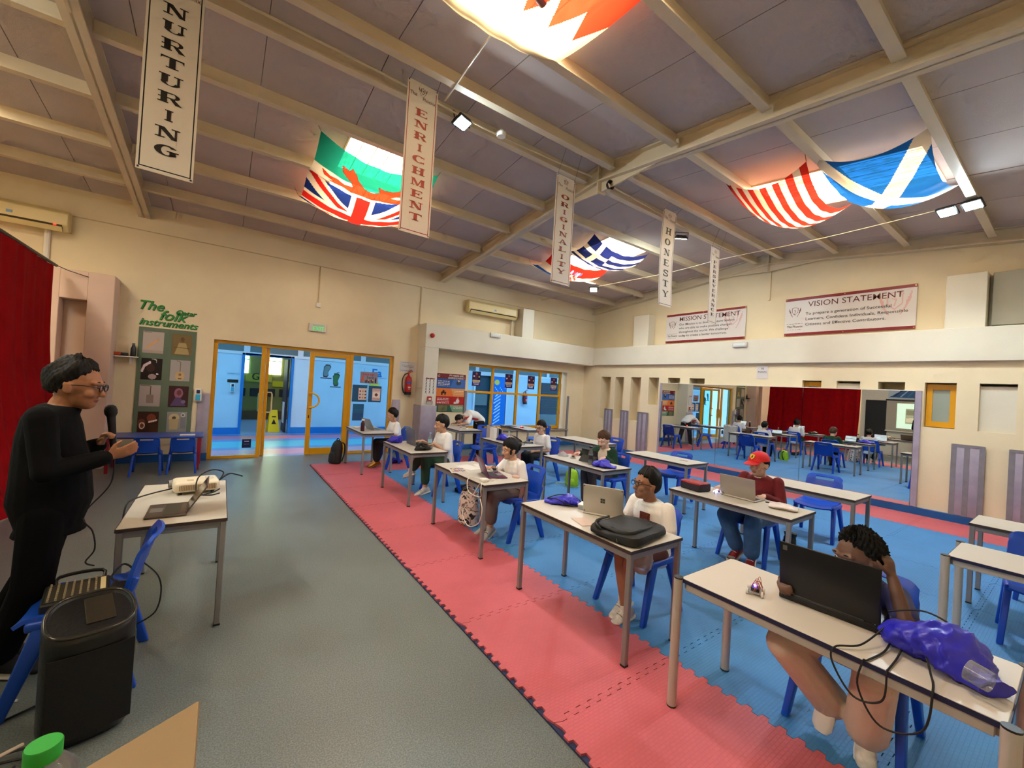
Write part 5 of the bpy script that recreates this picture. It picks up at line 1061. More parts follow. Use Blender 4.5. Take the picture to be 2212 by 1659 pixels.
def make_person(label, J, st, loc=(0,0,0), rotz=0):
    """J: joint positions in a frame whose origin is the floor under the person. st: style"""
    k = st.get('k', 1.0); kb = st.get('kb', k); vox = st.get('vox', .0075); skin = st['skin']; fw = V3(st.get('fwd', (-1,0,0)))
    pel, wai, che, nck, hd = [V3(J[q]) for q in ('pel', 'wai', 'che', 'nck', 'hd')]
    M = frame(st.get('look', tuple(fw)), st.get('headup', (0,0,1))); lat = (V3(J['shL'])-V3(J['shR'])).normalized(); hlat = (V3(J['hipL'])-V3(J['hipR'])).normalized()
    def dep(a, b, lt): return lt.cross((V3(b)-V3(a)).normalized()).normalized()
    sw, bt = st.get('shoulder', .150)*kb, st.get('belly', 1.0)
    def torso(m, g, top=True, lo=0.0):
        sh = mix(J['shL'], J['shR'], .5); d0, d1, d2 = dep(pel, wai, hlat), dep(wai, che, lat), dep(che, nck, lat); ax = (wai-pel).normalized()
        S = [(pel-ax*(.07*kb+lo), hlat*((.114 if lo > .07 else .085)*kb+g), d0*((.078*bt if lo > .07 else .06)*kb+g)), (pel-ax*(.03*kb+lo), hlat*(.128*kb+g), d0*(.088*kb+g)), (pel, hlat*(.132*kb+g), d0*(.092*kb*bt+g)), (wai, hlat*(.118*kb*(.6+.4*bt)+g), d1*(.085*kb*bt+g)), (mix(wai,che,.5), hlat.lerp(lat,.5).normalized()*(.125*kb+g), d1*(.09*kb*(.5+.5*bt)+g)), (che, lat*(.138*kb+g), d2*(.092*kb+g)), (mix(che,sh,.75), lat*(sw*.92+g), d2*(.075*kb+g)), (sh+(nck-che).normalized()*.012*kb, lat*(sw*.72+g), d2*(.060*kb+g))]
        if top: S += [(mix(sh,nck,.75), lat*(.07*kb+g), d2*(.052*kb+g)), (nck, lat*(.050*kb+g*.6), d2*(.048*kb+g*.6))]
        m.loft(S, 20)
    b = MB(); torso(b, 0); head_parts(b, hd, M, k, nck)
    for s_ in 'LR':
        sh, el, wr = [V3(J[q+s_]) for q in ('sh', 'el', 'wr')]; hp, kn, an = [V3(J[q+s_]) for q in ('hip', 'kn', 'an')]
        b.cap(sh, el, .042*kb, .033*kb); b.cap(el, wr, .034*kb, .0225*kb); b.cap(hp, kn, .068*kb, .050*kb); b.cap(kn, mix(kn,an,.35), .049*kb, .050*kb); b.cap(mix(kn,an,.35), an, .050*kb, .034*kb)
        H = st['hand'+s_]; hand(b, wr, H[0], H[1], st.get('kh', .92*k), H[2], *(H[3:] if len(H) > 3 else ()))
    body = organic('person', b, skin, None, vox, 2, .45); body.location = loc; body.rotation_euler = (0,0,rotz); tag(body, label, 'person')
    # shirt
    sm = st['shirt']; g = st.get('loose', .014); m = MB(); torso(m, g, st.get('hightop', True), st.get('untuck', .03))
    fr = st.get('sleeve', .62)
    for s_ in 'LR':
        sh, el, wr = [V3(J[q+s_]) for q in ('sh', 'el', 'wr')]
        if fr <= 1: m.cap(sh, mix(sh,el,fr), .047*kb+g*.4, .046*kb+g*.55)
        else: m.cap(sh, el, .046*kb+g*.4, .039*kb+g*.4); m.cap(el, mix(el,wr,fr-1), .039*kb+g*.4, .030*kb+g*.4)
    so = organic('shirt', m, sm, body, vox+.0015, 3)
    if st.get('collar'):
        cm = MB(); a = dep(che, nck, lat); q = []
        for i in range(17):
            t = 2*math.pi*i/16; q.append(nck-(nck-che).normalized()*.012+lat*math.cos(t)*.058*kb+a*math.sin(t)*.056*kb)
        cm.tube(q, .010*kb, 8); cm.build('collar', st['collar'], so, smooth=True)
    # trousers
    if st.get('pants'):
        m = MB(); ax = (wai-pel).normalized(); d0 = dep(pel, wai, hlat); pg = st.get('pg', .012)
        m.loft([(pel-ax*.075*kb, hlat*(.09*kb+pg), d0*(.065*kb+pg)), (pel-ax*.03*kb, hlat*(.132*kb+pg), d0*(.092*kb+pg)), (pel+ax*.05*kb, hlat*(.128*kb+pg), d0*(.092*kb*bt+pg))], 18)
        lf = st.get('leg', .93)
        for s_ in 'LR':
            hp, kn, an = [V3(J[q+s_]) for q in ('hip', 'kn', 'an')]
            if lf <= 1.0 and lf > .5: 
                e = mix(kn, an, (lf-.5)*2); m.cap(hp, kn, st.get('thigh', .074)*kb+pg, .056*kb+pg); m.cap(kn, e, .056*kb+pg, st.get('cuff', .043)*kb+pg)
            else: m.cap(hp, mix(hp,kn,lf*2), .074*kb+pg, .062*kb+pg)
        organic('trousers', m, st['pants'], body, vox+.0015, 3)
    if st.get('shoes'):
        up, sol = st['shoes'][:2]
        for s_ in 'LR': shoe(body, J['an'+s_], J['toe'+s_], up, sol, st.get('ks', kb), st['shoes'][2] if len(st['shoes']) > 2 else None)
    if st.get('hair'): make_hair(body, hd, M, k, st['hair'], LINES[st.get('hl', 'short')], st.get('hth', .016), st.get('seed', 1), st.get('tuft', .008), st.get('curl', 0))
    face(body, hd, M, k, st.get('hair') or M_iris, st.get('lips', (150, 84, 74)), st.get('glasses', False))
    return body, M
def seated(**o):
    J = dict(pel=(.04,0,.49), wai=(.03,0,.60), che=(.0,0,.76), nck=(-.02,0,.885), hd=(-.05,0,1.0),
      shL=(-.01,-.148,.845), shR=(-.01,.148,.845), elL=(-.05,-.205,.65), elR=(-.05,.205,.65), wrL=(-.27,-.11,.765), wrR=(-.27,.11,.765),
      hipL=(.0,-.075,.485), hipR=(.0,.075,.485), knL=(-.33,-.09,.50), knR=(-.33,.09,.50), anL=(-.31,-.09,.095), anR=(-.31,.09,.095), toeL=(-.46,-.095,.055), toeR=(-.46,.095,.055))
    J.update(o); return J
def skin(name, rgb):
    g_ = sum(rgb)/3; rgb = tuple(c*.84+g_*.16 for c in rgb)
    return pm('skin_'+name, rgb, .5, nscale=14, namt=.05, sub=.08)
HK = pm('hair_black', (15, 12, 11), .55, nscale=40, namt=.3, spec=.25); HB = pm('hair_brown', (78, 52, 36), .6, nscale=40, namt=.25, spec=.25)
W_T = pm('white_cotton', (238, 236, 232), .85, nscale=6, namt=.03, bump=.9, bscale=11)
table_hand = lambda side: ((-1,.15*side*-1,-.05), (0,0,-1), side, .25)
S_WG = (pm('shoe_white', (206, 202, 194), .5, nscale=28, namt=.22), pm('sole_white', (224, 220, 212), .5), pm('lace_grey', (120,118,116), .6))
# boy with glasses at the silver laptop
J = seated(hd=(-.07,.01,1.0), nck=(-.03,0,.885), wrL=(-.22,-.10,.77), wrR=(-.24,.10,.77), knL=(-.32,-.07,.50), knR=(-.30,.05,.53), anL=(-.24,.03,.13), anR=(-.30,-.04,.10), toeL=(-.39,.03,.06), toeR=(-.44,-.02,.05))
B2, M2 = make_person('boy with glasses and white T-shirt behind the silver laptop', J, dict(k=.98, kb=.98, skin=skin('tan', (156, 102, 72)), look=(-1,.42,.14), hair=HK, hl='short', hth=.022, tuft=.008, seed=4, shirt=W_T, sleeve=.74, untuck=.05, pants=pm('russet_shorts', (92, 40, 30), .8), leg=.42, shoes=S_WG, glasses=True, handL=table_hand(1), handR=table_hand(-1), vox=.0065, loose=.02, fwd=(-1,0,0)), (2.83, 1.985, -.02))
MB().obox((-.113,-.02,.775), (.002,0,0), (0,.045,0), (0,0,.028)).build('shirt_print', pm('print_rust', (96, 34, 26), .7, nscale=60, namt=.8), B2)
# dark haired boy behind the big black laptop, one hand at his head
J = seated(pel=(.05,0,.49), wai=(.01,0,.60), che=(-.07,0,.735), nck=(-.145,-.02,.835), hd=(-.195,-.035,.94), shL=(-.11,-.165,.80), shR=(-.11,.13,.80), elL=(-.28,-.235,.75), elR=(-.25,.24,.72), wrL=(-.20,-.165,.905), wrR=(-.385,.215,.78),
  knL=(-.37,-.16,.48), knR=(-.44,.17,.49), anL=(-.19,-.10,.14), anR=(-.16,.05,.17), toeL=(-.30,-.13,.05), toeR=(-.19,.06,.05))
B1, M1 = make_person('boy in a navy shirt holding his head behind the big black laptop', J, dict(k=1.0, kb=1.0, skin=skin('deep', (96, 58, 38)), look=(-1,.62,-.12), hair=pm('hair_curly_black', (12, 10, 9), .7, spec=.2), hl='high', hth=.024, tuft=.006, curl=.008, seed=8, shirt=pm('navy_shirt', (44, 42, 88), .8, nscale=5, namt=.1), sleeve=.8, pants=pm('beige_trousers', (208, 192, 172), .85, nscale=5, namt=.06, bump=.9, bscale=10), pg=.026, leg=.97, cuff=.062, shoes=S_WG, handL=((.15,.25,1), (.35,1,-.1), -1, .45, .1), handR=((-.75,-.35,.05), (0,-.4,-1), -1, .5), vox=.0062, lips=(110, 60, 52)), (2.80, .68, 0))
# girl with the purple laptop
J = seated(hd=(-.065,.02,.975), nck=(-.03,0,.87), shL=(-.01,-.138,.83), shR=(-.01,.138,.83), elL=(.0,-.20,.62), wrL=(-.02,-.17,.47), elR=(-.12,.17,.70), wrR=(-.24,.12,.775), anL=(-.33,-.06,.12), anR=(-.30,.07,.12), toeL=(-.47,-.10,.06), toeR=(-.44,.10,.06))
G3, MG = make_person('girl with tied black hair and white T-shirt at the purple laptop', J, dict(k=.95, kb=.93, skin=skin('light_a', (206, 146, 112)), look=(-1,.10,-.06), hair=HK, hl='girl', hth=.020, tuft=.007, seed=3, shirt=W_T, sleeve=.74, untuck=.06, loose=.022, pants=pm('taupe_trousers', (104, 90, 86), .85, nscale=5, namt=.08, bump=.9, bscale=10), leg=.84, cuff=.056, pg=.015, shoes=(pm('shoe_grey', (176, 174, 168), .6), pm('sole_white', (224,220,212), .5), pm('lace_dark', (40,40,44), .6)), handL=((0,-.1,-1), (-1,0,0), 1, .3), handR=table_hand(-1)), (2.835, 3.85, -.02))
m = MB(); hp = V3(J['hd'])
for a in range(9): t = a*.7; m.ell(hp+Vector((.105+.02*math.cos(t), -.01+.03*math.sin(t*1.3), .055+.035*math.sin(t))), (.028,.026,.03))
organic('hair_bun', m, HK, G3, .007, 2)
m = MB()
for s_ in (-1, 1): m.ell(hp+MG@Vector((.030, s_*.074, -.012)), (.016,.008,.036), MG)
organic('side_locks', m, HK, G3, .006, 2)
# boy in green trousers
J = seated(pel=(.06,0,.50), che=(.01,0,.79), nck=(-.02,0,.925), hd=(-.055,.0,1.045), shL=(0,-.155,.88), shR=(0,.155,.88), wai=(.04,0,.62), wrL=(-.22,-.12,.775), wrR=(-.30,.12,.785), knL=(-.32,-.10,.52), anL=(-.30,-.08,.10), toeL=(-.46,-.08,.055), knR=(-.30,.10,.56), anR=(-.36,.34,.28), toeR=(-.42,.48,.22))
B4, _ = make_person('boy in white T-shirt and green trousers at the tall grey laptop', J, dict(k=1.02, kb=1.0, skin=skin('light_b', (206, 150, 116)), look=(-1,.12,-.08), hair=HK, hl='fringe', hth=.026, tuft=.006, seed=5, shirt=W_T, sleeve=.74, untuck=.06, loose=.024, pants=pm('green_trousers', (34, 66, 42), .85, nscale=5, namt=.1, bump=.9, bscale=10), leg=.86, pg=.02, shoes=S_WG, handL=table_hand(1), handR=table_hand(-1)), (2.855, 5.76, 0))
# boy with gold shoes
J = seated(hd=(-.06,.01,1.01), knL=(-.30,-.08,.50), knR=(-.30,.10,.50), anL=(-.30,.02,.13), anR=(-.28,.14,.13), toeL=(-.44,.06,.07), toeR=(-.43,.18,.07), wrL=(-.2,-.1,.70), wrR=(-.22,.12,.70))
B5, _ = make_person('boy in white T-shirt with gold shoes by the glass doors', J, dict(k=.98, kb=.95, skin=skin('light_c', (190, 136, 100)), look=(-1,.35,-.12), hair=HK, hl='short', hth=.022, tuft=.006, seed=6, shirt=W_T, sleeve=.74, untuck=.05, loose=.022, pants=pm('black_trousers', (18, 17, 19), .85), leg=.93, shoes=(pm('gold_leather', (150, 104, 34), .28, .7), pm('gold_sole', (120, 84, 40), .5)), handL=table_hand(1), handR=table_hand(-1)), (2.76, 7.69, 0))
# far boy with glasses, hands in his lap
J = seated(hd=(-.05,0,1.0), elL=(.0,-.20,.62), elR=(.0,.20,.62), wrL=(-.18,-.045,.585), wrR=(-.18,.045,.585))
B8, _ = make_person('far boy with glasses, black hair and hands in his lap', J, dict(k=.98, kb=.97, skin=skin('light_d', (214, 160, 126)), look=(-1,-.25,-.04), hair=HK, hl='fringe', hth=.026, tuft=.005, seed=7, shirt=W_T, sleeve=.74, untuck=.05, loose=.02, pants=pm('black_trousers', (18,17,19), .85), leg=.93, shoes=(M_black, M_black), glasses=True, handL=((-.6,.5,-.2), (0,.3,-1), 1, .6), handR=((-.6,-.5,-.2), (0,-.3,-1), -1, .6), vox=.008), (4.93, 5.88, -.04))
# boy in the green jacket
J = seated(hd=(-.07,0,.995), wrL=(-.20,-.16,.775), wrR=(-.33,.22,.79), elR=(-.14,.22,.74), shL=(-.01,-.145,.84), shR=(-.01,.145,.84), knL=(-.30,-.02,.53), knR=(-.30,.12,.52))
B7, _ = make_person('brown haired boy in a dark green jacket', J, dict(k=1.0, kb=.98, skin=skin('fair', (226, 176, 148)), look=(-1,-.12,-.30), hair=HB, hl='fringe', hth=.024, tuft=.010, seed=9, shirt=pm('cream_tee', (214, 196, 176), .85), sleeve=.5, pants=pm('brown_grey_trousers', (88, 70, 64), .85, nscale=4, namt=.08), leg=.93, shoes=(M_black, M_black), handL=table_hand(1), handR=table_hand(-1), vox=.008), (4.76, 4.18, -.02))
jm = MB()
for s_ in 'LR':
    sg = -1 if s_ == 'L' else 1; sh, el, wr = [V3(J[q+s_]) for q in ('sh','el','wr')]
    jm.cap(sh, el, .064, .056); jm.cap(el, mix(el,wr,.85), .056, .044); jm.loft([((.06,sg*.12,.40), (.08,0,0), (0,.055,0)), ((.05,sg*.115,.55), (.10,0,0), (0,.055,0)), ((.02,sg*.10,.74), (.11,0,0), (0,.075,0)), ((.01,sg*.09,.86), (.08,0,0), (0,.07,0))], 14)
jm.loft([((.11,0,.40), (.045,0,0), (0,.16,0)), ((.10,0,.6), (.045,0,0), (0,.15,0)), ((.07,0,.8), (.04,0,0), (0,.15,0)), ((.05,0,.90), (.03,0,0), (0,.08,0))], 14)
organic('jacket', jm, pm('green_fleece', (22, 58, 38), .95, nscale=12, namt=.15), B7, .009, 3)
# boy in the red cap
J = seated(pel=(.06,0,.49), che=(.02,0,.78), nck=(0,0,.91), hd=(-.04,0,1.02), shL=(.02,-.165,.865), shR=(.02,.165,.865), elL=(-.03,-.23,.66), elR=(-.08,.23,.70), wrL=(-.20,-.13,.74), wrR=(-.34,.22,.775), knL=(-.34,-.10,.50), knR=(-.35,.17,.49), anL=(-.26,-.07,.11), anR=(-.20,.10,.13), toeL=(-.38,-.10,.055), toeR=(-.33,.12,.06))
B6, M6 = make_person('boy in a red cap and dark red jumper behind a silver laptop', J, dict(k=1.0, kb=1.06, skin=skin('light_e', (210, 158, 128)), look=(-1,.22,-.10), hair=HK, hl='side', hth=.014, tuft=.004, seed=2, shirt=pm('dark_red_knit', (104, 18, 26), .9, nscale=8, namt=.08, bump=.9, bscale=10), sleeve=1.85, collar=pm('pale_collar', (216, 200, 190), .8), loose=.018, pants=pm('blue_denim', (72, 98, 128), .85, nscale=6, namt=.28, bump=.9, bscale=10), leg=.93, pg=.022, cuff=.05, shoes=(pm('shoe_red', (150, 24, 30), .45), pm('sole_white', (224,220,212), .5), pm('lace_white', (220,216,210), .6)), handL=table_hand(1), handR=((-1,.1,.0), (0,-.3,-1), -1, .4)), (4.74, 2.02, 0))
cp = MB(); hp = V3(J['hd']); C = lambda x, y, z: hp+M6@Vector((x,y,z)); nu, nv = 28, 10
M_cap = pm('red_cap_cotton', (206, 20, 26), .7, nscale=20, namt=.05)
cp.grid(lambda u, v: C(-.005+.114*math.cos(v*math.pi/2)*math.cos(u*2*math.pi), .094*math.cos(v*math.pi/2)*math.sin(u*2*math.pi), .050+.098*math.sin(v*math.pi/2)), nu, nv); CAP = cp.build('cap', M_cap, B6, smooth=True, solid=.005)
MB().grid(lambda u, v: C(.075+.10*v*math.sin(math.pi*(.12+.76*u))+.03*math.sin(math.pi*u), -.078*math.cos(math.pi*u)*(1-.15*v), .052-.018*v-.012*(2*u-1)**2), 16, 6).build('brim', M_cap, CAP, smooth=True, solid=.006)
MB().ell(C(-.005,0,.15), (.008,.008,.006)).build('button', M_cap, CAP)
sh = MB(); o = C(.098, 0, .098); ex = M6@Vector((0,1,0)); ey = (M6@Vector((-.42,0,.9))).normalized(); ez = ex.cross(ey)
out = [(-.024,.022),(0,.028),(.024,.022),(.022,-.008),(0,-.03),(-.022,-.008)]
sg = 1 if ez.dot(M6@Vector((1,0,0))) > 0 else -1
sh.prism(out, lambda u, v: o+ex*u+ey*v, lambda u, v: o+ex*u+ey*v+ez*sg*.006); BD = sh.build('shield_badge', pm('badge_yellow', (230, 196, 40), .5), CAP)
hs = [(-.010,-.016),(-.006,-.004),(-.012,.004),(-.004,.012),(.004,.016),(.010,.010),(.006,.006),(.008,-.002),(.004,-.008),(.008,-.016),(.002,-.012),(-.002,-.006),(-.006,-.018)]
MB().prism(hs, lambda u, v: o+ex*u+ey*v+ez*sg*.006, lambda u, v: o+ex*u+ey*v+ez*sg*.0075).build('horse_mark', M_black, BD)
# person bending over the desk by the window
J = dict(pel=(.10,0,.86), wai=(.0,0,.95), che=(-.17,0,.99), nck=(-.32,0,.93), hd=(-.42,0,.86), shL=(-.25,-.16,.93), shR=(-.25,.16,.93), elL=(-.33,-.22,.80), elR=(-.33,.20,.80), wrL=(-.47,-.14,.775), wrR=(-.47,.10,.775), hipL=(.10,-.085,.80), hipR=(.10,.085,.80), knL=(.05,-.13,.45), knR=(.12,.15,.45), anL=(.02,-.16,.09), anR=(.16,.20,.09), toeL=(-.13,-.17,.05), toeR=(.01,.20,.05))
BD_, _ = make_person('person in a white and red top bending over the desk by the window', J, dict(k=.98, kb=1.06, skin=skin('light_f', (200, 148, 122)), look=(-.55,-.1,-.85), headup=(-.8,0,.5), hair=HK, hl='short', hth=.014, tuft=.004, seed=11, shirt=W_T, sleeve=.8, loose=.02, pants=pm('black_trousers', (18,17,19), .85), leg=.95, pg=.016, shoes=(M_black, pm('sole_white', (224,220,212), .5), pm('lace_white', (220,216,210), .6)), handL=table_hand(1), handR=table_hand(-1), vox=.008), (4.97, 8.42, 0))
m = MB(); m.add([(-.20,-.205,.93),(-.02,-.175,.90),(-.04,-.172,.87),(-.22,-.20,.90)], [(0,1,2,3)]); m.add([(-.30,-.20,.96),(-.26,-.2,.88),(-.34,-.17,.85),(-.38,-.14,.93)], [(0,1,2,3)]); m.build('red_panel', M_red, BD_, solid=.006)
# standing man with the microphone
J = dict(pel=(0,.02,.90), wai=(-.0,.01,1.02), che=(-.01,0,1.24), nck=(.02,0,1.43), hd=(.075,-.01,1.535), shL=(-.01,.195,1.375), shR=(-.01,-.195,1.375), elL=(.03,.225,1.12), elR=(.03,-.235,1.10), wrL=(.165,.10,1.19), wrR=(.24,-.13,1.155), hipL=(0,.085,.86), hipR=(0,-.075,.86), knL=(-.07,.13,.48), knR=(-.02,-.10,.48), anL=(-.24,.16,.10), anR=(-.14,-.04,.10), toeL=(-.06,.17,.05), toeR=(.04,-.06,.05))
MAN, MM = make_person('standing man in black with glasses speaking into a microphone', J, dict(k=1.09, kb=1.17, fwd=(1,0,0), skin=skin('brown', (166, 104, 66)), look=(1,-.12,-.10), hair=pm('hair_dark_grey', (22, 18, 17), .6, nscale=30, namt=.5, spec=.2), hl='high', hth=.024, tuft=.018, curl=.0025, seed=12, shoulder=.165, belly=1.32, shirt=pm('black_jumper', (9, 9, 12), .9, nscale=6, namt=.2, spec=.15, bump=.9, bscale=9), sleeve=1.9, collar=pm('black_collar', (13, 12, 17), .8), untuck=.10, loose=.026, pants=pm('black_denim', (8, 8, 11), .9, nscale=8, namt=.2, spec=.12), pg=.016, thigh=.070, leg=.96, shoes=(pm('shoe_black_canvas', (20, 20, 26), .7), pm('sole_cream', (196, 188, 172), .6)), glasses=True, handL=((.35,-.25,.95), (.9,-.3,-.3), 1, .85, 0, .9), handR=((.95,.15,.35), (-.2,.9,.3), -1, .22, .25), vox=.0068, lips=(140, 78, 60)), (-.73, 3.30, 0))
b = V3(J['wrL'])+Vector((.055,-.02,.06)); a = Vector((-.08,-.12,1)).normalized(); MAN_W = Vector((-.73,3.30,0))
t = thing('microphone', 'black handheld microphone in the standing man\'s fist', 'microphone', tuple(MAN_W)); MB().lathe([(0,-.09),(.013,-.09),(.016,-.05),(.020,.10),(.021,.115),(0,.115)], 16, b, a).build('handle', M_black, t, smooth=True); MB().lathe([(0,.112),(.022,.115),(.029,.13),(.030,.15),(.024,.172),(.012,.182),(0,.184)], 18, b, a).build('grille', pm('mic_grille', (20, 19, 20), .55, .5, bump=.5, bscale=400), t, smooth=True)
MB().tube([J['wrR']+0*Vector((0,0,0)) if False else tuple(V3(J['wrR'])+Vector((-.03+.0*c, .030*math.cos(c), .030*math.sin(c)))) for c in [2*math.pi*q/14 for q in range(15)]], .008, 6).build('wristwatch', pm('steel_strap', (170, 168, 166), .25, 1), MAN, smooth=True)
MIC_END = MAN_W+b-a*.09
# ================================================================== THINGS ON AND AROUND THE DESKS
ZT, ZT1 = .73, .712
def laptop(label, loc, rotz, w, d, lid, ang, col, keys=(40,40,44), th=.014, screen=None, baseth=None):
    """hinge on the -x side, user on the +x side; ang = lid angle from the base"""
    t = thing('laptop', label, 'laptop', loc, rotz); bt = baseth or th; m = pm('shell_%d_%d_%d' % col, col, .35, .35); hw = w/2
    MB().box(-d/2, d/2, -hw, hw, .002, bt).build('base', m, t, .005, 2, True)
    MB().box(-d/2+.04, d/2-.09, -hw+.02, hw-.02, bt, bt+.0015).build('keyboard', pm('keys_%d_%d_%d' % keys, keys, .6), t)
    MB().box(d/2-.08, d/2-.015, -.05, .05, bt, bt+.0008).build('touchpad', pm('pad_grey', (120,118,116), .4), t)
    a = math.radians(180-ang); dirv = Vector((-math.cos(math.radians(180-ang)) if False else math.cos(math.radians(ang)), 0, math.sin(math.radians(ang)))); nrm = Vector((math.sin(math.radians(ang)), 0, -math.cos(math.radians(ang)))); o = Vector((-d/2+.006, 0, bt+.002))
    L = MB().obox(o+dirv*lid/2, dirv*lid/2, (0,hw,0), nrm*.0035).build('lid', m, t, .004, 2, True)
    s = MB(); c = o+dirv*lid/2+nrm*.0038; s.obox(c, dirv*(lid/2-.012), (0,hw-.01,0), nrm*.0004); s.build('screen', screen or pm('dark_screen', (14,16,22), .15), L)
    MB().cyl((-d/2+.006,-hw*.7,bt), (-d/2+.006,hw*.7,bt), .006, n=8).build('hinge', m, t)
    return t, o, dirv, nrm, L
M_scr = None
def screen_img():
    m = emit('lit_screen', (216, 232, 240), 1.1, .25, 9); return m
SCRM = screen_img()
l, o, dv, nr, L = laptop('big black laptop on the nearest desk', (2.49, .70, ZT1), .07, .385, .26, .255, 98, (30,28,32), (18,18,20), .03, SCRM, .034)
MB().obox(o+dv*.228-nr*.0042+Vector((0,.168,0)), dv*.012, (0,.009,0), nr*.0006).build('lid_mark', pm('lid_mark_grey', (110,106,102), .3, .5), L)
l, o, dv, nr, L = laptop('silver laptop with a four-square mark on its lid', (2.545, 2.20, ZT), .48, .31, .22, .225, 99, (186,180,170), (160,156,150), .012, SCRM)
q = MB()
for a in (-1, 1):
    for b in (-1, 1): q.obox(o+dv*(.1125+a*.0092)-nr*.0042+Vector((0,b*.0092,0)), dv*.008, (0,.008,0), nr*.0006)
q.build('lid_mark', pm('mark_dark_green', (44, 60, 50), .4), L)
for a, b in ((.012,-.145), (.012,.145), (.213,-.145), (.213,.145)): MB().cyl(tuple(o+dv*a-nr*.003+Vector((0,b,0))), tuple(o+dv*a-nr*.0055+Vector((0,b,0))), .006, n=10).build('rubber_foot', pm('foot_grey', (110,106,100), .5), L)
laptop('purple laptop on the girl\'s desk', (2.43, 3.66, ZT), -.28, .30, .21, .205, 112, (98, 40, 84), (60,58,60), .012, SCRM)
laptop('tall grey laptop of the boy in green trousers', (2.49, 5.86, ZT), .0, .36, .25, .235, 96, (112, 112, 120), (30,30,34), .014, SCRM)
laptop('silver laptop on the desk by the glass doors', (2.44, 7.82, ZT), .18, .33, .23, .215, 118, (150, 152, 156), (50,52,56), .014, SCRM)
laptop('silver laptop of the boy in the red cap', (4.30, 1.98, ZT), 0, .335, .235, .205, 100, (164, 156, 146), (50,50,52), .013, SCRM)
t, o, dv, nr, L = laptop('black tablet with a keyboard cover before the green jacket', (4.27, 3.93, ZT), .05, .27, .2, .17, 108, (30,32,30), (22,22,24), .008, SCRM); MB().obox((-.155,0,.05), (.04,0,.045), (0,.135,0), (.002,0,-.002)).build('kickstand', pm('stand_dark', (44,46,44), .6), t)
laptop('dark tablet tilted low before the far boy with glasses', (4.43, 5.72, ZT), -.3, .28, .17, .19, 148, (32,34,38), (22,22,24), .01, SCRM)
laptop('open dark laptop beside the projector', (-.24, 3.56, ZT-ZM), math.pi, .31, .215, .205, 122, (92, 80, 74), (58,54,44), .014)
# ---- soft bags
from mathutils import noise as mnoise
def blob(mb, secs, n=22, amp=.012, seed=0, z0=None, crease=1.0):
    """soft crumpled solid lofted through the sections"""
    n = 44; S = []
    for i in range(len(secs)-1):
        for q in range(5):
            t = q/5; a, b = secs[i], secs[i+1]; S.append(tuple(V3(a[m]).lerp(V3(b[m]), t) for m in range(3)))
    S.append(tuple(V3(x) for x in secs[-1])); P = []; F = []; m = len(S); o = Vector((seed*3.1, seed*1.7, seed*.9))
    for k, (c, U, Vv) in enumerate(S):
        for i in range(n):
            t = 2*math.pi*i/n; p = c+U*math.cos(t)+Vv*math.sin(t)
            q1 = mnoise.noise(p*9+o); q2 = abs(mnoise.noise(p*17+o*2)); q3 = abs(mnoise.noise(p*34+o))
            f = 1+amp*10*(.9*q1-1.1*q2*crease-.5*q3*crease+.35)
            p = c+(p-c)*f
            if z0 is not None and p.z < z0: p.z = z0
            P.append(p)
    for k in range(m-1):
        for i in range(n): j = (i+1) % n; F.append((k*n+i, k*n+j, (k+1)*n+j, (k+1)*n+i))
    F.append(tuple(range(n-1,-1,-1))); F.append(tuple((m-1)*n+i for i in range(n))); return mb.add(P, F)
M_bag = pm('blue_nylon', (40, 36, 186), .38, nscale=4, namt=.12, bump=.35, bscale=20); M_cord = pm('black_cord', (16,16,18), .7)
def drawbag(label, pts, wid, hgt, z, cords=True, seed=1, mouth=True):
    t = thing('drawstring_bag', label, 'bag', (pts[0][0], pts[0][1], z), group='blue drawstring bags'); o = V3((pts[0][0], pts[0][1], 0)); n = len(pts); secs = []
    sub = []
    for i in range(n-1):
        for k in range(4): sub.append(V3((*pts[i],0)).lerp(V3((*pts[i+1],0)), k/4))
    sub.append(V3((*pts[-1],0))); N = len(sub)
    for k, p in enumerate(sub):
        u = k/(N-1); d = (sub[min(k+1,N-1)]-sub[max(k-1,0)]).normalized(); s_ = Vector((-d.y, d.x, 0)); f = (math.sin(math.pi*min(1, .12+u*.95))**.55) if u < .9 else .45
        f = max(.18, f)*(1 if u > .02 else .55); h = hgt*f*(1+.2*math.sin(u*9+seed)); secs.append((p-o+Vector((0,0,h*.55)), s_*wid*f*(1+.12*math.sin(u*13+seed*2)), Vector((0,0,h*.55))))
    blob(MB(), secs, 24, .03, seed, .001).build('bag', M_bag, t, smooth=True, autosm=75)
    if cords:
        e = sub[-1]-o; c = MB(); sd = Vector((-(sub[-1]-sub[0]).y, (sub[-1]-sub[0]).x, 0)).normalized()
        c.tube([e+Vector((0,0,hgt*.4)), e*.7+sd*wid*.8+Vector((0,0,hgt*.9)), e*.35+sd*wid*1.05+Vector((0,0,hgt*.35)), sd*wid*.9+Vector((0,0,.01))], .004, 6, 6); c.tube([e+Vector((0,0,hgt*.4)), e*.6+Vector((0,0,hgt*1.18)), e*.2+Vector((0,0,hgt*.95)), Vector((0,0,hgt*.4))], .004, 6, 6); c.build('cord', M_cord, t)
    return t
t = drawbag('big blue drawstring bag with black cords on the nearest desk', [(2.42,.47), (2.36,.36), (2.30,.24), (2.24,.16)], .135, .125, ZT1, False, 3)
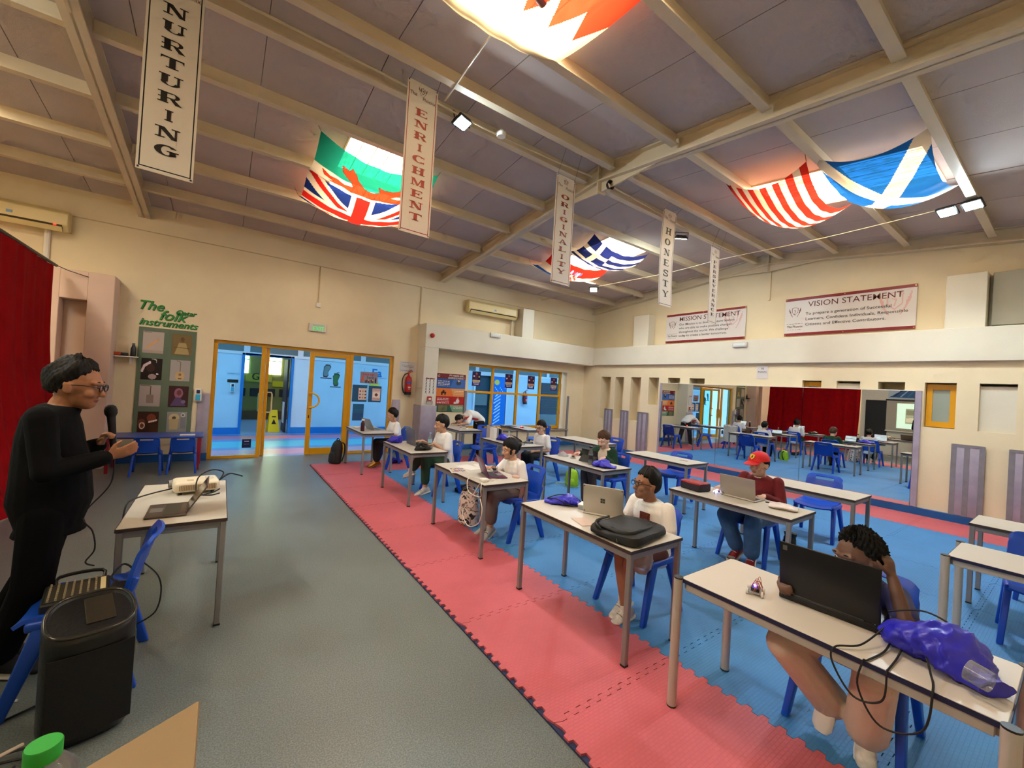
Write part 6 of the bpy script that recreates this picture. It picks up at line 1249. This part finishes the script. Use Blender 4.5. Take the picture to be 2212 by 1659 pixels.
c = MB(); c.tube([(-.10,.0,.07),(-.26,.04,.02),(-.345,.10,.006),(-.365,.10,-.05),(-.365,.03,-.14),(-.357,-.05,-.11),(-.352,-.06,.0),(-.335,-.06,.006),(-.22,-.06,.008),(-.12,-.06,.03)], .0036, 6, 8); c.tube([(-.16,-.12,.08),(-.27,-.16,.03),(-.352,-.18,.006),(-.365,-.16,-.14),(-.36,-.05,-.20),(-.357,.02,-.10),(-.352,.01,.0),(-.335,.0,.006),(-.2,-.02,.008),(-.10,-.02,.03)], .0036, 6, 8); c.tube([(.02,.02,.09),(.0,-.1,.15),(-.04,-.22,.12),(-.12,-.29,.05)], .0036, 6, 8); c.build('cord', M_cord, t)
MB().lathe([(.0,0),(.034,.0),(.036,.02),(.036,.06),(0,.06)], 18, (-.23,-.30,.065), (.25,1,.15)).build('bottle_end', glass('clear_plastic', (.96,.97,.98), .3, .05, .18), t, smooth=True)
drawbag('flat blue drawstring bag left of the four-square silver laptop', [(2.52,2.44), (2.44,2.52), (2.36,2.59), (2.30,2.66)], .10, .062, ZT, True, 5)
drawbag('blue drawstring bag at the window end of the tall grey laptop desk', [(2.30,5.98+.1), (2.26,6.06+.06), (2.20,6.14+.04), (2.16,6.23)], .12, .10, ZT, False, 7)
drawbag('blue drawstring bag on the desk of the boy in the green jacket', [(4.02,3.76-.02), (4.06,3.66), (4.08,3.56), (4.14,3.46)], .13, .08, ZT, False, 9)
drawbag('blue drawstring bag lying on the far desk by the clear bottle', [(4.10,6.16), (4.16,6.05), (4.22,5.94), (4.26,5.84)], .09, .085, ZT, False, 11)
drawbag('blue drawstring bag on the floor behind the gold shoes', [(2.86,8.10), (2.93,8.08), (3.02,8.1), (3.1,8.12)], .10, .10, ZM, False, 13)
# black laptop bag
t = thing('laptop_bag', 'flat black laptop bag on the corner of the silver laptop desk', 'bag', (2.32, 1.80, ZT), .18); m = MB()
def slab(hx, hy, z0, z1, n=44, p=7):
    S = []
    for q, f in ((0,.93), (.15,1.0), (.5,1.0), (.85,.97), (1,.86)):
        ring_ = []
        for i in range(n):
            a = 2*math.pi*i/n; cx, sy = math.cos(a), math.sin(a); r = (abs(cx)**p+abs(sy)**p)**(-1/p); ring_.append((hx*f*r*cx, hy*f*r*sy, z0+(z1-z0)*q+.006*math.sin(3*a+q*2)))
        S += ring_
    F = []
    for k in range(4):
        for i in range(n): j = (i+1) % n; F.append((k*n+i, k*n+j, (k+1)*n+j, (k+1)*n+i))
    F.append(tuple(range(n-1,-1,-1))); F.append(tuple(4*n+i for i in range(n))); return S, F
m.add(*slab(.235, .185, .010, .064)); M_bk = pm('black_nylon', (17, 16, 17), .65, bump=.3, bscale=30); m.build('main_pocket', M_bk, t, smooth=True)
m = MB(); S, F = slab(.17, .13, .06, .085); m.add([(x-.04, y, z) for x, y, z in S], F); m.build('front_pocket', M_bk, t, smooth=True)
MB().tube([(-.2,.06,.04),(-.23,.1,.075),(-.15,.16,.08),(.02,.165,.075)], .008, 6, 4).build('strap', M_bk, t); MB().tube([(-.222,-.04,.05),(-.232,-.045,.03),(-.232,-.05,.012)], .004, 6).build('zip_pull', pm('steel_pull', (180,176,170), .3, 1), t)
t = thing('black_pouch', 'crumpled shiny black bag on the green trousers boy\'s desk', 'bag', (2.36, 5.42, ZT)); blob(MB(), [((-.13,-.06,.02),(.02,.02,0),(0,0,.015)), ((-.10,-.04,.035),(.03,.07,0),(0,0,.035)), ((-.02,0,.045),(.02,.12,0),(0,0,.048)), ((.06,.02,.04),(.0,.13,0),(0,0,.042)), ((.14,.03,.025),(0,.08,0),(0,0,.025))], 26, .03, 4, .001).build('bag', pm('black_gloss_plastic', (14,13,14), .22, bump=.6, bscale=18), t, smooth=True, autosm=70)
# backpacks
def backpack(label, loc, rot, h, w, d, mat, straps, lean=0.0, extra=None):
    t = thing('backpack', label, 'backpack', loc, rot); secs = []
    for q, a, b in ((0,.80,.85), (.05,.95,1.0), (.35,1,1.02), (.65,.94,.92), (.85,.80,.72), (.96,.55,.45), (1,.25,.2)): secs.append(((lean*q,0,h*q), (0,w/2*a,0), (d/2*b,0,0)))
    blob(MB(), secs, 26, .006, 3, 0).build('body', mat, t, smooth=True, autosm=70)
    blob(MB(), [((-d*.42+lean*q,0,h*q), (0,w*.33*a,0), (d*.22*a,0,0)) for q, a in ((.06,.85), (.12,1), (.36,1), (.46,.8), (.5,.4))], 20, .006, 5, 0).build('front_pocket', mat, t, smooth=True, autosm=70)
    for s_ in (-1, 1): MB().tube([(d*.3+lean,s_*w*.2,h*.9), (d*.62+lean*.8,s_*w*.25,h*.78), (d*.66+lean*.4,s_*w*.3,h*.4), (d*.45,s_*w*.36,h*.1)], .014, 6, 5).build('strap', straps, t)
    MB().tube([(lean,-.04,h*.97), (lean,-.03,h*1.06), (lean,.03,h*1.06), (lean,.04,h*.97)], .008, 6, 4).build('handle', straps, t); return t
backpack('black backpack on the floor by the glass doors', (1.86, 8.34, .022), .4, .44, .30, .17, M_bk, M_bk, .05)
def camo():
    m = pm('camouflage_cloth', (206, 190, 176), .85); nt = m.node_tree; b = nt.nodes['Principled BSDF']; tc = [n for n in nt.nodes if n.type == 'TEX_COORD'][0]; n = nt.nodes.new('ShaderNodeTexNoise'); n.inputs['Scale'].default_value = 9; n.inputs['Detail'].default_value = 3; n.inputs['Distortion'].default_value = .8; nt.links.new(tc.outputs['Object'], n.inputs['Vector'])
    r = nt.nodes.new('ShaderNodeValToRGB'); r.color_ramp.interpolation = 'CONSTANT'
    r.color_ramp.elements[0].color = (*lin((58,54,58)), 1); r.color_ramp.elements[1].position = .41; r.color_ramp.elements[1].color = (*lin((228,218,208)), 1)
    for p, c in ((.56,(120,106,104)), (.61,(214,200,188))): e = r.color_ramp.elements.new(p); e.color = (*lin(c), 1)
    nt.links.new(n.outputs['Fac'], r.inputs[0]); nt.links.new(r.outputs[0], b.inputs['Base Color']); return m
M_camo = camo(); backpack('grey and cream camouflage backpack under the purple laptop desk', (2.50, 4.26, .022), .35, .43, .29, .18, M_camo, pm('cream_strap', (208,192,178), .85), -.01)
backpack('lime green backpack on the mat by the green jacket desk', (5.10, 5.22, .022), .5, .30, .24, .18, pm('lime_nylon', (150, 196, 24), .5, nscale=8, namt=.2), M_bk, 0)
t = thing('floor_bag', 'small black bag on the blue mat behind the camouflage backpack', 'bag', (3.2, 5.62, .022)); blob(MB(), [((-.16,0,.03),(.01,.05,0),(0,0,.03)), ((-.06,0,.05),(0,.09,0),(0,0,.05)), ((.06,0,.05),(0,.1,0),(0,0,.05)), ((.15,0,.03),(0,.06,0),(0,0,.03))], 20, .02, 2, .001).build('bag', M_bk, t, smooth=True); MB().tube([(-.1,-.05,.08),(0,-.1,.13),(.1,-.05,.08)], .01, 6, 4).build('handle', M_bk, t)
t = thing('floor_bag', 'black plastic bag standing by the red cap boy\'s chair', 'bag', (4.98, 1.80, .022)); blob(MB(), [((0,0,.0),(.05,0,0),(0,.06,0)), ((0,0,.06),(.07,0,0),(0,.08,0)), ((0,0,.18),(.06,0,0),(0,.07,0)), ((0,0,.27),(.03,0,0),(0,.05,0)), ((0,0,.31),(.04,0,0),(0,.06,0))], 20, .02, 6, 0).build('bag', MATS['black_gloss_plastic'], t, smooth=True, autosm=70)
# bottles
M_cl = glass('bottle_clear', (.93,.96,.98), .25, .03, .10)
def bottle(label, loc, h, r, body, cap, capcol, band=None, name='water_bottle'):
    t = thing(name, label, 'bottle', loc); MB().lathe([(0,0),(r*.92,0),(r,.01),(r,h*.62),(r*.85,h*.74),(r*.45,h*.86),(r*.38,h*.92),(0,h*.92)], 20).build('body', body, t, smooth=True); MB().lathe([(0,h*.91),(r*.42*cap,h*.91),(r*.42*cap,h),(0,h)], 16).build('cap', capcol, t, smooth=True)
    if band: MB().lathe([(r*1.01,h*.3),(r*1.01,h*.52)], 20).build('label_band', band, t, smooth=True)
    return t
bottle('clear water bottle with a blue label on the green trousers boy\'s desk', (2.57, 5.635, ZT), .21, .032, M_cl, 1, pm('cap_pale_blue', (150,200,220), .4), pm('label_cyan', (140,190,206), .5))
bottle('clear bottle with white label on the far glasses boy\'s desk', (4.11, 5.80, ZT), .19, .030, M_cl, 1, pm('cap_pale_blue', (150,200,220), .4), pm('label_white_blue', (206,210,226), .5))
bottle('clear bottle with a black cap before the green jacket', (4.03, 3.80, ZT), .24, .032, M_cl, 1.7, M_black, pm('label_black', (30,30,34), .5))
bottle('maroon flask with a white cap on the desk by the glass doors', (2.13, 7.58, ZT), .21, .034, pm('maroon_steel', (66, 16, 30), .35, .3), 1.9, M_white, None, 'flask')
t = thing('juice_bottle', 'clear bottle with a green screw cap in the bottom left foreground', 'bottle', (-.25, 1.20, .70)); MB().lathe([(0,0),(.052,0),(.056,.012),(.056,.115),(.050,.145),(.030,.170),(.0235,.176),(.0235,.185)], 32).build('body', M_cl, t, smooth=True); MB().lathe([(0,.206),(.0265,.206),(.028,.203),(.028,.176),(.0235,.176)], 32).build('cap', pm('green_cap', (24, 150, 44), .45), t, smooth=True)
# lunch box, kits, paper and small things
t = thing('lunch_box', 'dark lunch box with a red patterned lid on the red cap boy\'s desk', 'lunch box', (4.12, 2.38, ZT), -.15); MB().box(-.09, .09, -.12, .12, 0, .075).build('body', pm('navy_black_cloth', (34,24,40), .75), t, .015, 3, True); MB().box(-.088, .088, -.118, .118, .072, .086).build('lid', pm('red_pattern_lid', (150, 34, 34), .6, nscale=26, namt=.7), t, .006); MB().tube([(-.08,-.118,.074),(-.09,0,.074),(-.08,.118,.074)], .005, 6).build('zip', M_red, t)
M_glow = emit('kit_led', (190, 180, 255), 9)
def kit(label, loc, glow=None, bodyc=(210,206,214), wires=(170,80,50), seed=0):
    t = thing('robot_kit', label, 'kit', loc, .3*seed); r = random.Random(seed); MB().box(-.04, .04, -.028, .028, .012, .017).build('chassis', glass('acrylic_%d' % seed, (.95,.95,.97), .3, .05, .3), t)
    for sx in (-1, 1):
        for sy in (-1, 1): MB().cyl((sx*.03,sy*.028,.014), (sx*.03,sy*.038,.014), .014, n=14).build('wheel', pm('wheel_white', (206,204,202), .5), t)
    MB().box(-.025, .025, -.018, .018, .017, .034).build('circuit_board', pm('kit_dark', (34, 30, 36), .5), t, .002)
    w = MB()
    for k in range(7): a = [r.uniform(-.035,.035), r.uniform(-.03,.03), .03]; b = [r.uniform(-.05,.05), r.uniform(-.045,.045), .02]; w.tube([a, ((a[0]+b[0])/2+r.uniform(-.02,.02), (a[1]+b[1])/2, .055+r.uniform(0,.025)), b], .0014, 5, 5)
    w.build('wires', pm('wire_%d_%d_%d' % wires, wires, .5), t)
    if glow: MB().ell((.0,.0,.038), (.007,.007,.007)).ell((.018,.012,.036), (.005,.005,.005)).build('led', glow, t, smooth=True)
    return t
kit('small wired robot kit with a violet light on the nearest desk', (2.27, .96, ZT1), emit('violet_led', (90,70,255), 25), (200,200,210), (170,84,50), 1)
t = kit('glowing white kit beside the lunch box', (4.19, 2.18, ZT), M_glow, (220,220,230), (200,170,140), 2); MB().ell((-.02,.02,.02), (.022,.025,.016)).ell((.015,-.02,.02), (.02,.022,.015)).build('glowing_shell', emit('glow_shell', (206,204,255), 2.2), t, smooth=True)
kit('small orange and white kit in the hand of the green jacket boy', (4.14, 4.24, ZT), None, (210,190,170), (190,110,70), 3)
kit('beige kit by the girl\'s hand on the purple laptop desk', (2.55, 3.84, ZT), None, (200,180,160), (150,110,90), 4)
M_pap = pm('paper_white', (222,218,212), .7)
def sheetbox(name, label, cat, loc, rot, w, d, h, mat): t = tag(MB().box(-d/2, d/2, -w/2, w/2, 0, h).build(name, mat, None, min(.002, h*.3)), label, cat); t.location = loc; t.rotation_euler = (0,0,rot); return t
c1 = Cv(40, 30, (196, 190, 186)); r = random.Random(2)
for k in range(24): c1.rect(.08+.14*(k % 6), .12+.2*(k//6), .2+.14*(k % 6), .28+.2*(k//6), [(170,60,60),(70,90,150),(200,160,70),(90,70,90)][r.randrange(4)])
t = thing('printed_sheet', 'sheet printed with coloured blocks on the purple laptop desk', 'paper', (2.19, 4.02, ZT), -.3); sheet('print', c1, plane((-.09,-.13,.0022), (.18,0,0), (0,.26,0)), PRINT, t); MB().box(-.095, .095, -.135, .135, 0, .0015).build('paper', M_pap, t)
sheetbox('paper_sheet', 'plain white paper behind the printed sheet on the girl\'s desk', 'paper', (2.38, 4.12, ZT), .2, .28, .19, .003, M_pap)
sheetbox('paper_sheet', 'second white paper at the back of the girl\'s desk', 'paper', (2.56, 4.14, ZT), -.2, .22, .16, .004, M_pap)
t = thing('power_adapter', 'white power adapter with a looping cable on the girl\'s desk', 'adapter', (2.19, 3.47, ZT)); MB().box(-.035, .035, -.04, .04, 0, .03).build('block', M_white, t, .008, 2, True)
MB().tube([(.0,.04,.015),(-.06,.12,.02),(-.12,.12,.0),(-.14,.05,-.1),(-.10,-.1,-.12),(-.12,-.14,-.05),(-.09,-.08,.01),(-.10,.02,-.12),(-.08,.16,-.25),(-.10,.22,-.36),(-.12,.06,-.44),(-.13,-.14,-.36),(-.13,-.2,-.22),(-.11,-.12,-.13)], .0045, 6, 8).build('cable', M_white, t, smooth=True)
MB().tube([(.035,0,.012),(.08,-.03,.006),(.12,.0,.006),(.10,.04,.006),(.15,.03,.006),(.17,-.01,.006)], .004, 6, 6).build('short_cable', M_white, t, smooth=True)
t = thing('computer_mouse', 'pale pink mouse by the girl\'s arm', 'mouse', (2.60, 3.50, ZT), .3); MB().ell((0,0,.008), (.03,.05,.022)).build('shell', pm('pale_pink', (206,170,156), .4), t, smooth=True)
sheetbox('booklet', 'pale pink booklet in front of the four-square silver laptop', 'booklet', (2.22, 2.12, ZT), -.3, .17, .12, .006, pm('pink_paper', (214, 190, 178), .7))
t = thing('clear_box', 'small clear plastic box behind the flat blue bag', 'box', (2.47, 2.34, ZT), .4); MB().box(-.04, .04, -.06, .06, 0, .04).build('box', glass('box_clear', (.95,.96,.97), .25, .05, .3), t, .005); MB().box(-.042, .042, -.062, .062, .036, .044).build('lid', M_white, t, .002)
t = thing('clear_tray', 'clear plastic tray behind the big blue bag on the nearest desk', 'tray', (2.56, .38, ZT1), .1); MB().grid(lambda u, v: (-.05+.1*u, -.12+.24*v, .045*max(abs(2*u-1), abs(2*v-1))**6), 12, 12).build('tray', glass('tray_clear', (.96,.97,.98), .35, .03, .15), t, solid=.003, smooth=True)
t = thing('plastic_packet', 'crinkled clear packet of white parts on the red cap boy\'s desk', 'packet', (4.22, 1.60, ZT), .3); blob(MB(), [((0,-.12,.015),(.06,0,0),(0,0,.012)), ((0,-.06,.022),(.085,0,0),(0,0,.025)), ((0,.02,.024),(.09,0,0),(0,0,.028)), ((0,.10,.018),(.07,0,0),(0,0,.018))], 22, .03, 8, .001).build('packet', pm('packet_white', (218,206,200), .25, nscale=20, namt=.1, bump=.8, bscale=30), t, smooth=True, autosm=60)
sheetbox('usb_dongle', 'small dark dongle between the red cap boy\'s laptop and packet', 'dongle', (4.33, 1.76, ZT), .5, .05, .03, .008, M_black)
t = thing('wipes_packet', 'crumpled white tissue on the desk by the glass doors', 'tissue', (2.16, 8.1, ZT)); blob(MB(), [((0,-.08,.01),(.04,0,0),(0,0,.008)), ((0,0,.014),(.06,0,0),(0,0,.016)), ((0,.08,.01),(.04,0,0),(0,0,.008))], 18, .03, 3, .001).build('tissue', M_pap, t, smooth=True)
t = thing('wipes_packet', 'clear wrapper on the desk of the boy in the green jacket', 'wrapper', (4.12, 4.43, ZT)); blob(MB(), [((0,-.08,.01),(.04,0,0),(0,0,.01)), ((0,0,.03),(.06,0,0),(0,0,.04)), ((0,.08,.01),(.03,0,0),(0,0,.012))], 18, .04, 5, .001).build('wrapper', glass('wrapper_clear', (.95,.95,.97), .3, .1, .3), t, smooth=True)
t = thing('headphones', 'white headphones on the desk the person bends over', 'headphones', (4.24, 7.66, ZT)); MB().tube([(-.07+.0,.0,.02),(-.06,.06,.02),(0,.085,.02),(.06,.06,.02),(.07,0,.02)], .008, 8, 5).build('headband', M_white, t, smooth=True); [(MB().cyl((q,-.01,.005),(q,-.01,.04),.03).build('ear_cup', M_white, t), MB().cyl((q,-.01,.04),(q,-.01,.045),.022).build('ear_pad', M_black, t)) for q in (-.07, .07)]
t = thing('white_carton', 'tall white carton on the far glasses boy\'s desk', 'carton', (4.13, 6.33, ZT), .2); MB().box(-.04, .04, -.055, .055, 0, .19).build('carton', M_white, t, .004); MB().box(-.0405, -.04, -.05, .05, .0, .185).build('front_face', pm('carton_face', (232,230,226), .4), t)
t = thing('glass_jar', 'small jar in front of the tilted tablet', 'jar', (4.17, 5.46, ZT)); MB().lathe([(0,0),(.025,0),(.026,.05),(.02,.06)], 16).build('jar', M_cl, t, smooth=True); MB().cyl((0,0,.06),(0,0,.072),.023).build('lid', pm('jar_lid', (190,170,140), .5), t)
sheetbox('name_card', 'small printed card on the back row desk', 'card', (5.80, 3.56, ZT), .1, .12, .06, .003, pm('card_grey', (150,138,126), .7))
t = thing('red_light', 'small glowing red gadget on the window desk', 'gadget', (5.93, 7.86, ZT)); MB().box(-.03,.03,-.04,.04,0,.025).build('body', pm('gadget_red', (170,30,34), .4), t, .006); MB().ell((-.02,0,.03), (.012,.012,.01)).build('led', emit('gadget_led', (255,60,50), 14), t)
sheetbox('tablet_case', 'thin dark tablet on the window desk', 'tablet', (5.86, 8.22, ZT), 0, .26, .18, .008, M_black)
# jacket over the chair by the bending person and the clear bag below it
t = thing('draped_jacket', 'pale grey jacket draped over a chair between the far desks', 'jacket', (4.62, 7.05, 0)); MB().grid(lambda u, v: (.05*math.sin(3.1*u)+.10*(.5-abs(v-.5))*2*0+(.05 if v > .5 else -.05)*1, -.22+.44*u, .30+.56*(1-abs(2*v-1))**.7+.012*math.sin(17*u+6*v)), 26, 24).build('cloth', pm('pale_grey_cloth', (190,184,172), .9, nscale=7, namt=.1), t, smooth=True, solid=.008)
dup(ch0, (4.40, 7.05, ZM), 0, 'blue chair under the draped pale jacket', 'blue school chairs')
t = thing('clear_bag', 'crinkled clear bag hanging under the far desk', 'bag', (4.4, 6.45, .38)); blob(MB(), [((0,0,0),(.05,0,0),(0,.06,0)), ((0,0,.08),(.08,0,0),(0,.1,0)), ((0,0,.2),(.07,0,0),(0,.09,0)), ((0,0,.30),(.02,0,0),(0,.03,0)), ((0,0,.33),(.02,0,0),(0,.03,0))], 20, .04, 3).build('bag', glass('bag_clear', (.9,.92,.95), .35, .12, .35), t, smooth=True)
t = thing('clear_bag', 'clear plastic bag on the lap of the smiling boy with glasses', 'bag', (2.52, 1.83, .42)); blob(MB(), [((0,0,0),(.04,0,0),(0,.05,0)), ((0,0,.06),(.07,0,0),(0,.08,0)), ((0,0,.15),(.06,0,0),(0,.07,0)), ((0,0,.22),(.03,0,0),(0,.03,0))], 20, .03, 9).build('bag', MATS['bag_clear'], t, smooth=True)
# ---- projector and its leads
t = thing('projector', 'white projector on the left hand desk', 'projector', (-.115, 4.08, ZT-ZM), .12); MW = pm('projector_cream', (226, 214, 190), .38); MB().box(-.145, .145, -.115, .115, .018, .098).build('case', MW, t, .028, 4, True); MB().box(-.11, .12, -.119, -.10, .035, .078).build('vent_panel', pm('vent_brown', (150,128,100), .6), t, .004)
for k in range(22): MB().box(-.105+.0102*k, -.101+.0102*k, -.122, -.118, .037, .076).build('vent_slat', pm('slat_tan', (196,178,146), .5), t)
MB().cyl((-.14,.05,.06),(-.165,.05,.06),.032).build('lens_ring', M_grey, t, smooth=True); MB().cyl((-.16,.05,.06),(-.168,.05,.06),.025).build('lens', pm('lens_glass', (20,24,40), .05), t)
for x in (-.1, .1): MB().cyl((x,-.08,0),(x,-.08,.02),.012).build('foot', M_black, t)
MB().box(-.06, -.02, -.06, -.02, .098, .1005).build('button_pad', pm('button_tan', (196,178,150), .5), t); MB().box(.06, .11, -.02, .05, .0975, .1).build('glossy_patch', pm('gloss_white', (236,234,228), .1), t)
def cable(label, pts, r=.005, col=None): return tag(MB().tube(pts, r, 6, 7).build('cable', col or M_cord, smooth=True), label, 'cable')
cable('black lead arching over the projector', [(.03,4.10,.77),(.06,4.2,.82),(-.02,4.12,.86),(-.10,4.0,.83),(-.10,3.88,.74),(-.02,3.80,.735),(.04,3.84,.735)])
cable('black plug lead at the back of the projector', [(.03,4.16,.76),(.10,4.22,.80),(.16,4.26,.78),(.2,4.28,.76)], .006)
cable('black lead from the projector over the far desk edge', [(-.26,4.08,.74),(-.36,4.0,.735),(-.45,3.86,.735),(-.475,3.74,.72),(-.48,3.68,.6)])
cable('black lead from the laptop to the projector', [(-.14,3.70,.72),(-.10,3.80,.73),(-.05,3.86,.73),(0,3.9,.73),(.04,3.96,.74)])
cable('thin black lead looping beside the mixer chair', [(-.30,3.0,.60),(-.23,3.02,.50),(-.21,3.02,.40),(-.23,3.0,.30),(-.31,3.0,.25)], .004)
cable('microphone lead looping down to the mixer', [tuple(MIC_END), tuple(MIC_END+Vector((0,.0,-.2))), (-.60,3.32,.80), (-.545,3.25,.72), (-.53,3.24,.62), (-.56,3.22,.56), (-.52,3.2,.54)], .004)
# ---- mixer, loudspeaker
t = thing('audio_mixer', 'black audio mixer with rows of knobs lying on the blue chair', 'mixer', (-.545, 3.05, .43), .15); t.scale = (.82, .82, .95); MB().box(-.16, .14, -.15, .15, .0, .055).build('case', pm('mixer_black', (18,16,17), .5), t, .008); MP = pm('mixer_panel', (56, 52, 44), .45, .2); MB().box(-.145, .125, -.135, .135, .055, .058).build('panel', MP, t)
kme = MB().cyl((0,0,0), (0,0,.012), .0056, .0048, 8).mesh('knob', pm('knob_cream', (170,160,128), .4))
for i in range(7):
    for j in range(8): ko = bpy.data.objects.new('knob', kme); COL.objects.link(ko); ko.parent = t; ko.location = (-.13+.034*i, -.12+.034*j, .058)
MB().box(.095, .12, -.11, .11, .058, .062).build('scale_strip', pm('strip_cream', (214,200,150), .5), t); MB().cyl((.11,-.12,.058),(.11,-.12,.068),.012).build('red_button', M_red, t); MB().tube([(-.10,.13,.03),(-.10,.19,.08),(.10,.19,.08),(.10,.13,.03)], .010, 8, 4).build('handle', M_black, t)
t = thing('power_brick', 'black power supply and leads on the mixer chair', 'power supply', (-.372, 2.98, .44)); MB().box(-.05, .05, -.07, .07, 0, .05).build('brick', M_black, t, .008); MB().tube([(0,.07,.02),(.03,.14,.06),(-.02,.18,.10),(-.06,.12,.06),(-.02,.08,.04)], .005, 6, 6).build('lead', M_cord, t)
t = thing('loudspeaker', 'black portable loudspeaker standing on the floor at the left', 'loudspeaker', (-.43, 2.66, 0), .25); M_sp = pm('speaker_black', (13,12,12), .34, bump=.15, bscale=60)
n = 40
def spring(z, f, tilt=0.0):
    out = []
    for i in range(n):
        a = 2*math.pi*i/n; c, q = math.cos(a), math.sin(a); r = (abs(c)**3.2+abs(q)**3.2)**(-1/3.2); y = .15*f*r*q; x = .155*f*r*c*(1-.12*max(0, q)); out.append((x, y, z+tilt*(y+.15)))
    return out
P = []; F = []; lv = [(0,.86,0), (.015,.94,0), (.06,1.0,0), (.40,1.0,0), (.455,1.0,.22), (.475,.97,.24), (.482,.90,.24), (.474,.86,.24)]
for z, f, tl in lv: P += spring(z, f, tl)
for k in range(len(lv)-1):
    for i in range(n): j = (i+1) % n; F.append((k*n+i, k*n+j, (k+1)*n+j, (k+1)*n+i))
F.append(tuple(range(n-1,-1,-1))); F.append(tuple((len(lv)-1)*n+i for i in range(n))); MB().add(P, F).build('cabinet', M_sp, t, smooth=True, autosm=40)
rm = spring(.482, .955, .24); MB().tube(rm+[rm[0]], .008, 8).build('rim', pm('speaker_rim', (46,44,40), .12), t, smooth=True)
MB().grid(lambda u, v: (.146*math.sin(math.radians(-58+116*u))*1.12, -.155*math.cos(math.radians(-40+80*u))**.35-.003, .05+.36*v), 20, 4).build('grille', pm('speaker_grille', (10,10,11), .7, .2, bump=.8, bscale=600), t, smooth=True, solid=.004)
MB().obox((.03,.02,.518), (.05,.0,0), (0,.09,.0216), (0,-.0005,.002)).build('control_panel', pm('speaker_panel', (44,38,28), .25), t, .002)
MB().box(.135, .158, -.05, .03, .27, .40).build('side_handle', pm('side_grey', (70,66,66), .3), t, .01, 2, True)
# tangle of leads on the floor behind the loudspeaker
r = random.Random(5); tg = MB()
for k in range(34):
    c = Vector((-.66+r.uniform(-.12,.08), 2.28+r.uniform(-.28,.2), 0)); a = r.uniform(0, 6.28); p = []
    for q in range(6): p.append((c.x+.16*math.cos(a+q*.9)*r.uniform(.5,1.1), c.y+.14*math.sin(a+q*.9)*r.uniform(.5,1.1), .006+.002*k*r.uniform(.3,1)))
    tg.tube(p, .0055, 5, 5)
tag(tg.build('cable_tangle', pm('tangle_black', (26,20,22), .6), smooth=True), 'tangled heap of black leads on the floor in the bottom left corner', 'cables', kind='stuff')
cable('pale lead crossing the floor tangle', [(-.80,2.35,.08),(-.68,2.42,.10),(-.58,2.50,.09)], .007, pm('lead_cream', (200,180,160), .5))
cable('thin white lead on the floor at the left edge', [(-1.1,3.05,.01),(-.95,3.08,.01),(-.82,3.02,.01),(-.72,2.98,.01)], .006, M_white)
cable('black lead on the floor under the mixer chair', [(-.9,2.75,.008),(-.7,2.86,.008),(-.5,2.98,.008),(-.4,3.1,.008)], .005)
cable('green white lead on the mat behind the far glasses boy', [(4.95,5.25,.03),(5.1,5.1,.03),(5.25,5.2,.03),(5.2,5.4,.03),(5.0,5.5,.03),(4.9,5.35,.03)], .006, pm('lead_green', (180,206,150), .5))
finish_organic()
